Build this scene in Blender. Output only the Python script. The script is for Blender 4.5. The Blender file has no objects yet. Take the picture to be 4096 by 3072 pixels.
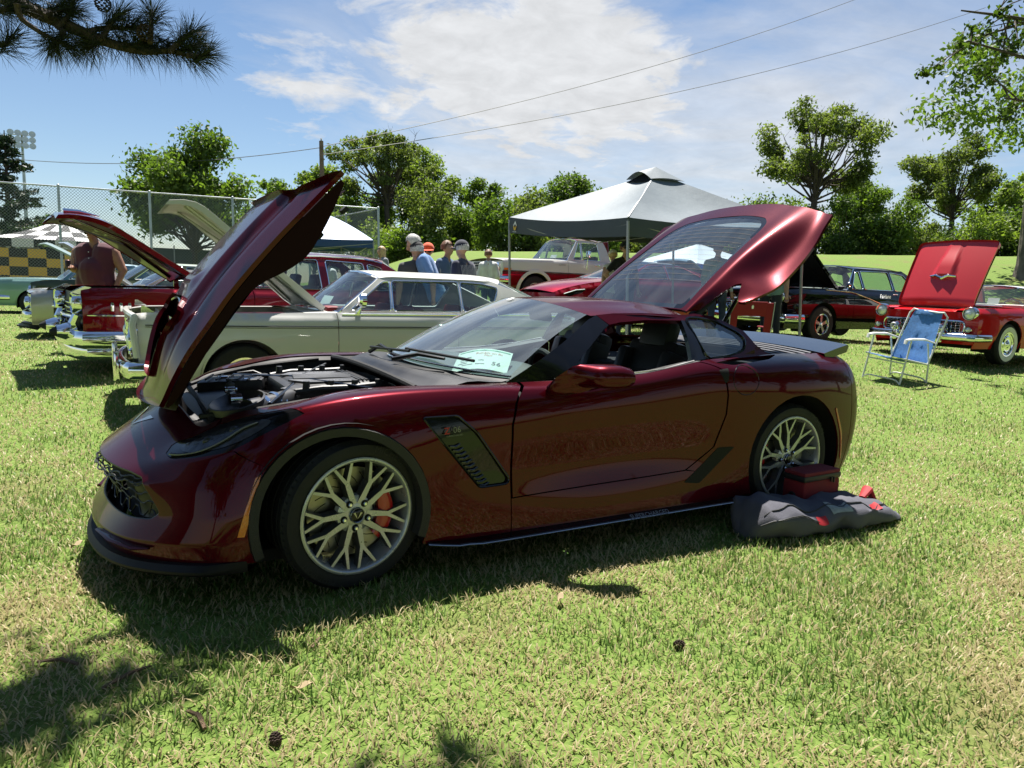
import bpy, bmesh, math, random
import numpy as np
from mathutils import Vector, Matrix, noise
from mathutils.geometry import delaunay_2d_cdt
R = math.radians
random.seed(7); RNG = np.random.default_rng(11)
SC = bpy.context.scene
COL = SC.collection
# ------------------------------------------------------------------ camera
cd = bpy.data.cameras.new('camera'); cam = bpy.data.objects.new('camera', cd); COL.objects.link(cam)
cd.sensor_fit = 'HORIZONTAL'; cd.sensor_width = 36.0; cd.lens = 36.0 * 2840 / 4096
cd.clip_start = 0.05; cd.clip_end = 3000
CAM = Vector((-2.2341, -3.7623, 1.3172)); YAW, PIT, ROL = 0.519288, 0.136187, 0.038419
F_ = Vector((math.sin(YAW) * math.cos(PIT), math.cos(YAW) * math.cos(PIT), -math.sin(PIT)))
R0 = Vector((math.cos(YAW), -math.sin(YAW), 0)); U0 = R0.cross(F_)
R_ = math.cos(ROL) * R0 + math.sin(ROL) * U0; U_ = -math.sin(ROL) * R0 + math.cos(ROL) * U0
M = Matrix.Identity(4)
for i in range(3): M[i][0] = R_[i]; M[i][1] = U_[i]; M[i][2] = -F_[i]; M[i][3] = CAM[i]
cam.matrix_world = M
SC.camera = cam
SC.cycles.max_bounces = 7; SC.cycles.diffuse_bounces = 3; SC.cycles.glossy_bounces = 3; SC.cycles.transparent_max_bounces = 12
# true plumb line: the lawn slopes a little, upright things follow this
PLUMB = Vector((-0.0047, 0.0689, 0.9976)).normalized()
PLQ = Vector((0, 0, 1)).rotation_difference(PLUMB)
# ------------------------------------------------------------------ sky, sun, exposure
SUN = Vector((0.186, 0.362, 0.914)).normalized()
SC.view_settings.view_transform = 'Standard'; SC.view_settings.look = 'None'
SC.view_settings.exposure = 1.3; SC.view_settings.gamma = 1.0; SC.view_settings.use_curve_mapping = False
W = bpy.data.worlds.new('World'); SC.world = W; W.use_nodes = True
def world():
    nt = W.node_tree; nd = nt.nodes; lk = nt.links; nd.clear()
    out = nd.new('ShaderNodeOutputWorld'); bg = nd.new('ShaderNodeBackground')
    sky = nd.new('ShaderNodeTexSky'); sky.sky_type = 'NISHITA'; sky.sun_disc = False
    sky.sun_elevation = math.asin(SUN.z); sky.sun_rotation = math.atan2(SUN.x, SUN.y)
    sky.air_density = 1.0; sky.dust_density = 0.1; sky.ozone_density = 3.0
    bg.inputs[1].default_value = 0.047
    tc = nd.new('ShaderNodeTexCoord')
    def vm(op, a, b=None):
        n = nd.new('ShaderNodeVectorMath'); n.operation = op
        for i, v in enumerate((a, b)):
            if v is None: continue
            if hasattr(v, 'links'): lk.new(v, n.inputs[i])
            else: n.inputs[i].default_value = v
        return n
    def mt(op, a, b=None, c=None, clamp=False):
        n = nd.new('ShaderNodeMath'); n.operation = op; n.use_clamp = clamp
        for i, v in enumerate((a, b, c)):
            if v is None: continue
            if hasattr(v, 'links'): lk.new(v, n.inputs[i])
            else: n.inputs[i].default_value = v
        return n.outputs[0]
    d = vm('NORMALIZE', tc.outputs['Generated']).outputs[0]
    sp = nd.new('ShaderNodeSeparateXYZ'); lk.new(d, sp.inputs[0])
    den = mt('ADD', mt('MAXIMUM', sp.outputs[2], 0.0), 0.16)
    cb = nd.new('ShaderNodeCombineXYZ')
    lk.new(mt('DIVIDE', sp.outputs[0], den), cb.inputs[0]); lk.new(mt('DIVIDE', sp.outputs[1], den), cb.inputs[1])
    def noise(scale, detail, rough, dist, off):
        n = nd.new('ShaderNodeTexNoise'); n.inputs['Scale'].default_value = scale; n.inputs['Detail'].default_value = detail
        n.inputs['Roughness'].default_value = rough; n.inputs['Distortion'].default_value = dist
        lk.new(vm('ADD', cb.outputs[0], off).outputs[0], n.inputs['Vector']); return n.outputs[0]
    puffy = noise(4.6, 10, 0.60, 0.3, (3.1, 7.7, 0)); soft = noise(0.8, 4, 0.5, 0.6, (11.3, 2.2, 0)); wisp = noise(1.3, 6, 0.62, 1.6, (1.7, 5.2, 4))
    # weather: where the banks of cloud stand (direction, tightness, amount)
    def bump(v, k, a):
        dt = vm('DOT_PRODUCT', d, tuple(Vector(v).normalized())).outputs['Value']
        return mt('MULTIPLY', mt('EXPONENT', mt('MULTIPLY', mt('SUBTRACT', dt, 1.0), k)), a)
    def total(L):
        t = None
        for b in L:
            x = bump(*b); t = x if t is None else mt('ADD', t, x)
        return t
    A = CLOUD_BANKS
    bank = total(A['bank']); veil = total(A['veil'])
    c1 = mt('MULTIPLY', mt('SUBTRACT', mt('ADD', mt('MULTIPLY', bank, 0.62), mt('MULTIPLY', puffy, 1.9)), 1.30), 2.6, clamp=True)
    c2 = mt('MULTIPLY', mt('SUBTRACT', mt('ADD', mt('MULTIPLY', veil, 0.5), mt('MULTIPLY', wisp, 0.9)), 0.62), 1.5, clamp=True)
    c2 = mt('MULTIPLY', c2, 0.72)
    c3 = mt('MULTIPLY', mt('SUBTRACT', mt('ADD', mt('MULTIPLY', wisp, 0.55), mt('MULTIPLY', soft, 0.5)), 0.62), 3.0, clamp=True)
    c3 = mt('MULTIPLY', c3, 0.09)
    cov = mt('MINIMUM', mt('MAXIMUM', c1, mt('MAXIMUM', c2, c3)), 0.97)
    # cloud brightness: lit tops, greyer undersides
    lit = mt('ADD', mt('MULTIPLY', mt('SUBTRACT', noise(6.5, 8, 0.62, 0.3, (5.5, 1.1, 2)), 0.3), 4.2), 6.0)
    ccol = nd.new('ShaderNodeCombineXYZ')
    for i, k in enumerate((0.985, 1.0, 1.02)): lk.new(mt('MULTIPLY', lit, k), ccol.inputs[i])
    mx = nd.new('ShaderNodeMix'); mx.data_type = 'RGBA'
    lk.new(cov, mx.inputs['Factor']); lk.new(sky.outputs[0], mx.inputs['A']); lk.new(ccol.outputs[0], mx.inputs['B'])
    lk.new(mx.outputs['Result'], bg.inputs[0]); lk.new(bg.outputs[0], out.inputs[0])
CLOUD_BANKS = {
 'bank': [((.33, .899, .289), 200, .55), ((.403, .864, .302), 200, .6), ((.469, .827, .305), 200, .62), ((.532, .792, .29), 200, .6), ((.595, .75, .28), 240, .55), ((.237, .945, .225), 360, .55), ((.407, .871, .25), 220, .4), ((.584, .77, .235), 220, .5), ((.50, .84, .20), 200, .4), ((.70, .68, .19), 200, .5), ((.192, .945, .264), 500, .4), ((.874, .455, .17), 300, .35), ((-.3, .6, .5), 60, .5), ((.9, -.3, .4), 60, .5), ((-.8, -.5, .4), 40, .5)],
 'veil': [((.497, .841, .213), 60, .85), ((.42, .891, .175), 90, .6), ((.668, .718, .198), 55, .8), ((.783, .596, .178), 60, .8), ((.841, .494, .222), 90, .6), ((.2, .93, .31), 200, .4), ((.345, .877, .335), 120, .5), ((-.5, -.8, .3), 4, .5), ((.6, -.6, .4), 6, .5)]}
world()
sl = bpy.data.lights.new('sun', 'SUN'); so = bpy.data.objects.new('sun', sl); COL.objects.link(so)
sl.energy = 4.8; sl.angle = R(0.53); sl.color = (1.0, 0.955, 0.88)
so.rotation_euler = SUN.to_track_quat('Z', 'Y').to_euler()
# ------------------------------------------------------------------ materials
MATS = {}
def mat(name, col, rough=0.5, metal=0.0, coat=0.0, var=0.0, vscale=6.0, bump=0.0, bscale=80.0, trans=0.0, ior=1.45, alpha=1.0, spec=0.5, dirt=0.0, sheen=0.0):
    if name in MATS: return MATS[name]
    m = bpy.data.materials.new(name); m.use_nodes = True; nt = m.node_tree; b = nt.nodes['Principled BSDF']; lk = nt.links
    b.inputs['Base Color'].default_value = (*col, 1); b.inputs['Roughness'].default_value = rough; b.inputs['Metallic'].default_value = metal
    b.inputs['Coat Weight'].default_value = coat; b.inputs['Coat Roughness'].default_value = 0.03
    b.inputs['Transmission Weight'].default_value = trans; b.inputs['IOR'].default_value = ior; b.inputs['Alpha'].default_value = alpha
    b.inputs['Specular IOR Level'].default_value = spec
    if sheen: b.inputs['Sheen Weight'].default_value = sheen
    if var or bump:
        tc = nt.nodes.new('ShaderNodeTexCoord')
    if var:
        n = nt.nodes.new('ShaderNodeTexNoise'); n.inputs['Scale'].default_value = vscale; n.inputs['Detail'].default_value = 6
        lk.new(tc.outputs['Object'], n.inputs['Vector'])
        r = nt.nodes.new('ShaderNodeValToRGB'); r.color_ramp.elements[0].position = 0.3; r.color_ramp.elements[1].position = 0.7
        r.color_ramp.elements[0].color = (*[max(0, c * (1 - var)) for c in col], 1); r.color_ramp.elements[1].color = (*[min(1, c * (1 + var)) for c in col], 1)
        lk.new(n.outputs[0], r.inputs[0]); lk.new(r.outputs[0], b.inputs['Base Color'])
        rr = nt.nodes.new('ShaderNodeMath'); rr.operation = 'MULTIPLY_ADD'; rr.inputs[1].default_value = 0.18; rr.inputs[2].default_value = max(0.0, rough - 0.09)
        lk.new(n.outputs[0], rr.inputs[0]); lk.new(rr.outputs[0], b.inputs['Roughness'])
    if bump:
        n2 = nt.nodes.new('ShaderNodeTexNoise'); n2.inputs['Scale'].default_value = bscale; n2.inputs['Detail'].default_value = 4
        lk.new(tc.outputs['Object'], n2.inputs['Vector'])
        bp = nt.nodes.new('ShaderNodeBump'); bp.inputs['Strength'].default_value = bump; bp.inputs['Distance'].default_value = 0.01
        lk.new(n2.outputs[0], bp.inputs['Height']); lk.new(bp.outputs[0], b.inputs['Normal'])
    MATS[name] = m; return m
def carpaint(name, col, metal=0.35, rough=0.35, flake=True, coat=1.0, face=None):
    if name in MATS: return MATS[name]
    m = mat(name, col, rough, metal, coat); nt = m.node_tree; b = nt.nodes['Principled BSDF']; lk = nt.links
    b.inputs['Coat Roughness'].default_value = 0.015; b.inputs['Specular IOR Level'].default_value = 0.0
    tc = nt.nodes.new('ShaderNodeTexCoord')
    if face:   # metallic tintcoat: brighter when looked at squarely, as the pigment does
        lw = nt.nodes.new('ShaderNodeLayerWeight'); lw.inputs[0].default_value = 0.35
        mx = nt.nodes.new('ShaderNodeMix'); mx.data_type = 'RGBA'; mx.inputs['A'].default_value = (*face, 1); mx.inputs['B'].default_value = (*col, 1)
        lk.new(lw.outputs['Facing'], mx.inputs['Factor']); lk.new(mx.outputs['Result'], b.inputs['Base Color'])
    if flake:
        v = nt.nodes.new('ShaderNodeTexVoronoi'); v.inputs['Scale'].default_value = 900
        lk.new(tc.outputs['Object'], v.inputs['Vector'])
        n = nt.nodes.new('ShaderNodeTexNoise'); n.inputs['Scale'].default_value = 2.5; n.inputs['Detail'].default_value = 5
        lk.new(tc.outputs['Object'], n.inputs['Vector'])
        a = nt.nodes.new('ShaderNodeMath'); a.operation = 'MULTIPLY_ADD'; a.inputs[1].default_value = 0.22; a.inputs[2].default_value = rough - 0.1
        lk.new(v.outputs['Distance'], a.inputs[0]); lk.new(a.outputs[0], b.inputs['Roughness'])
        c = nt.nodes.new('ShaderNodeMapRange'); c.inputs[1].default_value = 0.35; c.inputs[2].default_value = 0.75; c.inputs[3].default_value = 0.008; c.inputs[4].default_value = 0.05
        lk.new(n.outputs[0], c.inputs[0]); lk.new(c.outputs[0], b.inputs['Coat Roughness'])
    return m
def glassmat(name, tint, alpha, rough=0.02, dust_glare=0.06):
    # thin sheet glass: a share of clear see-through tinted light, the rest mirror by Fresnel
    if name in MATS: return MATS[name]
    m = bpy.data.materials.new(name); m.use_nodes = True; nt = m.node_tree; nt.nodes.clear(); lk = nt.links
    o = nt.nodes.new('ShaderNodeOutputMaterial'); t = nt.nodes.new('ShaderNodeBsdfTransparent'); t.inputs[0].default_value = (*tint, 1)
    g = nt.nodes.new('ShaderNodeBsdfGlossy'); g.inputs['Roughness'].default_value = rough; g.inputs[0].default_value = (1, 1, 1, 1)
    lw = nt.nodes.new('ShaderNodeLayerWeight'); lw.inputs[0].default_value = 0.5
    pw = nt.nodes.new('ShaderNodeMath'); pw.operation = 'POWER'; pw.inputs[1].default_value = 5.0; lk.new(lw.outputs['Facing'], pw.inputs[0])
    mr = nt.nodes.new('ShaderNodeMath'); mr.operation = 'MULTIPLY_ADD'; mr.inputs[1].default_value = 0.92; mr.inputs[2].default_value = 0.05 + alpha; mr.use_clamp = True
    mx = nt.nodes.new('ShaderNodeMixShader'); lk.new(pw.outputs[0], mr.inputs[0]); lk.new(mr.outputs[0], mx.inputs[0])
    # film of dust on the glass, also painting in the clouds' pale reflection
    dfs = nt.nodes.new('ShaderNodeBsdfDiffuse'); dfs.inputs[0].default_value = (0.6, 0.66, 0.66, 1)
    n = nt.nodes.new('ShaderNodeTexNoise'); n.inputs['Scale'].default_value = 5; n.inputs['Detail'].default_value = 5
    tc = nt.nodes.new('ShaderNodeTexCoord'); lk.new(tc.outputs['Object'], n.inputs['Vector'])
    c = nt.nodes.new('ShaderNodeMapRange'); c.inputs[1].default_value = 0.3; c.inputs[2].default_value = 0.8; c.inputs[3].default_value = dust_glare * .25; c.inputs[4].default_value = dust_glare
    mp = nt.nodes.new('ShaderNodeMapping'); mp.inputs['Scale'].default_value = (.35, 2.2, .35); lk.new(tc.outputs['Object'], mp.inputs[0]); lk.new(mp.outputs[0], n.inputs['Vector'])   # streaks like those of the reflected sky, put into the film
    lk.new(n.outputs[0], c.inputs[0])
    mx2 = nt.nodes.new('ShaderNodeMixShader')
    lk.new(t.outputs[0], mx.inputs[1]); lk.new(g.outputs[0], mx.inputs[2]); lk.new(c.outputs[0], mx2.inputs[0]); lk.new(mx.outputs[0], mx2.inputs[1]); lk.new(dfs.outputs[0], mx2.inputs[2])
    lk.new(mx2.outputs[0], o.inputs[0]); MATS[name] = m; return m
BLACK = mat('black_plastic', (0.012, 0.012, 0.013), 0.45, var=0.3, vscale=9, bump=0.05, bscale=300)
GLOSSB = mat('gloss_black', (0.006, 0.006, 0.007), 0.15, coat=.35, spec=.3)
RUBBER = mat('rubber', (0.010, 0.010, 0.0105), 0.72, var=0.35, vscale=14, bump=0.15, bscale=120)
CHROME = mat('chrome', (0.86, 0.87, 0.88), 0.05, 1.0, var=0.04, vscale=3)
ALU = mat('brushed_aluminium', (0.42, 0.42, 0.41), 0.28, 1.0, var=0.12, vscale=8)
STEEL = mat('galvanised_steel', (0.42, 0.44, 0.46), 0.5, 0.7, var=0.2, vscale=3)
DARKIN = mat('dark_interior', (0.018, 0.018, 0.020), 0.6, var=0.3, vscale=5, bump=0.05)
VOID = mat('wheel_well_black', (0.006, 0.006, 0.006), 0.9)
GLASS = glassmat('clear_glass', (0.72, 0.80, 0.78), 0.03)
TINT = glassmat('tinted_glass', (0.30, 0.36, 0.38), 0.05)
LAMPG = mat('lamp_glass', (0.75, 0.78, 0.75), 0.08, 0.25, coat=1.0, bump=0.25, bscale=60)
AMBER = mat('amber_lens', (0.75, 0.20, 0.01), 0.2, coat=1.0, bump=0.2, bscale=200)
REDL = mat('red_lens', (0.35, 0.01, 0.01), 0.2, coat=1.0)
WHITEP = mat('white_paint', (0.78, 0.78, 0.75), 0.4, var=0.06)
PAPER = mat('paper', (0.80, 0.82, 0.78), 0.7)
INK = mat('ink', (0.03, 0.03, 0.035), 0.6)
# ------------------------------------------------------------------ object helpers
def add(name, me, m=None, parent=None, loc=None, rot=None):
    o = bpy.data.objects.new(name, me)
    COL.objects.link(o)
    if m is not None and me is not None and len(me.materials) == 0: me.materials.append(m)
    if parent is not None: o.parent = parent
    if loc is not None: o.location = loc
    if rot is not None: o.rotation_euler = rot
    return o
def thing(name, label, cat, loc=(0, 0, 0), rotz=0.0, group=None, plumb=False):
    o = bpy.data.objects.new(name, None); COL.objects.link(o); o.empty_display_size = 0.2
    o.location = loc
    if plumb:
        o.rotation_mode = 'QUATERNION'; o.rotation_quaternion = PLQ @ Matrix.Rotation(rotz, 3, 'Z').to_quaternion()
    else: o.rotation_euler = (0, 0, rotz)
    return tag(o, label, cat, group)
def tag(o, label=None, cat=None, group=None, kind=None):
    if label: o['label'] = label
    if cat: o['category'] = cat
    if group: o['group'] = group
    if kind: o['kind'] = kind
    return o
def mesh(name, V, Fc, smooth=True, angle=None):
    me = bpy.data.meshes.new(name); me.from_pydata([tuple(map(float, v)) for v in V], [], [tuple(map(int, f)) for f in Fc]); me.update()
    if smooth:
        me.shade_smooth()
        if angle: me.set_sharp_from_angle(angle=R(angle))
    return me
def fastmesh(name, V, Fc):
    # big triangle/quad soups: V (n,3) array, Fc (m,k) array
    me = bpy.data.meshes.new(name); V = np.asarray(V, np.float32); Fc = np.asarray(Fc, np.int32); k = Fc.shape[1]
    me.vertices.add(len(V)); me.vertices.foreach_set('co', V.ravel())
    me.loops.add(Fc.size); me.loops.foreach_set('vertex_index', Fc.ravel())
    me.polygons.add(len(Fc)); me.polygons.foreach_set('loop_start', np.arange(0, Fc.size, k, dtype=np.int32))
    me.update(calc_edges=True); me.validate(); return me
def copy_tree(o, parent=None, label=None):
    c = o.copy(); COL.objects.link(c); c.parent = parent
    if label: c['label'] = label
    for ch in list(o.children): copy_tree(ch, c)
    return c
class MB:
    """collects simple shaped pieces of ONE part"""
    def __init__(s): s.V = []; s.F = []
    def put(s, V, F):
        b = len(s.V); s.V += [tuple(v) for v in V]; s.F += [tuple(b + i for i in f) for f in F]; return s
    def box(s, c, d, rot=None, taper=1.0, bev=0.0):
        x, y, z = d[0] / 2, d[1] / 2, d[2] / 2
        if bev > 0:
            bm = bmesh.new(); bmesh.ops.create_cube(bm, size=1.0)
            for v in bm.verts: v.co = Vector((v.co.x * d[0] * (taper if v.co.z > 0 else 1), v.co.y * d[1] * (taper if v.co.z > 0 else 1), v.co.z * d[2]))
            bmesh.ops.bevel(bm, geom=bm.edges[:], offset=bev, segments=2, profile=0.6, affect='EDGES')
            bm.verts.index_update(); V = [v.co.copy() for v in bm.verts]; F = [[v.index for v in f.verts] for f in bm.faces]; bm.free()
        else:
            t = taper
            V = [Vector(p) for p in ((-x, -y, -z), (x, -y, -z), (x, y, -z), (-x, y, -z), (-x * t, -y * t, z), (x * t, -y * t, z), (x * t, y * t, z), (-x * t, y * t, z))]
            F = [(0, 3, 2, 1), (4, 5, 6, 7), (0, 1, 5, 4), (1, 2, 6, 5), (2, 3, 7, 6), (3, 0, 4, 7)]
        if rot is not None:
            m = rot if isinstance(rot, Matrix) else Matrix.Rotation(rot[2], 3, 'Z') @ Matrix.Rotation(rot[1], 3, 'Y') @ Matrix.Rotation(rot[0], 3, 'X')
            V = [m @ v for v in V]
        return s.put([v + Vector(c) for v in V], F)
    def tube(s, pts, r, n=8, caps=True, flat=None):
        P = [Vector(p) for p in pts]; k = len(P); rr = r if hasattr(r, '__len__') else [r] * k
        T = [(P[min(i + 1, k - 1)] - P[max(i - 1, 0)]).normalized() for i in range(k)]
        up = Vector((0, 0, 1)) if abs(T[0].z) < 0.9 else Vector((1, 0, 0))
        V = []; F = []; N = (up - T[0] * up.dot(T[0])).normalized()
        for i in range(k):
            N = (N - T[i] * N.dot(T[i])).normalized(); B = T[i].cross(N)
            for j in range(n):
                a = 2 * math.pi * j / n; fx = 1.0 if flat is None else flat
                V.append(P[i] + (N * math.cos(a) * fx + B * math.sin(a)) * rr[i])
        for i in range(k - 1):
            for j in range(n): F.append((i * n + j, i * n + (j + 1) % n, (i + 1) * n + (j + 1) % n, (i + 1) * n + j))
        if caps: F.append(tuple(range(n))[::-1]); F.append(tuple((k - 1) * n + j for j in range(n)))
        return s.put(V, F)
    def lathe(s, prof, c=(0, 0, 0), axis='Y', n=32, a0=0.0, a1=2 * math.pi):
        # prof: (radius, along axis)
        full = abs(a1 - a0 - 2 * math.pi) < 1e-6; m = n if full else n + 1; V = []; F = []; k = len(prof)
        for j in range(m):
            a = a0 + (a1 - a0) * j / n; ca, sa = math.cos(a), math.sin(a)
            for r, h in prof:
                p = {'Y': (r * ca, h, r * sa), 'Z': (r * ca, r * sa, h), 'X': (h, r * ca, r * sa)}[axis]
                V.append(Vector(p) + Vector(c))
        for j in range(n):
            for i in range(k - 1):
                a = j * k + i; b = ((j + 1) % m) * k + i
                F.append((a, b, b + 1, a + 1))
        return s.put(V, F)
    def ball(s, c, r, n=12, m=8, rot=None):
        r = r if hasattr(r, '__len__') else (r, r, r); V = []; F = []
        for i in range(m + 1):
            t = math.pi * i / m
            for j in range(n):
                a = 2 * math.pi * j / n; v = Vector((r[0] * math.sin(t) * math.cos(a), r[1] * math.sin(t) * math.sin(a), r[2] * math.cos(t)))
                if rot is not None: v = rot @ v
                V.append(v + Vector(c))
        for i in range(m):
            for j in range(n): F.append((i * n + j, (i + 1) * n + j, (i + 1) * n + (j + 1) % n, i * n + (j + 1) % n))
        return s.put(V, F)
    def prism(s, poly, fn):
        # poly 2D, fn(p, side) -> 3D for side 0/1
        k = len(poly); V = [fn(p, 0) for p in poly] + [fn(p, 1) for p in poly]
        F = [tuple(range(k))[::-1], tuple(range(k, 2 * k))] + [(i, (i + 1) % k, k + (i + 1) % k, k + i) for i in range(k)]
        return s.put(V, F)
    def mesh(s, name, smooth=True, angle=35): return mesh(name, s.V, s.F, smooth, angle)
    def build(s, name, m, parent=None, smooth=True, angle=35, **kw): return add(name, s.mesh(name, smooth, angle), m, parent, **kw)
def inpoly(P, poly):
    P = np.asarray(P, float); poly = np.asarray(poly, float); x, y = P[:, 0], P[:, 1]; ins = np.zeros(len(P), bool); j = len(poly) - 1
    for i in range(len(poly)):
        xi, yi = poly[i]; xj, yj = poly[j]
        c = ((yi > y) != (yj > y)) & (x < (xj - xi) * (y - yi) / (yj - yi + 1e-15) + xi); ins ^= c; j = i
    return ins
def densify(poly, res, closed=True):
    out = []; n = len(poly)
    for i in range(n if closed else n - 1):
        a = np.array(poly[i], float); b = np.array(poly[(i + 1) % n], float); k = max(1, int(math.ceil(np.linalg.norm(b - a) / res)))
        for t in range(k): out.append(a + (b - a) * t / k)
    if not closed: out.append(np.array(poly[-1], float))
    return out
def rounded(poly, r, n=4):
    # rounds the corners of a closed 2D polygon
    out = []; P = [np.array(p, float) for p in poly]; k = len(P)
    for i in range(k):
        a, b, c = P[i - 1], P[i], P[(i + 1) % k]; da = a - b; dc = c - b; la, lc = np.linalg.norm(da), np.linalg.norm(dc)
        q = min(r, la * 0.45, lc * 0.45); p0 = b + da / la * q; p1 = b + dc / lc * q
        for t in range(n + 1):
            w = t / n; out.append((1 - w) ** 2 * p0 + 2 * w * (1 - w) * b + w ** 2 * p1)
    return out
def spline(pts, n=8, closed=False):
    P = [np.array(p, float) for p in pts]; k = len(P); out = []
    for i in range(k if closed else k - 1):
        g = (lambda j: P[j % k]) if closed else (lambda j: P[min(max(j, 0), k - 1)])
        p0, p1, p2, p3 = g(i - 1), g(i), g(i + 1), g(i + 2)
        for t in range(n):
            u = t / n; out.append(0.5 * (2 * p1 + (p2 - p0) * u + (2 * p0 - 5 * p1 + 4 * p2 - p3) * u * u + (3 * p1 - p0 - 3 * p2 + p3) * u ** 3))
    if not closed: out.append(P[-1])
    return out
def panelmesh(name, outline, holes, fn, res, scale=(1, 1), sign=1, thick=0.012, eps=1e-3):
    S = np.array(scale, float); loops = [outline] + list(holes); pts = []; edges = []; polys = []
    for L in loops:
        d = densify([np.array(p, float) * S for p in L], res); polys.append(np.array(d)); b = len(pts); pts += d; edges += [(b + i, b + (i + 1) % len(d)) for i in range(len(d))]
    O = polys[0]; lo = O.min(0); hi = O.max(0); nb = len(pts); B = np.array(pts)
    gx, gy = np.meshgrid(np.arange(lo[0] + res * 0.5, hi[0], res), np.arange(lo[1] + res * 0.5, hi[1], res)); G = np.c_[gx.ravel(), gy.ravel()]
    if len(G):
        k = inpoly(G, O)
        for h in polys[1:]: k &= ~inpoly(G, h)
        G = G[k]
    if len(G):
        keep = np.ones(len(G), bool)
        for i in range(0, len(G), 400):
            dd = ((G[i:i + 400, None] - B[None]) ** 2).sum(2).min(1); keep[i:i + 400] = dd > (0.45 * res) ** 2
        G = G[keep]; pts = pts + list(G)
    r = delaunay_2d_cdt([Vector((float(p[0]), float(p[1]))) for p in pts], edges, [], 0, 1e-7)
    V2 = np.array([(v.x, v.y) for v in r[0]]); T = np.array([f for f in r[2] if len(f) == 3], int)
    ce = V2[T].mean(1); k = inpoly(ce, O)
    for h in polys[1:]: k &= ~inpoly(ce, h)
    a = V2[T]; ar = np.abs((a[:, 1, 0] - a[:, 0, 0]) * (a[:, 2, 1] - a[:, 0, 1]) - (a[:, 1, 1] - a[:, 0, 1]) * (a[:, 2, 0] - a[:, 0, 0])); k &= ar > 1e-9
    T = T[k]; Q = V2 / S; P = fn(Q)
    N = np.cross(fn(Q + [eps, 0]) - fn(Q - [eps, 0]), fn(Q + [0, eps]) - fn(Q - [0, eps])); N /= np.linalg.norm(N, axis=1)[:, None] + 1e-12; N *= sign
    fnrm = np.cross(P[T[:, 1]] - P[T[:, 0]], P[T[:, 2]] - P[T[:, 0]]); fl = (fnrm * N[T[:, 0]]).sum(1) < 0; T[fl] = T[fl][:, ::-1]
    from collections import Counter
    ec = Counter()
    for t in T:
        for i in range(3): ec[(min(t[i], t[(i + 1) % 3]), max(t[i], t[(i + 1) % 3]))] += 1
    V = [tuple(p) for p in P]; Fc = [tuple(int(i) for i in t) for t in T]; LN = [tuple(N[i]) for t in T for i in t]
    if thick:
        for t in T:
            for i in range(3):
                a, b = t[i], t[(i + 1) % 3]
                if ec[(min(a, b), max(a, b))] == 1:
                    k0 = len(V); q = [P[b], P[a], P[a] - N[a] * thick, P[b] - N[b] * thick]; V += [tuple(x) for x in q]
                    f = np.cross(q[1] - q[0], q[2] - q[0]); f = f / (np.linalg.norm(f) + 1e-12); Fc.append((k0, k0 + 1, k0 + 2, k0 + 3)); LN += [tuple(f)] * 4
    me = bpy.data.meshes.new(name); me.from_pydata(V, [], Fc); me.update(); me.shade_smooth()
    try: me.normals_split_custom_set(LN)
    except Exception as e: print('normals', name, e)
    return me
def panel(name, outline, fn, m, parent=None, holes=(), res=0.03, **kw):
    return add(name, panelmesh(name, outline, holes, fn, res, **kw), m, parent)
def gridmesh(name, fn, nu, nv, u=(0, 1), v=(0, 1), thick=0.0, flip=False):
    us = np.linspace(*u, nu + 1); vs = np.linspace(*v, nv + 1); U, Vv = np.meshgrid(us, vs, indexing='ij')
    P = np.asarray(fn(np.c_[U.ravel(), Vv.ravel()])); F = []
    for i in range(nu):
        for j in range(nv):
            a = i * (nv + 1) + j; q = (a, a + nv + 1, a + nv + 2, a + 1); F.append(q[::-1] if flip else q)
    return mesh(name, P, F)
TXT = {}
def text_geo(s, size=1.0, extrude=0.0, bold=0.0):
    key = (s, extrude, bold)
    if key not in TXT:
        c = bpy.data.curves.new('lettering', 'FONT'); c.body = s; c.align_x = 'CENTER'; c.align_y = 'CENTER'; c.resolution_u = 2; c.extrude = extrude; c.offset = bold
        o = bpy.data.objects.new('lettering', c); COL.objects.link(o); dg = bpy.context.evaluated_depsgraph_get(); me = bpy.data.meshes.new_from_object(o.evaluated_get(dg))
        TXT[key] = ([v.co.copy() for v in me.vertices], [tuple(p.vertices) for p in me.polygons]); bpy.data.objects.remove(o); bpy.data.curves.remove(c); bpy.data.meshes.remove(me)
    V, Fc = TXT[key]; return [v * size for v in V], Fc
def text(name, s, size, m, parent, mtx, fn=None, bold=0.0):
    V, Fc = text_geo(s, size, 0.0, bold); V = [mtx @ v for v in V] if fn is None else [Vector(fn(v)) for v in V]
    return add(name, mesh(name, V, Fc, False), m, parent)
def frame(o, x, y):
    x = Vector(x).normalized(); y = Vector(y); y = (y - x * y.dot(x)).normalized(); z = x.cross(y)
    return Matrix(((x.x, y.x, z.x, o[0]), (x.y, y.y, z.y, o[1]), (x.z, y.z, z.z, o[2]), (0, 0, 0, 1)))
def smoothline(L, n=10):
    P = spline(L, n); xs = [p[0] for p in P]; zs = [p[1] for p in P]; return lambda x: np.interp(x, xs, zs)
def sstep(a, b, x):
    t = np.clip((np.asarray(x, float) - a) / (b - a), 0, 1); return t * t * (3 - 2 * t)
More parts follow.
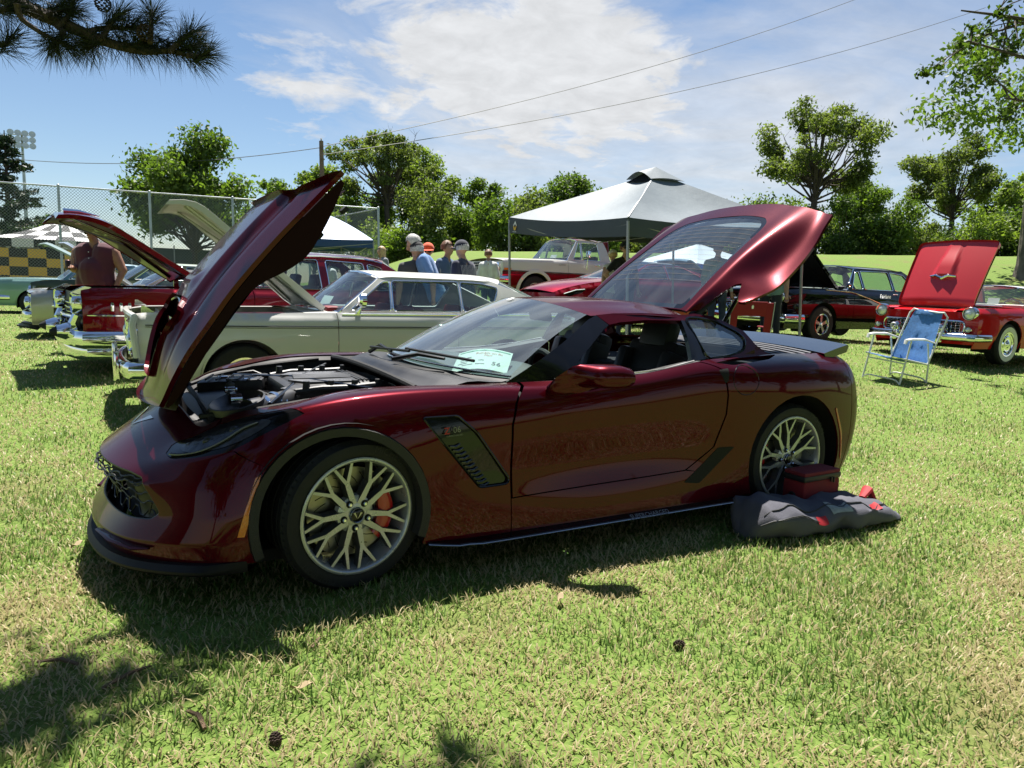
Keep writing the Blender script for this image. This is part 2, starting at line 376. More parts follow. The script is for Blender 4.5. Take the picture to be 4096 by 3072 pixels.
def ground(x, y):
    x = np.asarray(x, float); y = np.asarray(y, float)
    z = .17 * sstep(1, 7, y) + .38 * sstep(0, 7, y) * sstep(0, 5, x) * (1 - .8 * sstep(8, 14, x)) + .22 * sstep(5, 10, x) * (1 - sstep(3, 9, y)) - .1 * sstep(8, 22, y) * (1 - sstep(-2, 5, x))
    d = 0.49 * (x + 2.2) + 0.86 * (y + 3.8)     # distance into the view: the levee
    k = (x * 0.87 - y * 0.49 + 0.09) / np.maximum(d, 1)          # sideways share: the bank is higher to the right and ends at the court
    z = z + (3.45 + 1.35 * np.clip(k, -.2, .9)) * sstep(29, 49, d) * sstep(-0.34, -0.08, k)
    return z
def gz(x, y): return float(ground(x, y))
# ------------------------------------------------------------------ lawn
def lawn():
    xs = np.unique(np.concatenate([np.linspace(-60, -12, 17), np.linspace(-12, 24, 121), np.linspace(24, 120, 33)])); ys = np.unique(np.concatenate([np.linspace(-60, -10, 14), np.linspace(-10, 30, 121), np.linspace(30, 140, 45)]))
    X, Y = np.meshgrid(xs, ys, indexing='ij'); Z = ground(X, Y); n, m = X.shape
    idx = np.arange(n * m).reshape(n, m); Fc = np.stack([idx[:-1, :-1], idx[1:, :-1], idx[1:, 1:], idx[:-1, 1:]], -1).reshape(-1, 4)
    me = fastmesh('lawn', np.c_[X.ravel(), Y.ravel(), Z.ravel()], Fc); me.shade_smooth()
    m_ = bpy.data.materials.new('lawn_soil_and_turf'); m_.use_nodes = True; nt = m_.node_tree; lk = nt.links; b = nt.nodes['Principled BSDF']; b.inputs['Roughness'].default_value = .9; b.inputs['Specular IOR Level'].default_value = .15
    tc = nt.nodes.new('ShaderNodeTexCoord')
    def noise(sc, de=6, ro=.6, off=0):
        n = nt.nodes.new('ShaderNodeTexNoise'); n.inputs['Scale'].default_value = sc; n.inputs['Detail'].default_value = de; n.inputs['Roughness'].default_value = ro
        mp = nt.nodes.new('ShaderNodeMapping'); mp.inputs['Location'].default_value = (off, off * .7, 0); lk.new(tc.outputs['Object'], mp.inputs[0]); lk.new(mp.outputs[0], n.inputs['Vector']); return n.outputs[0]
    def ramp(f, *st):
        r = nt.nodes.new('ShaderNodeValToRGB'); e = r.color_ramp.elements
        while len(e) < len(st): e.new(.5)
        for i, (p, c) in enumerate(st): e[i].position = p; e[i].color = (*c, 1)
        lk.new(f, r.inputs[0]); return r.outputs[0]
    def mix(f, a, c):
        x = nt.nodes.new('ShaderNodeMix'); x.data_type = 'RGBA'; lk.new(f, x.inputs['Factor']); lk.new(a, x.inputs['A']); lk.new(c, x.inputs['B']); return x.outputs['Result']
    fine = ramp(noise(38, 8, .7), (.30, (.060, .098, .017)), (.5, (.13, .20, .040)), (.72, (.235, .28, .08)))
    straw = ramp(noise(60, 8, .75, 3), (.3, (.085, .062, .032)), (.55, (.20, .155, .075)), (.75, (.34, .28, .15)))
    patch = ramp(noise(.9, 5, .62, 9), (.54, (0, 0, 0)), (.74, (.8, .8, .8)))
    lk.new(mix(patch, fine, straw), b.inputs['Base Color'])
    bp = nt.nodes.new('ShaderNodeBump'); bp.inputs['Strength'].default_value = .6; bp.inputs['Distance'].default_value = .02; lk.new(noise(45, 8, .75, 1), bp.inputs['Height']); lk.new(bp.outputs[0], b.inputs['Normal'])
    tag(add('lawn', me, m_), kind='structure')
lawn()
# ================================================================== the sports car
# control net of its left flank: stations from nose centre round to tail centre, levels sill -> inner top edge
NET=[
 [(-2.31,0,.13),(-2.335,0,.21),(-2.26,0,.33),(-2.335,0,.455),(-2.255,0,.52),(-2.115,0,.632),(-1.985,0,.727)],
 [(-2.28,-.3,.14),(-2.305,-.3,.225),(-2.23,-.3,.335),(-2.295,-.3,.46),(-2.215,-.3,.522),(-2.08,-.29,.628),(-1.96,-.28,.715)],
 [(-2.20,-.57,.16),(-2.22,-.57,.245),(-2.17,-.55,.35),(-2.20,-.54,.47),(-2.13,-.53,.535),(-2.015,-.51,.617),(-1.92,-.50,.676)],
 [(-2.07,-.77,.18),(-2.08,-.77,.265),(-2.06,-.74,.37),(-2.06,-.71,.48),(-2.03,-.69,.56),(-1.95,-.65,.64),(-1.86,-.57,.70)],
 [(-1.93,-.91,.20),(-1.93,-.905,.28),(-1.93,-.88,.38),(-1.925,-.845,.50),(-1.90,-.81,.60),(-1.84,-.755,.69),(-1.78,-.63,.745)],
 [(-1.79,-.945,.20),(-1.79,-.95,.29),(-1.79,-.94,.40),(-1.78,-.915,.53),(-1.76,-.885,.64),(-1.72,-.82,.745),(-1.68,-.68,.77)],
 [(-1.58,-.955,.2),(-1.58,-.965,.3),(-1.58,-.96,.43),(-1.58,-.945,.57),(-1.58,-.92,.69),(-1.57,-.855,.79),(-1.56,-.70,.79)],
 [(-1.355,-.955,.2),(-1.355,-.97,.3),(-1.355,-.968,.45),(-1.355,-.955,.60),(-1.355,-.935,.72),(-1.355,-.865,.825),(-1.355,-.70,.83)],
 [(-1.12,-.955,.18),(-1.12,-.965,.30),(-1.12,-.963,.45),(-1.12,-.953,.60),(-1.12,-.932,.73),(-1.12,-.862,.84),(-1.12,-.705,.845)],
 [(-.9,-.955,.16),(-.9,-.955,.30),(-.9,-.945,.45),(-.9,-.94,.60),(-.9,-.925,.73),(-.9,-.86,.842),(-.9,-.715,.845)],
 [(-.6,-.955,.155),(-.6,-.945,.30),(-.6,-.925,.45),(-.6,-.928,.60),(-.6,-.918,.73),(-.6,-.865,.835),(-.6,-.745,.848)],
 [(-.2,-.955,.155),(-.2,-.935,.3),(-.2,-.905,.45),(-.2,-.915,.60),(-.2,-.912,.73),(-.2,-.885,.82),(-.2,-.82,.862)],
 [(.25,-.955,.155),(.25,-.935,.3),(.25,-.905,.45),(.25,-.912,.6),(.25,-.915,.73),(.25,-.895,.84),(.25,-.84,.885)],
 [(.65,-.955,.155),(.65,-.94,.3),(.65,-.92,.45),(.65,-.925,.62),(.65,-.928,.77),(.65,-.905,.89),(.65,-.84,.945)],
 [(.95,-.965,.16),(.95,-.965,.3),(.95,-.96,.45),(.95,-.958,.63),(.95,-.955,.79),(.95,-.92,.905),(.95,-.80,.955)],
 [(1.355,-.975,.18),(1.355,-.982,.30),(1.355,-.982,.46),(1.355,-.978,.64),(1.355,-.968,.80),(1.355,-.92,.92),(1.355,-.76,.968)],
 [(1.65,-.96,.2),(1.65,-.972,.31),(1.65,-.972,.47),(1.65,-.965,.64),(1.65,-.952,.80),(1.65,-.90,.915),(1.65,-.74,.965)],
 [(1.84,-.93,.22),(1.87,-.94,.33),(1.90,-.94,.48),(1.91,-.93,.64),(1.90,-.91,.80),(1.87,-.86,.91),(1.86,-.72,.965)],
 [(1.95,-.85,.24),(2.0,-.86,.34),(2.04,-.86,.50),(2.05,-.85,.66),(2.03,-.83,.81),(1.99,-.79,.915),(1.97,-.67,.965)],
 [(2.07,-.55,.26),(2.12,-.56,.36),(2.15,-.56,.52),(2.15,-.55,.68),(2.13,-.55,.83),(2.10,-.54,.92),(2.06,-.48,.965)],
 [(2.12,0,.27),(2.16,0,.37),(2.19,0,.53),(2.19,0,.69),(2.17,0,.84),(2.14,0,.93),(2.10,0,.97)]]
class Surf:
    crease=None   # how far the skin breaks into character lines at its levels, along the stations
    def __init__(s,net,closed=True):
        N=np.array(net,float); n=len(N); mir=N*np.array([1,-1,1])
        # extend past both centre lines so that the join is smooth
        full=np.concatenate([mir[1:n][::-1],N,mir[:n-1][::-1]]) if closed else np.concatenate([mir[1:n][::-1],N])
        s.off=n-1; s.n=n
        idx=np.arange(len(full)); s.M=s._coef(full)
        s.full=full; s.m=N.shape[1]
        s.second=[]
    def _coef(s,A):
        # C2 cubic: tangents for unit spacing (natural), along axis 0
        n=len(A); T=np.zeros((n,n)); B=np.zeros_like(A)
        T[0,0]=2;T[0,1]=1;B[0]=3*(A[1]-A[0]);T[-1,-1]=2;T[-1,-2]=1;B[-1]=3*(A[-1]-A[-2])
        for i in range(1,n-1): T[i,i-1]=1;T[i,i]=4;T[i,i+1]=1;B[i]=3*(A[i+1]-A[i-1])
        return np.linalg.solve(T,B.reshape(n,-1)).reshape(A.shape)
    @staticmethod
    def _h(t): return 2*t**3-3*t**2+1,t**3-2*t**2+t,-2*t**3+3*t**2,t**3-t**2
    def __call__(s,u,v):
        u=np.atleast_1d(np.asarray(u,float)); v=np.atleast_1d(np.asarray(v,float))
        p=np.clip(u+s.off,0,len(s.full)-1.000001); i=np.floor(p).astype(int); t=(p-i)[:,None,None]
        h=s._h(t); C=h[0]*s.full[i]+h[1]*s.M[i]+h[2]*s.full[i+1]+h[3]*s.M[i+1]   # (N,m,3)
        m=s.m
        if not hasattr(s,'Ti'):
            T=np.zeros((m,m));T[0,0]=2;T[0,1]=1;T[-1,-1]=2;T[-1,-2]=1
            for k in range(1,m-1): T[k,k-1]=1;T[k,k]=4;T[k,k+1]=1
            s.Ti=np.linalg.inv(T)
        B=np.empty_like(C);B[:,0]=3*(C[:,1]-C[:,0]);B[:,-1]=3*(C[:,-1]-C[:,-2]);B[:,1:-1]=3*(C[:,2:]-C[:,:-2])
        D=np.einsum('ab,nbc->nac',s.Ti,B)
        q=np.clip(v,0,m-1.000001);k=np.floor(q).astype(int);w=(q-k)[:,None];r=np.arange(len(k))
        h=s._h(w); P=h[0]*C[r,k]+h[1]*D[r,k]+h[2]*C[r,k+1]+h[3]*D[r,k+1]
        if s.crease is None: return P
        g=np.interp(np.abs(u),*s.crease)[:,None]; return P*(1-g)+g*(C[r,k]*(1-w)+C[r,k+1]*w)
HB=Surf(NET); HB.crease=([0,2.6,4.5,9,14,20],[.92,.9,.55,.25,.15,.25])
def inv(surf,err,u0,v0,it=30):
    p=np.array([u0,v0],float)
    for _ in range(it):
        e=err(surf(p[0],p[1])[0]); J=np.zeros((2,2)); h=1e-4
        J[:,0]=(err(surf(p[0]+h,p[1])[0])-e)/h; J[:,1]=(err(surf(p[0],p[1]+h)[0])-e)/h
        try: d=np.linalg.solve(J,-e)
        except Exception: break
        n=np.abs(d).max(); d=d*min(1,.5/n) if n>0 else d
        p=p+d
        p[1]=np.clip(p[1],0,6)
        if n<1e-6: break
    return p
def from_xz(surf,x,z):
    U,V=np.meshgrid(np.linspace(2.5,18.5,200),np.linspace(0,6,50)); U=U.ravel();V=V.ravel()
    P=surf(U,V); k=np.argmin((P[:,0]-x)**2+(P[:,2]-z)**2)
    return inv(surf,lambda p:np.array([p[0]-x,p[2]-z]),U[k],V[k])
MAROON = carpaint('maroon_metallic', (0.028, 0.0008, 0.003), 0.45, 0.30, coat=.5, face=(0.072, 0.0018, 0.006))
def sv(L): return [tuple(from_xz(HB, x, z)) for x, z in L]
def body_fn(q, off=0.0):
    P = HB(q[:, 0], q[:, 1])
    if off:
        e = 1e-3; N = np.cross(HB(q[:, 0] + e, q[:, 1]) - HB(q[:, 0] - e, q[:, 1]), HB(q[:, 0], np.clip(q[:, 1] + e, 0, 6)) - HB(q[:, 0], np.clip(q[:, 1] - e, 0, 6)))
        N /= np.linalg.norm(N, axis=1)[:, None] + 1e-12; P = P + N * off * SGN
    return P
SCL = (0.26, 0.125)   # metres per station, per level
SGN = 1
_n = np.cross(HB(11.01, 3)[0] - HB(11, 3)[0], HB(11, 3.01)[0] - HB(11, 3)[0]); SGN = -1 if _n[1] > 0 else 1
def mirrored(o, name=None, parent=None):
    me = o.data.copy(); n = len(me.loops); 
    c = np.zeros(len(me.vertices) * 3, np.float32); me.vertices.foreach_get('co', c); c = c.reshape(-1, 3); c[:, 1] *= -1; me.vertices.foreach_set('co', c.ravel()); me.flip_normals()
    ln = [Vector(l.normal) for l in o.data.corner_normals] if False else None
    me.update(); m2 = add(name or o.name.split('.')[0], me, None, parent or o.parent); me.shade_smooth(); me.set_sharp_from_angle(angle=R(38)); return m2
def sports_car():
    car = thing('sports_car', 'dark maroon sports car with raised hood and open rear hatch on the lawn', 'car')
    P = lambda name, outl, m=MAROON, holes=(), off=0.0, res=0.035, thick=0.012, parent=car: panel(name, outl, lambda q: body_fn(q, off), m, parent, holes, res=res, scale=SCL, sign=SGN, thick=thick)
    arc = lambda cx, cz, r, a0, a1, n=22: [(cx + r * math.cos(R(a0 + (a1 - a0) * i / n)), cz + r * math.sin(R(a0 + (a1 - a0) * i / n))) for i in range(n + 1)]
    FA = sv(arc(-1.405, .335, .385, -24, 204)); RA = sv(arc(1.365, .338, .402, -24, 204))   # behind -> front, counter-clockwise
    seam = sv([(-1.82, .63), (-1.71, .57)])
    HL = [(2.33, 4.51), (2.20, 5.10), (3.11, 5.56), (4.39, 5.62), (5.84, 5.24), (6.11, 4.75), (5.77, 4.59), (5.05, 4.36), (4.34, 4.12), (3.53, 4.16)]
    HLs = [tuple(p) for p in spline(HL, 5, True)]
    # --- front fascia: whole nose, both sides
    ia = min(range(len(FA)), key=lambda i: abs(FA[i][0] - seam[1][0]) + 0.3 * abs(FA[i][1] - seam[1][1]))
    front_arch = FA[ia:]            # from the seam down to the sill on the front side
    hl_low = [(4.34, 4.12), (3.53, 4.16), (2.75, 4.28), (2.33, 4.51), (2.16, 4.85), (2.20, 5.10), (2.6, 5.36), (3.11, 5.56), (3.4, 5.62), (3.4, 6.0)]
    right = [(-s, v) for s, v in hl_low]
    half = [(3.4, 6.0), (2.0, 6.0), (1.0, 6.0)]
    outl = [front_arch[-1]] + front_arch[::-1][1:] + [seam[0]] + hl_low + half[1:] + [(0, 6.0)] + [(-s, v) for s, v in half[::-1][:-1]] + right[::-1] + [(-seam[0][0], seam[0][1])] + [(-s, v) for s, v in front_arch] + [(-front_arch[-1][0], 0.0), (-3, 0.0), (0, 0), (3, 0), (front_arch[-1][0], 0.0)]
    gr = [(2.35, 3.35), (2.54, 2.80), (2.83, 2.03), (2.62, 1.76), (2.1, 1.72), (1.0, 1.72), (0, 1.72)]
    grille = rounded([(0, 3.62), (1.2, 3.62), (1.9, 3.55)] + gr + [(-s, v) for s, v in gr[:-1][::-1]] + [(-1.9, 3.55), (-1.2, 3.62)], 0.1, 3)
    fascia = P('front_fascia', outl, holes=[grille], res=0.03)
    # grille: dark recess and a mesh of bars
    P('grille_recess', grille, VOID, off=-0.10, res=0.06, thick=0.0, parent=fascia)
    gb = MB()
    def gp(s, v, o=-0.028): return Vector(body_fn(np.array([[s, v]]), o)[0])
    for v in (1.95, 2.25, 2.55, 2.85, 3.15, 3.42):
        w = 2.62 - 0.1 * abs(v - 2.2)
        L = []
        for i in range(41):
            s = -w + 2 * w * i / 40; L.append(gp(s, v + 0.06 * (1 if (i // 2) % 2 else -1)))
        gb.tube(L, 0.0036, 5)
    for i in range(13):
        s = -2.4 + 4.8 * i / 12
        for j, v in enumerate((1.95, 2.25, 2.55, 2.85, 3.15)):
            if j % 2 == i % 2: gb.tube([gp(s - .05, v), gp(s + .05, v + .3)], 0.0034, 4)
    gb.build('grille_mesh', BLACK, fascia)
    fr = MB(); L = [gp(s, v, -0.006) for s, v in densify(grille, 0.25)]; fr.tube(L + [L[0]], 0.006, 6); fr.build('grille_frame', BLACK, fascia)
    for sgn in (1, -1):
        lamp = [(sgn * 2.50, 2.75), (sgn * 1.85, 2.75), (sgn * 1.75, 2.3), (sgn * 1.9, 1.85), (sgn * 2.55, 1.85), (sgn * 2.7, 2.1)]
        P('brake_duct', rounded(lamp, 0.12), BLACK, off=-0.05, res=0.05, thick=0.03, parent=fascia)
    # lower lip and splitter
    sp = MB(); n = 48
    ring = [(-5.0 + 10.0 * i / n) for i in range(n + 1)]
    V = []; F = []
    for s in ring:
        b = body_fn(np.array([[s, 0.0]]))[0]; c = np.array([b[0], b[1], 0]); d = c - np.array([-1.2, 0, 0]); d /= np.linalg.norm(d)
        k = 0.045 * (1 if abs(s) < 4.0 else max(0.0, 5.0 - abs(s)))
        for o, dz in ((-0.10, .012), (k * .6, .010), (k, -.012), (k, -.022), (k * .7, -.034), (-0.10, -.04)): V.append((b[0] + d[0] * o, b[1] + d[1] * o, b[2] + dz))
    for i in range(n):
        for j in range(5): F.append((i * 6 + j, i * 6 + j + 1, (i + 1) * 6 + j + 1, (i + 1) * 6 + j))
    sp.put(V, F); sp.build('splitter', mat('splitter_black', (.007, .007, .008), .55, spec=.25), car)
    for sgn in (1, -1):      # upturned winglets of the front lip
        w = MB(); L = [Vector(body_fn(np.array([[sgn * s, v]]), 0.012)[0]) for s, v in ((1.2, .95), (1.8, .85), (2.4, .7), (2.75, .75))]
        w.tube(L, [.012, .022, .022, .006], 8, flat=0.5); w.build('lip_wing', MAROON, fascia)
    # --- left side panels
    fen = [(4.34, 4.12), (5.05, 4.36), (5.77, 4.59), (6.11, 4.75), (5.84, 5.24), (5.2, 5.46), (4.39, 5.62), (3.6, 5.63), (3.44, 6.0)] + [(s, 6.0) for s in (4.5, 6, 8, 9, 10, 10.28)] + \
          [(10.24, 5.37), (10.06, 4.33), (9.985, 3.55), (9.985, 1.19), (9.985, 0.0)] + [(9.0, 0.0), (FA[0][0], 0.0)] + FA[:ia + 1] + [(seam[1][0] + .02, seam[1][1] + .02), (seam[0][0] + .02, seam[0][1] + .02)]
    vent = rounded(sv([(-1.055, .735), (-.885, .735), (-.79, .655), (-.61, .42), (-.62, .395), (-.77, .395), (-.955, .61)]), 0.07, 3)
    fender = P('fender', fen, holes=[vent]); P('fender_rest', [(0, 0)] * 3, res=9) if False else None
    dr = [(10.02, 1.19), (10.02, 3.55), (10.10, 4.33), (10.29, 5.37), (10.33, 6.0)] + [(s, 6.0) for s in (10.8, 11.4, 12, 12.5, 12.9)] + [(13.31, 5.05), (13.42, 3.85), (13.41, 3.14), (13.18, 2.10), (12.60, 1.36), (12.0, 1.30), (11.0, 1.24)]
    door = P('door', dr)
    sk = [(FA[0][0] + .05, 0.0), (10.0, 0.0), (12.0, 0.0), (RA[-1][0], 0.0)] + [p for p in RA[::-1] if p[1] < 1.3 and p[0] < 15] + [(13.5, 1.0), (12.62, 1.30), (12.0, 1.25), (11.0, 1.19), (10.02, 1.14)]
    sk = [(10.0, 0.0), (12.0, 0.0), RA[-1]] + [(13.75, 0.9), (12.62, 1.32), (12.0, 1.26), (11.0, 1.20), (10.0, 1.15)]
    P('rocker_panel', sk)
    scoop = rounded(sv([(.49, .285), (.74, .462), (.855, .462), (.60, .27)]), 0.06, 3)
    top = [(15.5, 6.0), (14.6, 6.0), (14.0, 6.0), (13.5, 6.0), (12.95, 6.0)]
    rs = rounded([(13.28, 5.62), (14.0, 5.93), (14.95, 5.93), (14.6, 5.55), (13.7, 5.30)], .08, 3)
    q_front = [(12.95, 6.0), (13.36, 5.05), (13.46, 3.85), (13.45, 3.14), (13.22, 2.10), (12.64, 1.36), (13.75, 0.92)]
    qq = [RA[-1]] + [p for p in RA[::-1][1:]] + [(16.9, 0.0), (16.95, 1.5), (16.95, 3.0), (17.0, 4.6), (17.05, 6.0), (16, 6.0)] + top + q_front[1:-1] + [(13.0, 1.15)]
    qp = P('quarter_panel', qq, holes=[rs])
    P('scoop_hollow', scoop, mat('scoop_black', (.006, .006, .006), .45, spec=.2), off=0.002, res=0.03, thick=0.02, parent=qp)
    P('haunch_scoop', rs, VOID, off=-0.05, res=0.05, thick=0.0, parent=qp)
    t = RA[-1]
    rf = [(16.98, 0.0), (16.98, 1.5), (16.98, 3.0), (17.03, 4.6), (17.08, 6.0), (18, 6.0), (19, 6.0), (20, 6.0), (21, 6.0), (22, 6), (22.92, 6.0), (22.97, 4.6), (23.02, 3), (23.02, 1.5), (23.02, 0), (21, 0), (20, 0), (19, 0), (18, 0)]
    P('rear_fascia', rf, res=0.045)
    for n_ in ('fender', 'door', 'quarter_panel', 'rocker_panel'):
        o = [c for c in car.children if c.name.split('.')[0] == n_][0]; mirrored(o, n_, car)
    # --- fender vent: gloss black bezel with louvres, badge
    vb = P('fender_vent', vent, GLOSSB, off=-0.012, res=0.03, thick=0.0)
    lv = MB()
    for i in range(11):
        f = i / 10; x0 = -.925 + f * .155; z0 = .60 - f * .195
        a = Vector(body_fn(np.array([tuple(from_xz(HB, x0, z0))]), -0.006)[0]); b = Vector(body_fn(np.array([tuple(from_xz(HB, x0 + .052, z0 + .006))]), -0.006)[0])
        lv.tube([a, (a + b) / 2 + Vector((0, -.004, -.006)), b], 0.0045, 5)
    lv.build('vent_louvre', mat('vent_blue_black', (0.02, 0.025, 0.035), 0.25, coat=.6), vb)
    bz = MB(); L = [Vector(body_fn(np.array([p]), 0.001)[0]) for p in vent]; bz.tube(L + [L[0]], 0.005, 5); bz.build('vent_trim', GLOSSB, vb)
    bc = Vector(body_fn(np.array([tuple(from_xz(HB, -.905, .672))]), 0.004)[0])
    bm_ = frame(bc, (1, 0.03, 0.06), (-.3, .02, 1))
    text('badge', 'Z', .042, mat('badge_red', (.35, .008, .015), .4), vb, bm_ @ Matrix.Translation((-.038, 0, 0)), bold=.02); text('badge', '06', .040, mat('badge_steel', (.16, .16, .16), .35, .6), vb, bm_ @ Matrix.Translation((.012, 0.0, 0)))
    text('badge', 'SUPERCHARGED', .011, MATS['badge_steel'], vb, bm_ @ Matrix.Translation((0, -.024, 0)))
    P('leak_blocker', [(9.4, .3), (13.7, .3), (13.7, 5.7), (9.4, 5.7)], VOID, off=-.04, res=.12, thick=0)  # added black sheet inside the skin, blocks light leaking through the door gap
    text('skirt_lettering', 'SUPERCHARGED', .035, mat('badge_steel', (.16, .16, .16), .35, .6), car, frame((.20, -1.012, .166), (1, 0, 0), (0, .75, .65)))
    # --- arch trims
    for arc_, r_ in ((arc(-1.405, .335, .385, -20, 200, 30), 1), (arc(1.365, .338, .402, -20, 200, 30), 2)):
        if r_ == 2: continue
        tr = MB(); L = [Vector(body_fn(np.array([p]), 0.004)[0]) for p in sv(arc_)]; V = []; F = []
        cx, cz = (-1.405, .335) if r_ == 1 else (1.365, .338)
        for p in L:
            d = (Vector((cx, 0, cz)) - Vector((p.x, 0, p.z))).normalized()
            V += [p + Vector((0, .01, 0)), p + Vector((0, -.008, 0)) + d * .006, p + d * .042 + Vector((0, -.004, 0)), p + d * .05 + Vector((0, .05, 0))]
        for i in range(len(L) - 1):
            for j in range(3): F.append((i * 4 + j, i * 4 + j + 1, (i + 1) * 4 + j + 1, (i + 1) * 4 + j))
        tr.put(V, F); o = tr.build('arch_trim', mat('arch_trim_black', (.014, .014, .015), .5, bump=.3, bscale=400), car); mirrored(o)
    # wheel wells
    for cx, cz, r in ((-1.40, .335, .40), (1.365, .338, .415)):
        for sg in (-1, 1):
            w = MB(); w.lathe([(r, .94 * sg), (r, .52 * sg), (0.0, .50 * sg)], (cx, 0, cz), 'Y', 28, R(-25), R(205)); w.build('wheel_well', VOID, car)
    # --- headlights
    h = P('headlight', HLs, mat('headlight_smoke', (.006, .006, .007), .12, spec=.35), off=-0.002, res=0.03, thick=0.0)
    inner = [(3.0, 4.55), (2.75, 4.9), (3.4, 5.2), (4.3, 5.25), (5.2, 4.95), (5.3, 4.7), (4.6, 4.42), (3.8, 4.36)]
    drl = MB(); L = [Vector(body_fn(np.array([p]), 0.001)[0]) for p in spline([(2.55, 4.5), (3.0, 4.42), (3.6, 4.42), (4.1, 4.62), (4.55, 4.88), (5.0, 4.92)], 6)]
    drl.tube(L, [.006] + [.013] * (len(L) - 2) + [.006], 6, flat=.35); drl.build('light_bar', mat('light_pipe', (.12, .125, .13), .25), h)
    P('lamp_interior', [tuple(p) for p in spline(inner, 4, True)], mat('lamp_reflector', (.055, .058, .062), .22, .6, var=.35, vscale=30, bump=.3, bscale=40), off=0.0005, res=.03, thick=0, parent=h)
    for s, v, r in ((3.55, 4.88, .030), (4.25, 5.02, .026)):
        pj = MB(); c = Vector(body_fn(np.array([[s, v]]), -0.010)[0]); pj.ball(c, (r * .8, r * .35, r * .8)); pj.build('projector_lens', mat('projector', (.03, .032, .035), .08, metal=.3), h)
    mirrored(h)
    mk = sv([(-1.733, .545), (-1.752, .535), (-1.785, .44), (-1.826, .31), (-1.80, .31), (-1.765, .42)])
    P('side_marker', mk, AMBER, off=0.004, res=0.03, thick=0.006)
    mk = sv([(1.70, .64), (1.712, .645), (1.785, .49), (1.812, .31), (1.80, .31), (1.77, .48)])
    P('rear_marker', mk, REDL, off=0.004, res=0.03, thick=0.006)
    # fuel door and door handle
    fc = MB(); L = [Vector(body_fn(np.array([tuple(from_xz(HB, .91 + .093 * math.cos(a), .84 + .082 * math.sin(a)))]), 0.0)[0]) for a in np.linspace(0, 2 * math.pi, 33)]
    fc.tube(L, .0022, 4); fc.build('fuel_door', GLOSSB, qp)
    hd = P('door_handle', rounded(sv([(.722, .898), (.795, .908), (.782, .838), (.757, .826)]), .05, 2), VOID, off=0.0015, res=.02, thick=.0)
    # skirt blade
    sb = MB(); V = []; F = []; n = 30
    for i in range(n + 1):
        x = -1.03 + 1.92 * i / n; b = body_fn(np.array([[np.interp(x, [-1.12, -.9, -.6, -.2, .25, .65, .95], [8, 9, 10, 11, 12, 13, 14]), 0]]))[0]; o = .012 + .05 * min(1, i / 4) * (1 - .25 * i / n)
        if i < 3: o = .012 + .02 * i
        V += [(b[0], b[1] + .03, b[2] + .012), (b[0], b[1] - o, b[2] + .006), (b[0], b[1] - o - .004, b[2] + .001), (b[0], b[1] - o - .004, b[2] - .006), (b[0], b[1] + .06, b[2] - .016)]
    for i in range(n):
        for j in range(4): F.append((i * 5 + j, i * 5 + j + 1, (i + 1) * 5 + j + 1, (i + 1) * 5 + j))
    sb.put(V, F); sb.build('side_skirt', GLOSSB, car)
    ed = MB(); ed.tube([Vector(V[i * 5 + 2]) + Vector((0, -.003, -.002)) for i in range(n + 1)], .0035, 5); ed.build('skirt_edge', ALU, car)
    # --- greenhouse
    YR = -1
    def ws(q):   # windshield: a across -1..1, t base..top
        a, t = q[:, 0], q[:, 1]
        bx = -.83 + .33 * np.abs(a) ** 2.2; by = .745 * a; bz = .895 - .035 * a ** 2
        tx = -.06 + .125 * np.abs(a) ** 2.2; ty = .575 * a; tz = 1.250 - .075 * np.abs(a) ** 2.2
        x = bx + (tx - bx) * t; y = by + (ty - by) * (t + .08 * np.sin(math.pi * t) * 0); z = bz + (tz - bz) * t + .028 * np.sin(math.pi * t)
        return np.c_[x, y, z]
    wsm = gridmesh('windshield', ws, 32, 16, (-.965, .965), (0, 1)); wo = add('windshield', wsm, glassmat('windshield_glass', (.66, .84, .81), .14, dust_glare=.17), car)  # stronger film here paints a pale sky reflection over the haze
    band = MB(); L = [Vector(p) for p in ws(np.c_[np.linspace(-.97, .97, 33), np.full(33, .03)])]; band.tube(L, .018, 6, flat=.3); band.build('glass_edge', GLOSSB, wo)
    sticker = MB(); c = [Vector(p) + Vector((-.004, 0, .006)) for p in ws(np.array([[.02, .93], [.09, .93], [.09, .98], [.02, .98]]))]; sticker.put(c, [(0, 1, 2, 3)]); sticker.build('glass_sticker', PAPER, wo)
    def roof(q):
        a, t = q[:, 0], q[:, 1]; fx = -.06 + .125 * np.abs(a) ** 2.2; x = fx + (.80 - .03 * a ** 2 - fx) * t
        w = .575 + .035 * np.sin(math.pi * t * .9) + .03 * t; y = a * w
        zc = 1.245 + .030 * np.sin(math.pi * (t * .72 + .06)) - .005 * t; z = zc - .075 * np.abs(a) ** 2.2 - .012 * (a ** 2) * t - .012 * t * t
        ridge = .010 * np.exp(-((np.abs(a) - .55) / .09) ** 2) * np.sin(math.pi * np.clip(t, 0, 1)); return np.c_[x, y, z + ridge]
    add('roof', gridmesh('roof', roof, 40, 20, (-1, 1), (0, 1)), MAROON, car)
    # A pillar / roof rail / B pillar as one trimmed side frame per side
    def rail(x):  # upper edge of side glass
        return np.interp(x, [-.55, -.33, .0, .06, .16, .35, .70, .80], [.845, .935, 1.120, 1.158, 1.165, 1.185, 1.185, 1.18])
    def sidey(x, z):
        zb = np.interp(x, [-.6, -.2, .25, .65, 1.2], [.848, .862, .885, .945, .965]); zt = 1.19
        yb = np.interp(x, [-.6, -.2, .25, .65, 1.2], [.745, .80, .81, .80, .74]); yt = np.interp(x, [-.6, 0, .4, .8, 1.2], [.62, .585, .615, .605, .585])
        t = np.clip((z - zb) / (zt - zb), -.3, 1.1); return -(yb + (yt - yb) * t + .018 * np.sin(math.pi * np.clip(t, 0, 1)))
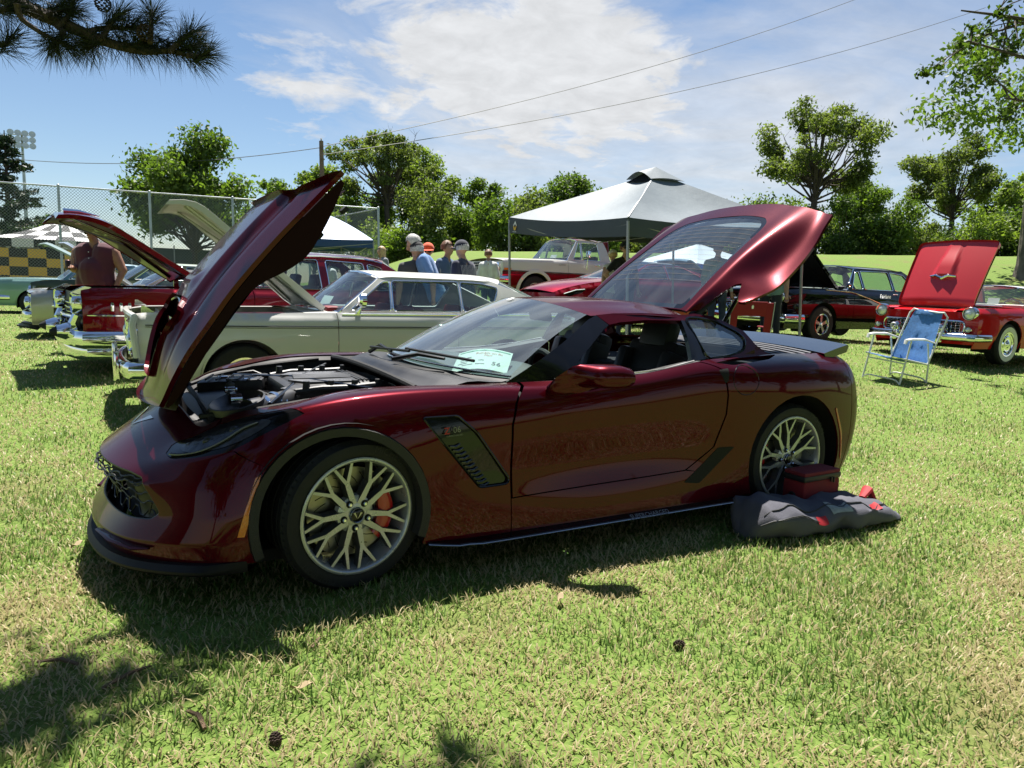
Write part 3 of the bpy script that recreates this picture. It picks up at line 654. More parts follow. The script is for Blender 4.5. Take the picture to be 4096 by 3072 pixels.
    sfn = lambda q: np.c_[q[:, 0], sidey(q[:, 0], q[:, 1]), q[:, 1]]
    apil = [(-.56, .845), (-.30, .985), (.02, 1.155), (.085, 1.18), (.14, 1.13), (.10, 1.110), (-.08, .985), (-.235, .868), (-.32, .862)]
    rl = [(.087, 1.181), (.20, 1.192), (.40, 1.197), (.80, 1.19), (.80, 1.160), (.40, 1.160), (.22, 1.145), (.145, 1.132)]
    o = panel('roof_rail', rl, sfn, MAROON, car, res=.03, sign=1, thick=.03); mirrored(o)
    o = panel('windscreen_pillar', apil, sfn, GLOSSB, car, res=.03, sign=1, thick=.03); mirrored(o)
    bp = [(.62, .943), (.79, .955), (.735, 1.19), (.665, 1.19), (.68, 1.0)]
    o = panel('door_pillar', [(.62, .94), (.74, .95), (.70, 1.165), (.67, 1.165)], sfn, GLOSSB, car, res=.04, sign=1, thick=.03); mirrored(o)
    qw = rounded([(.745, .952), (.70, 1.175), (.80, 1.178), (.95, 1.158), (1.10, 1.09), (1.135, 1.05), (1.09, .99), (.93, .962)], .04, 3)
    o = panel('quarter_window', qw, sfn, TINT, car, res=.04, sign=1, thick=.006); mirrored(o)
    fr = MB(); L = [Vector((p[0], sidey(p[0], p[1]) - .003, p[1])) for p in qw]; fr.tube(L + [L[0]], .008, 5); o = fr.build('window_trim', GLOSSB, car); mirrored(o)
    # rear pillar in body colour: from roof corner down past the quarter window to the haunch
    cp = [(.70, 1.185), (.80, 1.20), (.96, 1.185), (1.16, 1.10), (1.22, 1.02), (1.32, .958), (1.0, .952), (.93, .958), (1.10, .985), (1.15, 1.05), (1.11, 1.10), (.955, 1.168), (.80, 1.188)]
    o = panel('rear_pillar', cp, sfn, MAROON, car, res=.03, sign=1, thick=.05); mirrored(o)
    st = MB(); st.tube([(-.30, -.803, .866), (.1, -.818, .880), (.4, -.822, .905), (.62, -.815, .944)], .008, 6, flat=.5); o = st.build('belt_strip', ALU, car); mirrored(o)
    sh = MB()    # inner top of the door and side of the cowl
    sh.put([(-.6, -.745, .848), (-.2, -.82, .862), (.25, -.84, .885), (.65, -.84, .945), (.65, -.74, .935), (.25, -.74, .872), (-.2, -.72, .85), (-.6, -.70, .84)], [(0, 1, 6, 7), (1, 2, 5, 6), (2, 3, 4, 5)])
    o = sh.build('door_card', DARKIN, car); mirrored(o)
    # --- cowl, wipers
    cw = gridmesh('cowl', lambda q: np.c_[-1.02 + .02 * q[:, 0] ** 2 + (.20 + .30 * np.abs(q[:, 0]) ** 2.2) * q[:, 1], .735 * q[:, 0], .845 + .045 * q[:, 1] - .02 * q[:, 0] ** 2 - .012 * np.sin(q[:, 1] * 9)], 24, 8, (-1, 1), (0, 1)); add('cowl', cw, BLACK, car)
    se = MB(); se.tube([(-1.03 + .03 * (a / 12) ** 2 - .0, .70 * a / 12, .862 - .03 * (a / 12) ** 2) for a in range(-12, 13)], .016, 8); se.build('cowl_seal', RUBBER, car)
    for a0, a1, bl in (((-.90, -.12, .905), (-.73, -.42, .935), ((-.80, -.05, .955), (-.66, -.62, .945))), ((-.84, .45, .89), (-.83, .1, .925), ((-.86, .38, .925), (-.80, -.10, .945)))):
        w = MB(); w.tube([a0, ((a0[0] + a1[0]) / 2, (a0[1] + a1[1]) / 2, .945), a1], [.014, .011, .008], 6); w.tube([bl[0], bl[1]], .008, 6); w.build('wiper', BLACK, car)
    # --- rear deck, louvres, spoiler
    dk = gridmesh('rear_deck', lambda q: np.c_[1.62 + .44 * q[:, 1] - .10 * q[:, 0] ** 2, .735 * q[:, 0] * (1 - .06 * q[:, 1]), .945 + .03 * q[:, 1] - .02 * q[:, 0] ** 2], 20, 8, (-1, 1), (0, 1)); add('rear_deck', dk, BLACK, car)
    rb = MB()
    for k in range(5):
        x = 1.60 + .055 * k; rb.tube([(x - .10 * (a / 12) ** 2, .73 * a / 12, .958 + .006 * k - .02 * (a / 12) ** 2) for a in range(-12, 13)], .010, 6)
    rb.build('sill_rib', mat('sill_plastic', (.10, .10, .11), .35, var=.1), car)
    spl = MB(); V = []; F = []; n = 28
    for i in range(n + 1):
        a = -1 + 2 * i / n; b = abs(a); y = .79 * a; x = 2.105 - .105 * b ** 2.2; z = 1.045 - .022 * b ** 2
        V += [(x - .23, y, z - .055), (x - .10, y, z - .022), (x, y, z), (x + .012, y, z - .012), (x - .004, y, z - .05), (x - .20, y, z - .095)]
    for i in range(n):
        for j in range(6): F.append((i * 6 + j, i * 6 + (j + 1) % 6, (i + 1) * 6 + (j + 1) % 6, (i + 1) * 6 + j))
    F += [tuple(range(6)), tuple(n * 6 + j for j in range(6))[::-1]]
    spl.put(V, F); spl.build('spoiler', mat('spoiler_black', (.010, .011, .013), .22, coat=.8), car, angle=25)
    tailp = gridmesh('tail_infill', lambda q: np.c_[2.10 - .03 + 0 * q[:, 0] - .12 * q[:, 0] ** 2, .70 * q[:, 0], .93 + .07 * q[:, 1]], 16, 2, (-1, 1), (0, 1)); add('tail_panel', tailp, GLOSSB, car)
    # --- floor pan and cabin
    fl = MB(); fl.box((0, 0, .17), (3.9, 1.62, .05)); fl.box((-.10, 0, .33), (.10, 1.60, .40)); fl.box((1.0, 0, .40), (.10, 1.5, .52)); fl.box((1.55, 0, .46), (1.1, 1.1, .62)); fl.box((-1.95, 0, .35), (.06, 1.1, .34)); fl.build('floor_pan', VOID, car)
    ct = MB(); ct.box((1.10, 0, .80), (.95, 1.30, .10), bev=.02); ct.box((1.5, 0, .84), (.25, 1.35, .10), bev=.02); ct.build('cargo_floor', mat('cargo_carpet', (.03, .03, .032), .9, bump=.4, bscale=500), car)
    da = gridmesh('dashboard', lambda q: np.c_[-.74 + .62 * q[:, 1] + .20 * (q[:, 0]) ** 2 * (1 - q[:, 1]), .70 * q[:, 0], .868 + .02 * np.sin(q[:, 1] * 3.1) - .30 * np.clip(q[:, 1] - .85, 0, 1) * 3 - .018 * q[:, 0] ** 2 + .028 * np.exp(-((q[:, 0] + .52) / .26) ** 2 - ((q[:, 1] - .75) / .2) ** 2)], 30, 16, (-1, 1), (0, 1)); add('dashboard', da, mat('dash_vinyl', (.075, .078, .08), .55, var=.2, bump=.1, bscale=200), car)
    for yy in (-.38, .38):
        s = MB(); tl = R(18)
        s.box((.32, yy, .40), (.52, .50, .20), bev=.05); s.box((.66, yy, .72), (.13, .46, .62), rot=(0, tl, 0), bev=.05); s.box((.74, yy, 1.06), (.11, .26, .18), rot=(0, tl, 0), bev=.045)
        for dy in (-.2, .2): s.box((.62, yy + dy, .72), (.17, .09, .50), rot=(0, tl, 0), bev=.035)
        s.build('seat', mat('black_leather', (.014, .014, .015), .45, bump=.1, bscale=150), car)
    sw = MB(); c = Vector((-.06, -.38, .80)); ax = Vector((.93, 0, .36)).normalized(); e1 = Vector((0, 1, 0)); e2 = ax.cross(e1)
    sw.tube([c + (e1 * math.cos(t) + e2 * math.sin(t)) * .18 for t in np.linspace(0, 2 * math.pi, 29)], .016, 8, caps=False)
    for t in (0, math.pi, -math.pi / 2): sw.tube([c, c + (e1 * math.cos(t) + e2 * math.sin(t)) * .18], .014, 6)
    sw.ball(c, .06); sw.build('steering_wheel', DARKIN, car)
    im = MB(); im.box((.10, 0.0, 1.145), (.03, .23, .06), rot=(0, R(-12), 0), bev=.012); im.tube([(.03, 0, 1.20), (.09, 0, 1.15)], .012, 6); im.build('interior_mirror', BLACK, car)
    # --- outside mirrors
    mm = MB(); V = []; F = []
    prof = [(-.33, -.86, .815, .05, .022), (-.34, -.92, .832, .07, .032), (-.29, -.965, .868, .10, .048), (-.205, -.985, .902, .13, .058), (-.155, -1.02, .906, .125, .058), (-.145, -1.08, .905, .11, .054), (-.14, -1.11, .903, .09, .042), (-.14, -1.12, .902, .04, .02)]
    k = 14
    for (x, y, z, a, b) in prof:
        for j in range(k):
            t = 2 * math.pi * j / k; ct_, st_ = math.cos(t), math.sin(t); V.append((x + a * math.copysign(abs(ct_) ** .7, ct_), y - .25 * a * math.copysign(abs(ct_) ** .7, ct_), z + b * math.copysign(abs(st_) ** .75, st_)))
    for i in range(len(prof) - 1):
        for j in range(k): F.append((i * k + j, i * k + (j + 1) % k, (i + 1) * k + (j + 1) % k, (i + 1) * k + j))
    F.append(tuple((len(prof) - 1) * k + j for j in range(k))); mm.put(V, F); o = mm.build('door_mirror', MAROON, car, angle=60); mirrored(o)
    return car
SPORTS = sports_car()
RIMM = mat('machined_rim', (.42, .43, .455), .28, .55, var=.08, vscale=10, coat=.4)
def hero_wheel(Rt, Wt, Rr):
    e = bpy.data.objects.new('wheel', None); COL.objects.link(e); e.empty_display_size = .1
    h = Wt / 2; t = MB()
    side = Rt - Rr
    prof = [(Rr - .012, h - .03), (Rr - .006, h - .008), (Rr + .004, h - .002), (Rr + side * .35, h + .006), (Rr + side * .75, h + .002), (Rt - .012, h - .016)]
    tread = []
    for k, w in enumerate((.86, .62, .60, .32, .30, 0.02, -.02, -.30, -.32, -.60, -.62, -.86)): tread.append((Rt - (.007 if k in (1, 2, 3, 4) and False else 0), h * w))
    grooves = [(Rt, h * .80), (Rt, h * .56), (Rt - .008, h * .55), (Rt - .008, h * .47), (Rt, h * .46), (Rt, h * .12), (Rt - .008, h * .11), (Rt - .008, h * .03), (Rt, h * .02), (Rt, -h * .4), (Rt - .008, -h * .41), (Rt - .008, -h * .49), (Rt, -h * .5), (Rt, -h * .8)]
    full = [(r, -y) for r, y in prof] + [(r, -y) for r, y in grooves] + [(r, y) for r, y in prof[::-1]]
    t.lathe(full, axis='Y', n=72)
    tyre = t.build('tyre', RUBBER, e, angle=28)
    sp = MB()       # shoulder sipes
    for k in range(64):
        a = 2 * math.pi * k / 64; c, s = math.cos(a), math.sin(a)
        sp.tube([((Rt + .0006) * c, -h * .55, (Rt + .0006) * s), ((Rt - .006) * math.cos(a + .05), -h * .93, (Rt - .006) * math.sin(a + .05))], .0022, 4)
    sp.build('tread_groove', VOID, tyre)
    def curved(txt, size, rad, a0, name='sidewall_lettering'):
        V, F = text_geo(txt, size, 0, .0); out = []
        for v in V:
            a = a0 - v.x / rad; r = rad + v.y; out.append((r * math.cos(a), -h - .0085, r * math.sin(a)))
        add(name, mesh(name, out, F, False), mat('sidewall_letter', (.022, .022, .022), .6), tyre)
    curved('MICHELIN', .042, Rr + side * .55, R(62)); curved('PILOT SPORT', .030, Rr + side * .55, R(235))
    rim = MB()      # barrel and lip
    rim.lathe([(Rr + .002, -h + .006), (Rr + .004, -h - .004), (Rr - .004, -h - .008), (Rr - .010, -h - .006), (Rr - .016, -h + .004), (Rr - .022, -h + .03), (Rr - .034, -h + .09), (Rr - .036, h - .04), (Rr - .01, h - .01)], axis='Y', n=72)
    rb = rim.build('rim', RIMM, e, angle=50)
    face = -h + .004
    def spoke(mb, a0, r0, a1, r1, w0, w1, y0, y1, d):
        p0 = Vector((r0 * math.cos(a0), y0, r0 * math.sin(a0))); p1 = Vector((r1 * math.cos(a1), y1, r1 * math.sin(a1))); t = (p1 - p0).normalized(); n = t.cross(Vector((0, 1, 0))).normalized()
        V = []
        for p, w in ((p0, w0), (p1, w1)):
            V += [p - n * w * .62, p + n * w * .62, p + n * w + Vector((0, d, 0)), p - n * w + Vector((0, d, 0))]
        mb.put(V, [(1, 2, 6, 5), (3, 0, 4, 7), (2, 3, 7, 6), (0, 3, 2, 1), (4, 5, 6, 7)]); ST.put([v + Vector((0, -.0004, 0)) for v in (V[0], V[1], V[5], V[4])], [(0, 1, 2, 3)])
    S = MB(); ST = MB(); hubr = .060
    for k in range(5):
        c = -math.pi / 2 + 2 * math.pi * k / 5
        for sg in (-1, 1):
            f0 = c + sg * R(13); f1 = c + sg * R(15); rf = Rr * .60
            spoke(S, c + sg * R(20), hubr - .012, f1, rf, .022, .0165, face + .020, face + .016, .04)
            spoke(S, f1, rf - .008, c + sg * R(5.5), Rr - .012, .0128, .0092, face + .0165, face + .004, .035)
            spoke(S, f1, rf - .008, c + sg * R(25.5), Rr - .012, .0128, .0092, face + .0165, face + .004, .035)
    S.build('spokes', mat('spoke_grey', (.10, .10, .105), .38, .6), e, angle=20); ST.build('spoke_faces', RIMM, e, angle=20)
    hb = MB(); hb.lathe([(.0, face + .012), (.030, face + .012), (.034, face + .018), (.062, face + .022), (.082, face + .030), (.086, face + .06)], axis='Y', n=30); hb.build('hub', RIMM, e, angle=40)
    cc = MB(); cc.lathe([(0, face + .004), (.026, face + .005), (.031, face + .008), (.033, face + .014)], axis='Y', n=24); cap = cc.build('centre_cap', GLOSSB, e)
    cr = MB(); cr.lathe([(.0285, face + .0045), (.031, face + .002), (.0335, face + .006)], axis='Y', n=24)
    for sg in (-1, 1): cr.put([(0, face + .002, -.016), (sg * .004, face + .002, -.010), (sg * .020, face + .002, .012), (sg * .012, face + .002, .014)], [(0, 1, 2, 3)])
    cr.build('cap_emblem', ALU, cap)
    for k in range(5):
        a = math.pi / 2 + math.pi + 2 * math.pi * k / 5; x, z = .058 * math.cos(a), .058 * math.sin(a)
        lp = MB(); lp.lathe([(0, face + .016), (.0125, face + .0165), (.016, face + .018)], (x, 0, z), 'Y', 12); lp.build('lug_pocket', VOID, e)
        ln = MB(); ln.lathe([(0, face + .004), (.006, face + .004), (.0095, face + .008), (.0095, face + .018)], (x, 0, z), 'Y', 6); ln.build('lug_nut', CHROME, e)
    ds = MB(); ds.lathe([(.05, face + .085), (.10, face + .085), (.115, face + .078), (Rr * .78, face + .078), (Rr * .78, face + .10), (.05, face + .10)], axis='Y', n=48)
    dsc = ds.build('brake_disc', mat('brake_rotor', (.30, .29, .25), .35, .9, var=.15), e, angle=40)
    sl = MB()
    for k in range(18):
        a = 2 * math.pi * k / 18; sl.tube([((.125 + .05 * i / 3) * math.cos(a + .12 * i), face + .0775, (.125 + .05 * i / 3) * math.sin(a + .12 * i)) for i in range(4)], .0018, 4)
    sl.build('rotor_slot', VOID, dsc)
    return e
def caliper(car, x, y, z, a0, r):
    m = mat('caliper_red', (.42, .006, .008), .3, coat=.8); c = MB(); V = []; F = []; n = 10
    for i in range(n + 1):
        a = a0 + R(76) * (i / n - .5); w = .034 * (1 - .35 * abs(2 * i / n - 1) ** 3)
        for rr, dy in ((r - w, .05), (r - w, -.03), (r - w * .5, -.04), (r + w * .5, -.04), (r + w, -.03), (r + w, .05)): V.append((x + rr * math.cos(a), y + dy, z + rr * math.sin(a)))
    for i in range(n):
        for j in range(5): F.append((i * 6 + j, i * 6 + j + 1, (i + 1) * 6 + j + 1, (i + 1) * 6 + j))
    F += [tuple(range(6)), tuple(n * 6 + j for j in range(6))[::-1]]; c.put(V, F); c.build('brake_caliper', m, car, angle=50)
def hero_parts(car):
    fw = hero_wheel(.327, .270, .2515); rw = hero_wheel(.338, .320, .2645)
    fw.parent = car; fw.location = (-1.355, -.790, .327); fw.rotation_euler = (0, R(4), R(7.6))
    rw.parent = car; rw.location = (1.355, -.775, .338); rw.rotation_euler = (0, R(17), 0)
    for src, loc, rz in ((fw, (-1.355, .790, .327), R(187.6)), (rw, (1.355, .775, .338), R(180))):
        c = copy_tree(src, car); c.location = loc; c.rotation_euler = (0, 0, rz)
    caliper(car, -1.355, -.835, .327, R(-8), .158); caliper(car, 1.355, -.83, .338, R(184), .172)
    # ---------------- hood, hinged at the nose and tipped up
    th = R(46.8); C0 = np.array([-1.92, 0, .676]); T0 = np.array([-2.045, 0, .76])
    def opened(P):
        d = P - C0; x = d[:, 0] * math.cos(th) - d[:, 2] * math.sin(th); z = d[:, 0] * math.sin(th) + d[:, 2] * math.cos(th); return np.c_[x, d[:, 1], z] + T0
    ZEL = smoothline([(-1.99, .655), (-1.92, .676), (-1.80, .728), (-1.68, .768), (-1.52, .80), (-1.355, .826), (-1.12, .843), (-.9, .848), (-.7, .85)]); DEP = smoothline([(0, .015), (.08, .045), (.2, .05), (.42, .045), (.52, .06), (.62, .105), (.70, .125), (.78, .11), (.88, .075), (1, .02)])
    def hood(q, off=0.0):
        a, t = q[:, 0], q[:, 1]; A = np.abs(a)
        xf = -1.985 + .065 * A ** 2; xr = -.885 + .03 * sstep(.5, .6, A) + .145 * sstep(.55, 1.0, A) ** 1.3
        w = np.interp(t, [0, .06, .15, .3, .5, .8, 1], [.50, .555, .62, .685, .70, .705, .71])
        x = xf + (xr - xf) * t; y = a * w
        ze = ZEL(x)
        fr = 1 - sstep(.0, .34, t); wing = .062 * np.clip((1 - A) / .38, 0, 1); dome = .026 * (1 - sstep(.50, .585, A)) + .010 * (1 - A ** 2)
        z = ze + .051 * fr * (1 - A ** 2) + (1 - fr) * (wing + dome - .012 * np.exp(-((A - .63) / .045) ** 2)) + .020 * np.exp(-((t - .50) / .055) ** 2) * (1 - sstep(.25, .45, A))
        return opened(np.c_[x, y, z + off])
    hole = rounded([(-.38, .10), (.38, .10), (.54, .36), (.38, .43), (-.38, .43), (-.54, .36)], .05, 3)
    out = [(-1, 0)] + [(-1 + 2 * i / 24, 0) for i in range(1, 24)] + [(1, 0)] + [(1, i / 12) for i in range(1, 12)] + [(1, 1)] + [(1 - 2 * i / 40, 1) for i in range(1, 40)] + [(-1, 1)] + [(-1, 1 - i / 12) for i in range(1, 12)]
    hd = panel('hood', out, hood, MAROON, car, [hole], res=.03, scale=(.65, 1.1), sign=1, thick=.02)
    # carbon-look insert with louvres in the hood opening
    insf = lambda q: hood(q, -.075)
    panel('hood_vent_tray', rounded([(-.42, .08), (.42, .08), (.58, .37), (.42, .46), (-.42, .46), (-.58, .37)], .05, 3), insf, VOID, hd, res=.06, scale=(.65, 1.1), sign=1, thick=0)
    for i in range(4):
        t = .13 + .075 * i; w = .42 + .03 * i; l = MB(); V = []
        P = []
        for a in np.linspace(-w, w, 13): P.append((hood(np.array([[a, t]]), -.045)[0], hood(np.array([[a, t + .055]]), -.002 - .02 * abs(a))[0]))
        for p, q in P: V += [p, q]
        l.put(V, [(2 * j, 2 * j + 2, 2 * j + 3, 2 * j + 1) for j in range(12)]); l.build('hood_louvre', mat('louvre_gloss', (.02, .021, .022), .1, coat=1, spec=.8), hd)
    lip = MB(); L = [Vector(hood(np.array([[a, .42 - .02 * (a / .32) ** 2]]), .006)[0]) for a in np.linspace(-.33, .33, 17)]; lip.tube(L, .006, 5); lip.build('hood_scoop_lip', GLOSSB, hd)
    inn = [(-.97, .02), (.97, .02), (.975, .97), (.5, .975), (0, .975), (-.5, .975), (-.975, .97)]
    panel('hood_lining', inn, lambda q: hood(q, -.035 - .02), mat('hood_liner', (.010, .002, .003), .6, spec=.12), hd, res=.06, scale=(.65, 1.1), sign=-1, thick=0)
    for sg in (-1, 1):       # deep side flange of the inner panel
        V = []; F = []; n = 60
        for i in range(n + 1):
            t = .01 + .97 * i / n; dep = float(DEP(t))
            for a, o in ((.99, -.006), (.985, -dep), (.90, -dep)): V.append(hood(np.array([[sg * a, t]]), o)[0])
        for i in range(n):
            for j in range(2): F.append((i * 3 + j, i * 3 + j + 1, (i + 1) * 3 + j + 1, (i + 1) * 3 + j))
        f = MB(); f.put(V, F); f.build('hood_flange', mat('hood_inner', (.014, .002, .003), .6, spec=.12), hd)
    for t in (.80, .93):
        b = MB(); p = Vector(hood(np.array([[-.93, t]]), -.12)[0]); b.box(p, (.03, .05, .02), rot=(0, -th, 0), bev=.004); b.build('hood_stop', RUBBER, hd)
    # ---------------- rear hatch on its hinges
    an = R(35.5); H0 = np.array([.78, 0, 1.228])
    rr = [[0, .30, .55, .80, 1.04, 1.25]] * 4 + [[.10, .36, .55, .80, 1.0, 1.16], [.25, .38, .53, .80, .98, 1.13]]
    Y = [[0] * 6, [.28] * 6, [.50, .49, .475, .46, .45, .44], [.56, .57, .575, .58, .585, .57], [.60, .65, .67, .69, .70, .68], [.76, .80, .82, .82, .80, .78]]
    Hh = [[0, .03, .04, .04, .03, .01], [-.004, .025, .034, .034, .024, .005], [-.012, .012, .02, .02, .014, -.002], [-.022, 0, .005, .005, 0, -.012], [-.07, -.055, -.095, -.085, -.06, -.045], [-.115, -.14, -.15, -.12, -.08, -.055]]
    RE = [1.25, 1.235, 1.20, 1.175, 1.16, 1.13]
    net = []
    for i in range(6):
        net.append([(rr[i][k] / rr[i][5] * RE[i], -Y[i][k], Hh[i][k]) for k in range(6)])
    HS = Surf(net, False)
    def hatch(q, off=0.0):
        p = HS(q[:, 0], q[:, 1]); r, y, h = p[:, 0], p[:, 1], p[:, 2] + off
        return np.c_[H0[0] + r * math.cos(an) - h * math.sin(an), y, H0[2] + r * math.sin(an) + h * math.cos(an)]
    gl = [(-2.05, .02), (2.05, .02), (2.02, 3.3), (1.9, 3.75), (1.5, 4.02), (.6, 4.12), (-.6, 4.12), (-1.5, 4.02), (-1.9, 3.75), (-2.02, 3.3)]
    gl2 = rounded(gl, .18, 4)
    outh = [(-5, i * .5) for i in range(2, 11)][::-1] 
    edge = [(3.75, 0.0), (3.85, .5), (3.95, .9), (4.1, 1.0), (4.4, .62), (4.75, .15), (5, 0.0), (5, 1), (5, 2.2), (5, 3), (5, 4), (5, 5)]
    outl = [(-s, v) for s, v in edge[::-1]] + [(-2.2, 0)] + [(2.2, 0)] + edge + [(4, 5), (3, 5), (2, 5), (1, 5), (0, 5), (-1, 5), (-2, 5), (-3, 5), (-4, 5)]
    frm = panel('hatch', outl, hatch, MAROON, car, [gl2], res=.03, scale=(.17, .25), sign=1, thick=.018)
    m_ = frm.data
    panel('hatch_glass', gl2, lambda q: hatch(q, -.004), glassmat('hatch_glass', (.50, .60, .63), .06), frm, res=.05, scale=(.17, .25), sign=1, thick=0)
    fb = MB(); V = []; F = []; n = len(gl2)
    for p in gl2:
        for k, o in ((1.0, -.002), (.90, -.003)): V.append(hatch(np.array([[p[0] * k, 2.06 + (p[1] - 2.06) * (k + .03 * (k < 1))]]), o)[0])
    for i in range(n): F.append((2 * i, 2 * ((i + 1) % n), 2 * ((i + 1) % n) + 1, 2 * i + 1))
    fb.put(V, F); fb.build('glass_frit', GLOSSB, frm)
    hl = MB()
    for k in range(13):
        v = .9 + .22 * k; hl.tube([Vector(hatch(np.array([[a, v]]), .001)[0]) for a in np.linspace(-1.75, 1.75, 15)], .0008, 3, caps=False)
    hl.build('defroster_wire', mat('defroster', (.25, .18, .12), .5), frm)
    panel('hatch_lining', [(-3.4, .1), (3.4, .1), (3.5, 2.2), (3.5, 4.6), (-3.5, 4.6), (-3.5, 2.2)], lambda q: hatch(q, -.055), mat('hatch_inner', (.02, .02, .021), .6), frm, [[(p[0] * 1.02, p[1]) for p in gl2]], res=.06, scale=(.17, .25), sign=-1, thick=0)
    for sg in (-1, 1):
        s = MB(); p = hatch(np.array([[-sg * 3.4, 2.0]]), -.05)[0]; m1 = (1.02, sg * .60, 1.10); mid = (Vector(m1) + Vector(p)) / 2
        s.tube([m1, mid], .013, 8); s.tube([mid, p], .006, 6); s.build('hatch_strut', GLOSSB, car)
    # ---------------- engine bay
    bay = MB(); V = []; F = []; ss = np.linspace(-10.2, 10.2, 81)
    for s in ss:
        p = HB(s, 6.0)[0]; c = np.array([-1.35, 0]); d = c - p[:2]; d /= np.linalg.norm(d)
        V += [p + [0, 0, -.006], [p[0] + d[0] * .03, p[1] + d[1] * .03, p[2] - .03], [p[0] + d[0] * .05, p[1] + d[1] * .05, p[2] - .14], [p[0] + d[0] * .12, p[1] + d[1] * .12, .50]]
    for i in range(80):
        for j in range(3): F.append((i * 4 + j, i * 4 + j + 1, (i + 1) * 4 + j + 1, (i + 1) * 4 + j))
    bay.put(V, F); bay.box((-1.35, 0, .50), (1.3, 1.4, .02)); bay.build('engine_bay', mat('bay_black', (.010, .008, .009), .55), car)
    eng = bpy.data.objects.new('engine', None); COL.objects.link(eng); eng.parent = car
    ENGB = mat('engine_black', (.028, .028, .030), .42, var=.25, vscale=8, bump=.05)
    ENGG = mat('engine_grey', (.16, .16, .165), .38, .4, var=.2, vscale=5)
    ZT = .80; EX = -.14
    cv = gridmesh('cover', lambda q: np.c_[EX - 1.33 + .50 * q[:, 1], .27 * q[:, 0] * (1 - .12 * q[:, 1] ** 2), ZT - .035 * np.abs(q[:, 0]) ** 5 - .03 * np.abs(2 * q[:, 1] - 1) ** 9 + .012 * q[:, 1]], 26, 20, (-1, 1), (0, 1)); add('engine_cover', cv, ENGB, eng)
    sd = MB(); sd.box((EX - 1.07, 0, .715), (.56, .58, .15), bev=.03); sd.build('cover_base', ENGB, eng)
    for k in range(8): b = MB(); b.box((EX - 1.13 + .004 * k, -.085 + .0225 * k, ZT + .008), (.30, .012, .008), bev=.002); b.build('cover_rib', ENGG, eng)
    for k in range(7): b = MB(); b.box((EX - .97 + .022 * k, 0, ZT + .009 - .0015 * k), (.009, .42 - .02 * k, .008), bev=.002); b.build('cover_rib', ENGB, eng)
    for sg in (-1, 1):
        b = MB(); b.prism([(-1.31, .10), (-1.24, .20), (-.98, .20), (-1.02, .12), (-1.26, .09)], lambda p, s_: Vector((EX + p[0], sg * p[1], ZT - .003 + .009 * s_))); b.build('cover_plate', ENGG, eng)
        text('cover_lettering', 'SUPERCHARGED', .035, INK, eng, frame((EX - 1.11, sg * .165, ZT + .0075), (.9, -.0, .01), (0, .9, 0)) )
        fr_ = MB(); fr_.tube([(EX - 1.32, sg * .31, .775), (EX - 1.2, sg * .335, .79), (EX - 1.05, sg * .335, .79), (EX - .86, sg * .31, .80)], .016, 8); fr_.build('fuel_rail', ENGB, eng)
        for k in range(4): c = MB(); c.lathe([(0, .028), (.016, .026), (.018, 0), (.022, -.03)], (EX - 1.27 + .12 * k, sg * .315, .80), 'Z', 10); c.build('coil_cap', ENGB, eng)
        rd = MB(); rd.tube([(-1.36, 0, .80), (-1.62, sg * .52, .755)], .011, 8); rd.build('brace_rod', GLOSSB, eng)
        rd = MB(); rd.tube([(-1.36, sg * .05, .80), (-1.08, sg * .58, .80)], .010, 8); rd.build('brace_rod', GLOSSB, eng)
    random.seed(5)
    for k in range(44):       # hoses, pulleys and brackets ahead of the cover
        x, y = random.uniform(-1.72, -1.46), random.uniform(-.52, .52); h = MB(); z = random.uniform(.66, .755)
        if k % 2: h.tube([(x, y, z - .06), (x + .03, y + .04, z + .01), (x + .11, y + random.uniform(-.12, .12), z + .02), (x + .2, y + random.uniform(-.1, .1), z - .02)], random.uniform(.006, .018), 8); h.build('hose', RUBBER if k % 4 == 1 else ENGB, eng)
        else: q_ = random.uniform(.35, .9); h.lathe([(0, .03 * q_), (.03 * q_, .028 * q_), (.034 * q_, .01 * q_), (.045 * q_, 0), (.045 * q_, -.05)], (x, y, z), 'Z' if k % 4 else 'X', 14); h.build('pulley', ENGG if k % 4 else CHROME, eng)
    it = MB(); it.tube([(-1.70, -.44, .715), (-1.58, -.36, .725), (-1.47, -.26, .735)], [.055, .052, .05], 14); it.build('intake_tube', ENGB, eng)
    for q in (.3, .55): cl = MB(); p = Vector((-1.70, -.44, .715)).lerp(Vector((-1.47, -.26, .735)), q); cl.lathe([(.058, -.012), (.060, 0), (.058, .012)], (0, 0, 0), 'Z', 16); o = cl.build('hose_clamp', CHROME, eng); o.location = p; o.rotation_euler = Vector((.23, .18, .02)).to_track_quat('Z', 'Y').to_euler()
    tb = MB(); tb.box((-1.44, -.22, .735), (.11, .12, .10), rot=(0, 0, R(38)), bev=.02); tb.build('throttle_body', ENGG, eng)
    # air scoop: dished funnel
    sc = MB(); V = []; F = []; n = 22
    for i in range(n):
        a = 2 * math.pi * i / n; cx, cy = -1.745, -.42
        for r, z in ((1.0, .735), (1.04, .765), (.97, .768), (.75, .715), (.35, .68)):
            V.append((cx + .115 * r * math.cos(a) + (.02 if r < .8 else 0), cy + .20 * r * math.sin(a), z + .03 * math.cos(a) * (r > .9)))
    for i in range(n):
        for j in range(4): F.append((i * 5 + j, ((i + 1) % n) * 5 + j, ((i + 1) % n) * 5 + j + 1, i * 5 + j + 1))
    F.append(tuple(i * 5 + 4 for i in range(n))); sc.put(V, F); sc.build('air_scoop', ENGB, eng)
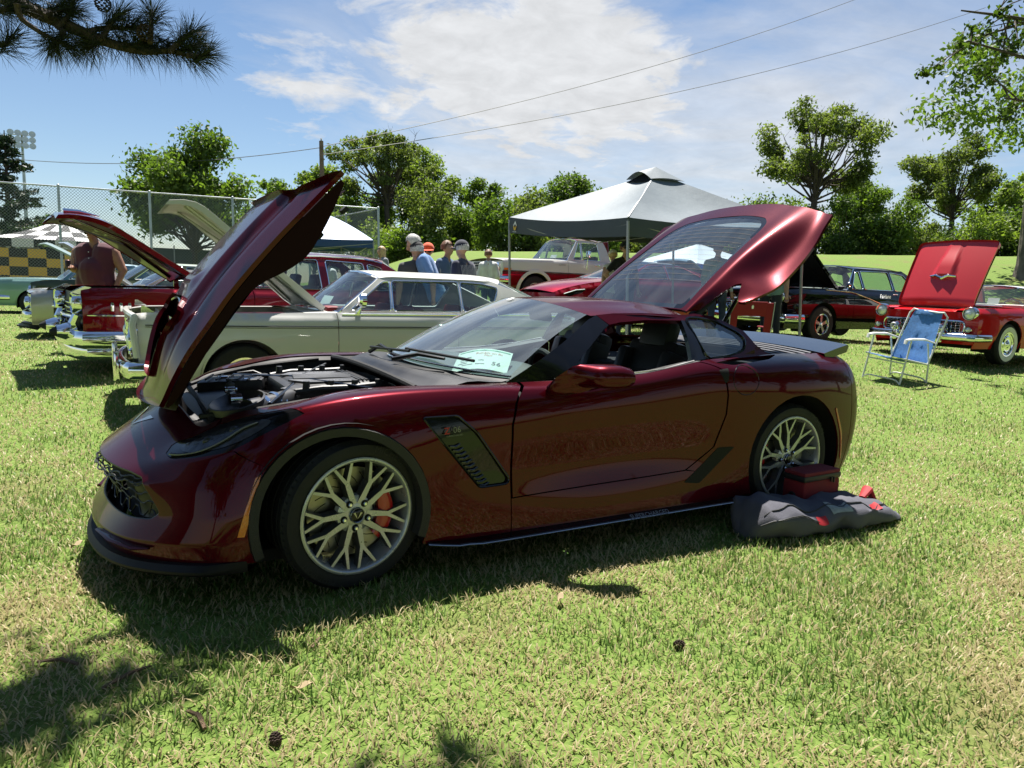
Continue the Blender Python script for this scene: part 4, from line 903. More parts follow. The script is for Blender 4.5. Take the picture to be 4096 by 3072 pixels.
    rp = gridmesh('radiator_cover', lambda q: np.c_[-1.925 + .06 * q[:, 0] ** 2 + .20 * q[:, 1], .52 * q[:, 0], .70 - .03 * q[:, 0] ** 2 + .02 * q[:, 1]], 16, 6, (-1, 1), (0, 1)); add('radiator_cover', rp, mat('shroud_grey', (.085, .087, .09), .5, var=.15), eng)
    ab = MB(); ab.box((-1.64, .36, .72), (.34, .26, .09), rot=(0, R(-4), R(-18)), bev=.02); ab.build('air_box', ENGB, eng)
    for k in range(6): b = MB(); b.box((-1.77 + .05 * k, .34 - .016 * k, .772), (.008, .2, .012), rot=(0, 0, R(-18)), bev=.002); b.build('air_box_rib', ENGB, eng)
    wl = MB(); wl.tube([(-1.86, -.50, .70), (-1.86, .5, .70)], .014, 6); wl.tube([(-1.9, -.45, .705), (-1.72, -.60, .745), (-1.5, -.66, .785), (-1.1, -.67, .825)], .012, 6); wl.tube([(-1.9, .45, .705), (-1.72, .60, .745), (-1.5, .66, .785), (-1.1, .67, .825)], .012, 6); wl.build('bay_seal', RUBBER, eng)
    # emblem on the nose
    em = MB()
    for sg in (-1, 1):
        V = [Vector(body_fn(np.array([[sg * s, v]]), .004)[0]) for s, v in ((0, 4.72), (.10, 4.80), (.58, 5.26), (.34, 5.26))]; em.put(V, [(0, 1, 2, 3)])
    em.build('nose_emblem', mat('emblem_dark', (.09, .02, .025), .2, .6, coat=1), car)
    # show card on the dashboard
    pc = MB(); V = []; F = []; n = 10; M0 = frame((-.50, -.40, .905), (.75, -.62, .05), (.45, .62, .33))
    for i in range(n + 1):
        for j in range(2): u = (i / n - .5) * .30; V.append(M0 @ Vector((u, (j - .5) * .22, .03 * math.sin(math.pi * i / n))))
    for i in range(n): F.append((2 * i, 2 * i + 2, 2 * i + 3, 2 * i + 1))
    card = thing('entry_card', 'white car show entry card numbered 56 lying behind the maroon sports car windshield', 'card', (0, 0, 0))
    pc.put(V, F); pc.build('card_sheet', PAPER, card)
    on = lambda x, y: M0 @ Vector((x, y, .03 * math.sin(math.pi * (x / .30 + .5)) + .002))
    def ink(name, s, sz, ox, oy, m): V, F = text_geo(s, sz); add(name, mesh(name, [on(v.x + ox, v.y + oy) for v in V], F, False), m, card)
    ink('card_number', '56', .05, .085, -.045, INK); ink('card_title', 'Rumble on Rt', .026, .03, .060, mat('ink_red', (.5, .02, .02), .6)); ink('card_title', 'Flair', .026, .03, .035, MATS['ink_red'])
    b = MB(); b.put([on(-.14, .088), on(-.07, .088), on(0, .088), on(.07, .088), on(.14, .088), on(.14, .097), on(.07, .097), on(0, .097), on(-.07, .097), on(-.14, .097)], [(0, 1, 8, 9), (1, 2, 7, 8), (2, 3, 6, 7), (3, 4, 5, 6)]); b.build('card_border', mat('ink_green', (.05, .35, .18), .6), card)
    for k, (x, y, w) in enumerate(((-.09, .02, .06), (-.10, 0, .04), (-.08, -.02, .07), (-.10, -.04, .05), (-.07, -.06, .06), (0, -.02, .03), (0, -.06, .05))):
        b = MB(); b.put([on(x - w / 2, y), on(x + w / 2, y), on(x + w / 2, y + .005), on(x - w / 2, y + .005)], [(0, 1, 2, 3)]); b.build('card_line', INK, card)
hero_parts(SPORTS)
# ================================================================== the other cars
SEATRED = mat('red_vinyl', (.16, .012, .012), .5, var=.2, bump=.1, bscale=100)
def interp(L): xs, zs = zip(*L); return lambda x: np.interp(x, xs, zs)
def smooth1(L, n=10):
    P = spline(L, n); xs = [p[0] for p in P]; zs = [p[1] for p in P]; return lambda x: np.interp(x, xs, zs)
def road_wheel(r, w, kind, rim=.19):
    e = bpy.data.objects.new('wheel', None); COL.objects.link(e); e.empty_display_size = .1; h = w / 2
    t = MB(); t.lathe([(rim, -h + .03), (rim + .004, -h + .004), (rim + (r - rim) * .4, -h - .006), (r - .025, -h + .004), (r - .004, -h + .03), (r, -h * .4), (r - .006, -h * .38), (r - .006, -h * .3), (r, -h * .28), (r, h * .28), (r - .006, h * .3), (r, h * .4), (r - .004, h - .03), (r - .03, h), (rim, h - .03)], axis='Y', n=40); ty = t.build('tyre', RUBBER, e, angle=30)
    if kind == 'whitewall':
        b = MB(); b.lathe([(rim + .012, -h - .0045), (rim + .05, -h - .010), (rim + .085, -h - .0095)], axis='Y', n=40); b.build('whitewall', mat('whitewall', (.72, .70, .62), .6, var=.08), ty)
    if kind == 'letters':
        V, F = text_geo('RADIAL G/T', .05, 0, .02); rad = rim + (r - rim) * .52
        add('tyre_lettering', mesh('tyre_lettering', [((rad + v.y) * math.cos(R(62) - v.x / rad), -h - .010, (rad + v.y) * math.sin(R(62) - v.x / rad)) for v in V], F, False), WHITEP, ty)
    m = MB(); m.lathe([(rim + .004, -h + .004), (rim + .006, -h - .006), (rim - .012, -h - .004), (rim - .02, -h + .02), (rim - .03, -h + .06), (rim - .03, h - .03)], axis='Y', n=40); m.build('rim', CHROME if kind != 'steel' else STEEL, e, angle=50)
    if kind in ('whitewall', 'hubcap'):
        c = MB(); c.lathe([(0, -h - .024), (.03, -h - .022), (.05, -h - .004), (.075, -h + .006), (rim * .62, -h - .002), (rim * .74, -h + .012), (rim * .86, -h + .002), (rim - .012, -h + .008)], axis='Y', n=36); c.build('hubcap', CHROME, e, angle=40)
    else:
        c = MB(); c.lathe([(rim - .03, -h + .05), (.05, -h + .055), (.0, -h + .05)], axis='Y', n=24); c.build('wheel_centre', VOID, e)
        for k in range(5):
            a = 2 * math.pi * k / 5 + .3; s = MB(); p0 = Vector((.02 * math.cos(a), -h + .012, .02 * math.sin(a))); p1 = Vector(((rim - .02) * math.cos(a), -h + .02, (rim - .02) * math.sin(a))); n = (p1 - p0).normalized().cross(Vector((0, 1, 0)))
            V = []
            for p, wd in ((p0, .020), (p1, .034)): V += [p - n * wd, p + n * wd, p + n * wd * .6 + Vector((0, .03, 0)), p - n * wd * .6 + Vector((0, .03, 0))]
            s.put(V, [(0, 1, 5, 4), (1, 2, 6, 5), (2, 3, 7, 6), (3, 0, 4, 7), (0, 3, 2, 1), (4, 5, 6, 7)]); s.build('spoke', ALU, e, angle=20)
        c = MB(); c.lathe([(0, -h - .01), (.03, -h - .008), (.042, -h + .006), (.045, -h + .03)], axis='Y', n=20); c.build('hub', CHROME, e)
    return e
class Car:
    """a car in its own frame: nose towards -X, driver's side at -Y, wheels on z = 0"""
    def __init__(s, name, label, loc, rotz, paint, L, Wd, top, prof, bottom=.26, axles=(-1.35, 1.35), wr=.335, arch=.385, wheel='hubcap', pitch=0.0, ends=(.12, .10), wtrack=None, rim=.19, cz=None):
        s.o = thing(name, label, 'car' if name != 'pickup_truck' else 'pickup', loc, rotz); s.o.rotation_euler = (0, pitch, rotz)
        s.L, s.W, s.paint = L, Wd, paint; s.top = smooth1(top); s.bot = bottom; s.axles = axles; s.arch = arch
        s.prof = smooth1(prof); s.ends = ends; s.wr = wr
        for i, ax in enumerate(axles):
            for sg in (-1, 1):
                if i == 0 and sg == -1: w = road_wheel(wr, .2, wheel, rim); s.w0 = w
                else: w = copy_tree(s.w0)
                w.parent = s.o; y = (wtrack or (Wd / 2 - .03)) - .1; w.location = (ax, sg * y, wr); w.rotation_euler = (0, R(20 * i), 0 if sg < 0 else math.pi)
                k = MB(); k.lathe([(arch + .02, sg * (Wd / 2 - .03)), (arch + .02, sg * (Wd / 2 - .38)), (0, sg * (Wd / 2 - .40))], (ax, 0, wr), 'Y', 20, R(-20), R(200)); k.build('wheel_well', VOID, s.o)
        u = MB(); u.box((0, 0, bottom + .04), (L - .5, Wd - .55, .10)); u.build('floor_pan', VOID, s.o)
    def hw(s, x):
        t = np.abs(2 * np.asarray(x, float) / s.L); e = np.where(np.asarray(x) < 0, s.ends[0], s.ends[1]); return s.W / 2 * (1 - e * np.clip(t, 0, 1.2) ** 5)
    def side(s, q, sg=-1, off=0.0):
        x, z = q[:, 0], q[:, 1]; t = np.clip((z - s.bot) / (s.top(x) - s.bot), 0, 1); return np.c_[x, sg * (s.hw(x) * s.prof(t) + off), z]
    def sidepanel(s, name, x0, x1, m=None, lo=None, hi=None, res=.06, fe=None, re=None, holes=(), thick=.012):
        """one body side panel between two seams, wheel arches cut out; both sides of the car"""
        m = m or s.paint; lo = lo or (lambda x: s.bot + 0 * x); hi = hi or s.top
        n = max(4, int((x1 - x0) / .08)); xs = np.linspace(x0, x1, n + 1); low = []
        for x in xs: low.append((x, float(lo(x))))
        pts = []
        cut = [(ax, a) for ax in s.axles for a in [s.arch] if x0 < ax + a and x1 > ax - a]
        if cut:
            ax, a = cut[0]; z0 = float(lo(ax)); 
            if z0 < s.wr + a:
                b = [p for p in low if p[0] < ax - a * .98]; e = [p for p in low if p[0] > ax + a * .98]
                th0 = math.asin(max(-.9, min(.99, (z0 - s.wr) / a))); arcp = [(ax + a * math.cos(t), s.wr + a * math.sin(t)) for t in np.linspace(math.pi - th0, th0, 26)]
                arcp = [p for p in arcp if x0 - 1e-6 <= p[0] <= x1 + 1e-6]; low = b + arcp + e
        up = [(x, float(hi(x))) for x in xs[::-1]]
        poly = low + (re or []) + up + (fe or [])
        a = panel(name, poly, lambda q: s.side(q), m, s.o, holes, res=res, sign=1, thick=thick)
        mm = panelmesh(name, poly, holes, lambda q: s.side(q, 1), res, sign=-1, thick=thick); add(name, mm, m, s.o)
        return a
    def topgrid(s, name, x0, x1, m, y0=-1, y1=1, crown=.03, nx=14, ny=14, dz=0.0, zf=None, parent=None, bow=0.0):
        def fn(q):
            x = x0 + (x1 - x0) * q[:, 1]; e = s.hw(x) * float(s.prof(np.array([1.0]))[0]); f = np.maximum(np.abs(y0), np.abs(y1)); a = y0 + (y1 - y0) * q[:, 0]
            z = (s.top(x) if zf is None else zf(x)) + dz + crown * (1 - a ** 2); xx = x - bow * (1 - a ** 2) * (1 - q[:, 1]); return np.c_[xx, e * a, z]
        return add(name, gridmesh(name, fn, ny, nx), m, parent or s.o)
    def cap(s, name, x, m, z0, z1, bow=.10, rear=False, nz=8, parent=None, lean=0.0):
        def fn(q):
            a = 2 * q[:, 0] - 1; z = z0 + (z1 - z0) * q[:, 1]; t = np.clip((z - s.bot) / (float(s.top(x)) - s.bot), 0, 1); y = float(s.hw(x)) * s.prof(t) * a
            return np.c_[x + (-1 if not rear else 1) * bow * (1 - a ** 2) + lean * (q[:, 1]), y, z]
        return add(name, gridmesh(name, fn, 18, nz), m, parent or s.o)
    def bumper(s, name, x, z, half, r=.075, wrap=.35, bow=.10, flat=.55, m=None, rear=False, drop=0.0):
        P = []; g = -1 if not rear else 1
        for i in range(-14, 15):
            a = i / 14; P.append((x + g * bow * (1 - abs(a) ** 2.2), half * a, z - drop * abs(a) ** 3))
        k = wrap
        P = [(x - g * k, -half - .03, z - drop), (x - g * k * .4, -half - .025, z - drop)] + P + [(x - g * k * .4, half + .025, z - drop), (x - g * k, half + .03, z - drop)]
        b = MB(); n = len(P); V = []; F = []; sec = [(.0, 1.0), (.35, .88), (.55, .45), (.60, 0), (.55, -.45), (.35, -.88), (0, -1.0), (-.25, -.9), (-.25, .9)]
        for i, p in enumerate(P):
            t = (Vector(P[min(i + 1, n - 1)]) - Vector(P[max(i - 1, 0)])).normalized(); o = Vector((0, 0, 1)).cross(t) * (-g) * -1; o = Vector((t.y * -1, t.x, 0)) if g < 0 else Vector((t.y, -t.x, 0))
            for d, h in sec: V.append(Vector(p) + o * d * r * flat * 2 + Vector((0, 0, h * r)))
        k = len(sec)
        for i in range(n - 1):
            for j in range(k): F.append((i * k + j, i * k + (j + 1) % k, (i + 1) * k + (j + 1) % k, (i + 1) * k + j))
        F += [tuple(range(k)), tuple((n - 1) * k + j for j in range(k))[::-1]]; b.put(V, F); return b.build(name, m or CHROME, s.o, angle=50)
    def lamp(s, p, r, m=None, ring=True, dirx=-1, name='headlight', parent=None):
        b = MB(); b.lathe([(0, dirx * .05), (r * .5, dirx * .042), (r * .9, dirx * .015), (r, 0), (r, -dirx * .06)], p, 'X', 20); o = b.build(name, m or LAMPG, parent or s.o)
        if ring: b = MB(); b.lathe([(r * 1.0, dirx * .02), (r * 1.08, dirx * .03), (r * 1.16, dirx * .015), (r * 1.18, -dirx * .06)], p, 'X', 20); b.build('lamp_ring', CHROME, o)
        return o
    def cabin(s, belt, roof, y_roof, windows, yb=None, ws_bow=.18, crown=.05, glass=None, m_roof=None, pillar=None, rear_bow=.10, base_dx=.0, roofz=None, split=None, glass_side=True, frame_m=None):
        """belt: (x0,x3) at cowl and rear base with z from the top line; roof: (x1,x2,z)"""
        x0, x3 = belt; x1, x2, zr = roof; m_roof = m_roof or s.paint; pillar = pillar or s.paint; glass = glass or GLASS
        e = float(s.prof(np.array([1.0]))[0]); zb = lambda x: s.top(x) - .01
        ybf = lambda x: s.hw(x) * e * (yb or .965)
        def sy(x, z, sg):
            b = ybf(x); t = np.clip((z - zb(x)) / (zr - zb(x)), -.2, 1.05); return sg * (b + (y_roof - b) * (t ** 1.25 if np.ndim(t) == 0 else np.sign(t) * np.abs(t) ** 1.25))
        for sg in (-1, 1):
            outl = [(x0, float(zb(x0))), (x0 + .07, float(zb(x0 + .07)))] + [(x, float(zb(x))) for x in np.linspace(x0 + .3, x3 - .2, 8)] + [(x3, float(zb(x3)))]
            rl = spline([(x3, float(zb(x3))), (x2, zr - .035), (x2 - .25, zr), (x1 + .25, zr), (x1, zr - .02)], 6); outl = outl + [tuple(p) for p in rl[1:]]
            outl = outl[:1] + outl[1:]
            panel('window_frame' if frame_m else 'cabin_side', outl, lambda q: np.c_[q[:, 0], sy(q[:, 0], q[:, 1], sg), q[:, 1]], pillar, s.o, [rounded(w, .035, 3) for w in windows], res=.07, sign=1 if sg < 0 else -1, thick=.03)
            if glass_side:
                for w in windows:
                    go = panel('side_window', rounded(w, .035, 3), lambda q: np.c_[q[:, 0], sy(q[:, 0], q[:, 1], sg) - sg * .015, q[:, 1]], glass, s.o, res=.15, sign=1 if sg < 0 else -1, thick=0)
                    f = MB(); L = [Vector((p[0], float(sy(p[0], p[1], sg)) + sg * .002, p[1])) for p in rounded(w, .035, 3)]; f.tube(L + [L[0]], .007, 5, caps=False); f.build('window_trim', CHROME, go)
        yr = y_roof + .012
        def rf(q):
            a = 2 * q[:, 0] - 1; x = x1 + (x2 - x1) * q[:, 1]; z = zr + crown * (1 - np.abs(a) ** 2.4) - .035 * np.clip((q[:, 1] - .75) * 4, 0, 1) ** 2 - .02 * np.clip((.12 - q[:, 1]) * 8, 0, 1) ** 2
            bowf = -ws_bow * .6 * (1 - a ** 2) * (1 - q[:, 1]) + rear_bow * (1 - a ** 2) * q[:, 1]; return np.c_[x + bowf, yr * a, z]
        s.roof = add('roof', gridmesh('roof', rf, 20, 18), m_roof, s.o)
        def wsf(q):
            a = 2 * q[:, 0] - 1; t = q[:, 1]; bx, bz = x0, float(zb(x0)) + .012; b = float(ybf(x0)) * .985
            x = bx + (x1 - bx) * t - ws_bow * (1 - .4 * t) * (1 - a ** 2); y = (b + (y_roof * .985 - b) * t) * a; z = bz + (zr - .02 - bz) * t + (.03 * (1 - t) + crown * t) * (1 - np.abs(a) ** 2.4); return np.c_[x, y, z]
        s.wsf = wsf
        wo = add('windshield', gridmesh('windshield', wsf, 18, 8), glass, s.o)
        f = MB(); L = [Vector(p) for p in wsf(np.array([(i / 16, 0) for i in range(17)] + [(1, i / 6) for i in range(1, 7)] + [(1 - i / 16, 1) for i in range(1, 17)] + [(0, 1 - i / 6) for i in range(1, 6)]))]; f.tube(L + [L[0]], .014, 6, caps=False); f.build('windshield_trim', CHROME, wo)
        def bg(q):
            a = 2 * q[:, 0] - 1; t = q[:, 1]; bz = float(zb(x3)) + .01; b = float(ybf(x3)) * .95
            x = x2 + (x3 - x2) * t + rear_bow * (1 - a ** 2); y = (y_roof * .98 + (b - y_roof * .98) * t) * a; z = zr - .035 + (bz - zr + .035) * t + (crown * (1 - t) + .03 * t) * (1 - np.abs(a) ** 2.4); return np.c_[x, y, z]
        add('rear_window', gridmesh('rear_window', bg, 18, 8), glass, s.o)
    def seats(s, xs, m, w=.55, z=.42, h=.52, rest=True):
        for x in xs:
            for sg in (-1, 1):
                b = MB(); b.box((x, sg * .36, z), (.52, w, .22), bev=.05); b.box((x + .28, sg * .36, z + .32), (.14, w, h), rot=(0, R(12), 0), bev=.05)
                if rest: b.box((x + .34, sg * .36, z + .32 + h * .62), (.10, .26, .18), rot=(0, R(12), 0), bev=.04)
                b.build('seat', m, s.o)
    def wheel_inside(s, x, z, m=DARKIN):
        b = MB(); c = Vector((x, -.36, z)); ax = Vector((.9, 0, .42)).normalized(); e1 = Vector((0, 1, 0)); e2 = ax.cross(e1); b.tube([c + (e1 * math.cos(t) + e2 * math.sin(t)) * .19 for t in np.linspace(0, 2 * math.pi, 25)], .011, 6, caps=False); b.tube([c - e1 * .19, c + e1 * .19], .010, 5); b.tube([c, c - ax * .25], .02, 6); b.build('steering_wheel', m, s.o)
        d = MB(); d.box((x - .30, 0, z + .02), (.22, s.W - .42, .14), bev=.05); d.build('dashboard', m, s.o)
    def bay(s, x0, x1, zf=.52, inset=.22, m=None, seedv=3, air=None, alt=None):
        b = MB(); w = s.W / 2 - inset; zt = lambda x: float(s.top(x)) - .015
        P = [(x0, -w * .92), (x1, -w), (x1, w), (x0, w * .92)]; V = [(x, y, zt(x)) for x, y in P] + [(x, y * .96, zf) for x, y in P]
        b.put(V, [(0, 1, 5, 4), (1, 2, 6, 5), (2, 3, 7, 6), (3, 0, 4, 7), (4, 5, 6, 7)]); b.build('engine_bay', m or mat('bay_dark', (.02, .02, .02), .7, var=.3), s.o)
        rr = random.Random(seedv); xm = (x0 + x1) / 2; E = MATS.get('engine_grey'); 
        e = bpy.data.objects.new('engine', None); COL.objects.link(e); e.parent = s.o
        k = MB(); k.box((xm + .1, 0, zf + .12), (.62, .5, .22), bev=.03); k.build('engine_block', BLACK, e)
        k = MB(); k.lathe([(0, .055), (.17, .05), (.19, .03), (.19, 0), (.16, -.02)], (xm + .08, 0, zt(xm) - .10), 'Z', 24); k.build('air_cleaner', air or CHROME, e)
        for sg in (-1, 1): k = MB(); k.box((xm + .1, sg * .27, zt(xm) - .17), (.5, .13, .08), rot=(sg * R(-25), 0, 0), bev=.02); k.build('valve_cover', CHROME, e)
        k = MB(); k.box((x0 + .09, 0, zt(x0) - .10), (.07, w * 1.3, .16), bev=.01); k.build('radiator', BLACK, e)
        k = MB(); k.tube([(x0 + .12, -.15, zt(x0) - .06), (x0 + .3, -.18, zt(x0) - .03), (xm - .1, -.05, zt(x0) - .09)], .03, 8); k.build('radiator_hose', RUBBER, e)
        k = MB(); k.box((x0 + .25, -w * .72, zt(x0) - .12), (.24, .17, .18), bev=.015); k.build('battery', BLACK, e)
        for i in range(8):
            p = Vector((rr.uniform(x0 + .2, x1 - .2), rr.uniform(-w * .8, w * .8), zt(xm) - .12)); k = MB(); k.tube([p, p + Vector((.08, rr.uniform(-.1, .1), .06)), p + Vector((.18, rr.uniform(-.2, .2), 0))], .008, 5); k.build('wiring', BLACK, e)
    def hoodpanel(s, x0, x1, ang, m, lining, wf=.80, hinge='rear', zlift=.02, crown=.05, thick=.03, lip=.06, shift=(0, 0), bulge=0.0, nx=20, lipw=.08):
        """open hood: hinged at its rear (or front) edge; ang in degrees"""
        e = lambda x: s.hw(x) * wf; a = R(ang); hx = x1 if hinge == 'rear' else x0; hz = float(s.top(hx)) + zlift
        def rot(P):
            d = P - np.array([hx, 0, hz]); c, sn = math.cos(a), math.sin(a)
            if hinge == 'rear': x = d[:, 0] * c + d[:, 2] * sn; z = -d[:, 0] * sn + d[:, 2] * c
            else: x = d[:, 0] * c - d[:, 2] * sn; z = d[:, 0] * sn + d[:, 2] * c
            return np.c_[x + hx + shift[0], d[:, 1], z + hz + shift[1]]
        def top(q, off=0.0):
            t = q[:, 1]; b = 2 * q[:, 0] - 1; x = x0 + (x1 - x0) * t; z = s.top(x) + crown * (1 - b ** 2) + zlift - lip * (1 - np.clip(t / lipw, 0, 1)) ** 2 + bulge * np.exp(-(b / .35) ** 2) * sstep(.0, .25, t); return rot(np.c_[x, e(x) * b, z + off])
        s.hoodf = top
        o = add('hood', gridmesh('hood', lambda q: top(q), 18, nx), m, s.o)
        add('hood_underside', gridmesh('hood_underside', lambda q: top(np.c_[.02 + .96 * q[:, 0], .015 + .97 * q[:, 1]], -thick), 18, nx, flip=True), lining, o)
        V = []; F = []; P = [(i / 18, 0) for i in range(19)] + [(1, i / nx) for i in range(1, nx + 1)] + [(1 - i / 18, 1) for i in range(1, 19)] + [(0, 1 - i / nx) for i in range(1, nx)]
        A = top(np.array(P)); B = top(np.array(P), -thick - .004); n = len(P); r = MB(); r.put([tuple(p) for p in A] + [tuple(p) for p in B], [(i, (i + 1) % n, n + (i + 1) % n, n + i) for i in range(n)]); r.build('hood_edge', m, o)
        for i in range(3):        # stiffening ribs on the inner panel
            k = MB(); L = [Vector(p) for p in top(np.array([(.12 + .38 * i, .08), (.3 + .2 * i, .5), (.12 + .38 * i, .95)]), -thick - .012)]; k.tube(L, .028, 6, flat=.4); k.build('hood_rib', lining, o)
        return o
    def card(s, p, x, y, m=None, label=None):
        pass
CREAM = carpaint('cream_paint', (.60, .60, .565), 0.0, .3, flake=False, coat=.7)
RUBY = carpaint('ruby_paint', (.060, .002, .006), .45, .32, face=(.17, .004, .010))
SILVER = carpaint('silver_paint', (.36, .36, .35), .6, .32)
MOSS = carpaint('moss_paint', (.055, .072, .035), .2, .3, flake=False)
TEALP = carpaint('teal_paint', (.20, .33, .31), .3, .32, flake=False)
JET = carpaint('jet_paint', (.004, .004, .005), 0, .2, flake=False)
SIGNAL = carpaint('signal_red_paint', (.46, .010, .012), 0, .3, flake=False, coat=.8)
CANDY = carpaint('candy_red_paint', (.12, .002, .010), .5, .3, face=(.36, .006, .022))
PALEBLUE = carpaint('pale_blue_paint', (.33, .47, .58), .2, .3, flake=False)
def P3(car, name, x0, x1, **k): return car.sidepanel(name, x0, x1, **k)
STD = [(0, .93), (.25, .985), (.55, 1.0), (.8, .985), (.93, .958), (1, .90)]
def windshield_card(car, a, t, label, num=None, w=.28, h=.22):
    """a show card propped behind a windshield"""
    c = thing('entry_card', label, 'card', group=None); M_ = car.o.matrix_basis.copy()
    p = Vector(car.wsf(np.array([[a, t]]))[0]); px = Vector(car.wsf(np.array([[a + .05, t]]))[0]) - p; py = Vector(car.wsf(np.array([[a, t + .1]]))[0]) - p
    Fm = M_ @ frame(p + Vector((.10, 0, -.02)), px, py + Vector((0, 0, .05)))
    b = MB(); b.put([Fm @ Vector(v) for v in ((-w / 2, -h / 2, 0), (w / 2, -h / 2, 0), (w / 2, h / 2, 0), (-w / 2, h / 2, 0))], [(0, 1, 2, 3)]); b.build('card_sheet', PAPER, c)
    for i in range(5):
        b = MB(); y = h * (.30 - .13 * i); ww = w * (.34 if i % 2 else .40); b.put([Fm @ Vector(v) for v in ((-ww, y, .003), (ww * .6, y, .003), (ww * .6, y + .008, .003), (-ww, y + .008, .003))], [(0, 1, 2, 3)]); b.build('card_line', INK, c)
    if num: text('card_number', num, .06, INK, c, Fm @ Matrix.Translation((w * .25, -h * .2, .004)))
def barracuda():
    c = Car('fastback_coupe', 'cream two door fastback with raised hood and large wraparound rear glass', (.34, 3.88, .07), 0, CREAM, 4.78, 1.78,
            [(-2.39, .86), (-2.25, .905), (-1.5, .915), (-.6, .93), (.5, .94), (1.5, .95), (2.1, .925), (2.39, .84)], STD, axles=(-1.50, 1.20), arch=.36, wr=.32, wheel='hubcap')
    P3(c, 'front_fender', -2.36, -.653); P3(c, 'door', -.645, .62); P3(c, 'rear_quarter', .628, 2.37)
    c.topgrid('fender_top', -2.36, -.62, CREAM, -1, -.74, crown=.0); c.topgrid('fender_top', -2.36, -.62, CREAM, .74, 1, crown=.0); c.topgrid('cowl_panel', -.95, -.52, CREAM, -1, 1, crown=.03, bow=.06)
    c.topgrid('rear_deck', 1.85, 2.37, CREAM, crown=.03)
    c.cap('tail_panel', 2.36, CREAM, .3, .85, rear=True); c.cap('front_panel', -2.33, mat('grille_dark', (.03, .03, .03), .5), .40, .84, bow=.05)
    c.cabin((-.62, 2.22), (-.16, 1.22, 1.30), .585, [[(-.50, .958), (-.13, 1.245), (-.055, 1.255), (-.08, .958)], [(-.06, .958), (-.035, 1.26), (.72, 1.275), (.705, .962)], [(.728, .962), (.743, 1.275), (1.0, 1.265), (1.20, 1.225), (1.06, .966)]], ws_bow=.16, crown=.065, rear_bow=.22, glass=glassmat('greenish_glass', (.55, .68, .66), .04))
    c.seats((-.05, .85), SEATRED, rest=False); c.wheel_inside(-.30, .90, SEATRED)
    st = MB(); P = c.side(np.c_[np.linspace(-2.3, 2.3, 40), np.full(40, .80)], -1, .003); st.tube([Vector(p) for p in P], .004, 4); st.build('pinstripe', BLACK, c.o); st = MB(); P = c.side(np.c_[np.linspace(-2.3, 2.3, 40), np.full(40, .785)], -1, .003); st.tube([Vector(p) for p in P], .002, 4); st.build('pinstripe', BLACK, c.o)
    bt = MB(); P = c.side(np.c_[np.linspace(-.6, 2.1, 40), c.top(np.linspace(-.6, 2.1, 40)) - .012], -1, .006); bt.tube([Vector(p) for p in P], .009, 5); bt.build('belt_trim', CHROME, c.o)
    c.bay(-2.15, -.85, m=mat('bay_cream', (.34, .33, .29), .6, var=.3), inset=.2)
    c.hoodpanel(-2.34, -.72, 40, CREAM, mat('hood_cream_inner', (.42, .41, .36), .5, var=.15), wf=.74, thick=.05, lip=.14, zlift=.05, lipw=.16)
    for sg in (-1, 1):
        h = MB(); p = c.hoodf(np.array([[.5 + sg * .42, .78]]), -.06)[0]; h.tube([(-.72, sg * .60, .93), (-.86, sg * .60, 1.02), p], .022, 6, flat=.5); h.build('hood_hinge', CREAM, c.o)
    # front end: rim moulding, round lamps, slatted grille, bumper
    c.lamp((-2.40, -.66, .66), .085); c.lamp((-2.40, .66, .66), .085)
    fr = MB(); fr.tube([(-2.37, -.80, .52), (-2.40, -.80, .80), (-2.38, -.78, .87), (-2.42, -.4, .885), (-2.43, 0, .885), (-2.42, .4, .885), (-2.38, .78, .87), (-2.40, .80, .80), (-2.37, .80, .52)], .028, 8); fr.build('front_moulding', CREAM, c.o)
    for k in range(7): b = MB(); b.tube([(-2.40, -.50, .52 + .045 * k), (-2.42, 0, .52 + .045 * k), (-2.40, .50, .52 + .045 * k)], .007, 5); b.build('grille_bar', CHROME, c.o)
    for sg in (-1, 1):
        for k in range(4): b = MB(); b.box((-2.405, sg * (.46 - .08 * k), .65), (.012, .012, .28)); b.build('grille_bar', CHROME, c.o)
        b = MB(); b.tube([(-2.40, sg * .42, .50), (-2.42, sg * .42, .80), (-2.41, sg * .24, .80), (-2.41, sg * .24, .50), (-2.40, sg * .42, .50)], .012, 6); b.build('grille_surround', CHROME, c.o)
        g = MB(); g.box((-2.53, sg * .52, .42), (.05, .075, .26), bev=.02); g.build('bumper_guard', CHROME, c.o)
        g = MB(); g.prism([(-2.33, .905), (-2.22, .91), (-2.30, .965), (-2.325, .965)], lambda p, s_: Vector((p[0], sg * (.76 + .012 * s_), p[1]))); g.build('fender_ornament', CHROME, c.o)
    c.bumper('front_bumper', -2.42, .41, .82, r=.075, wrap=.38, bow=.07); c.bumper('rear_bumper', 2.40, .46, .82, rear=True)
    mr = MB(); mr.lathe([(0, -.05), (.04, -.045), (.065, -.02), (.07, .02), (.062, .025), (0, .022)], (-.42, -.90, 1.06), 'X', 18); mr.tube([(-.44, -.82, .945), (-.43, -.87, .99), (-.42, -.90, 1.0)], [.03, .012, .014], 8); mr.build('door_mirror', CHROME, c.o)
    hd = MB(); hd.tube([(.40, -.885, .82), (.45, -.905, .822), (.55, -.905, .822), (.58, -.885, .82)], .010, 6); hd.build('door_handle', CHROME, c.o)
    ws = MB(); ws.tube([(-.80, -.15, .965), (-.63, -.45, 1.0)], .007, 5); ws.tube([(-.80, .25, .965), (-.66, -.05, 1.01)], .007, 5); ws.build('wiper', CHROME, c.o)
    windshield_card(c, .38, .12, 'pale show card behind the cream fastback windshield')
    return c
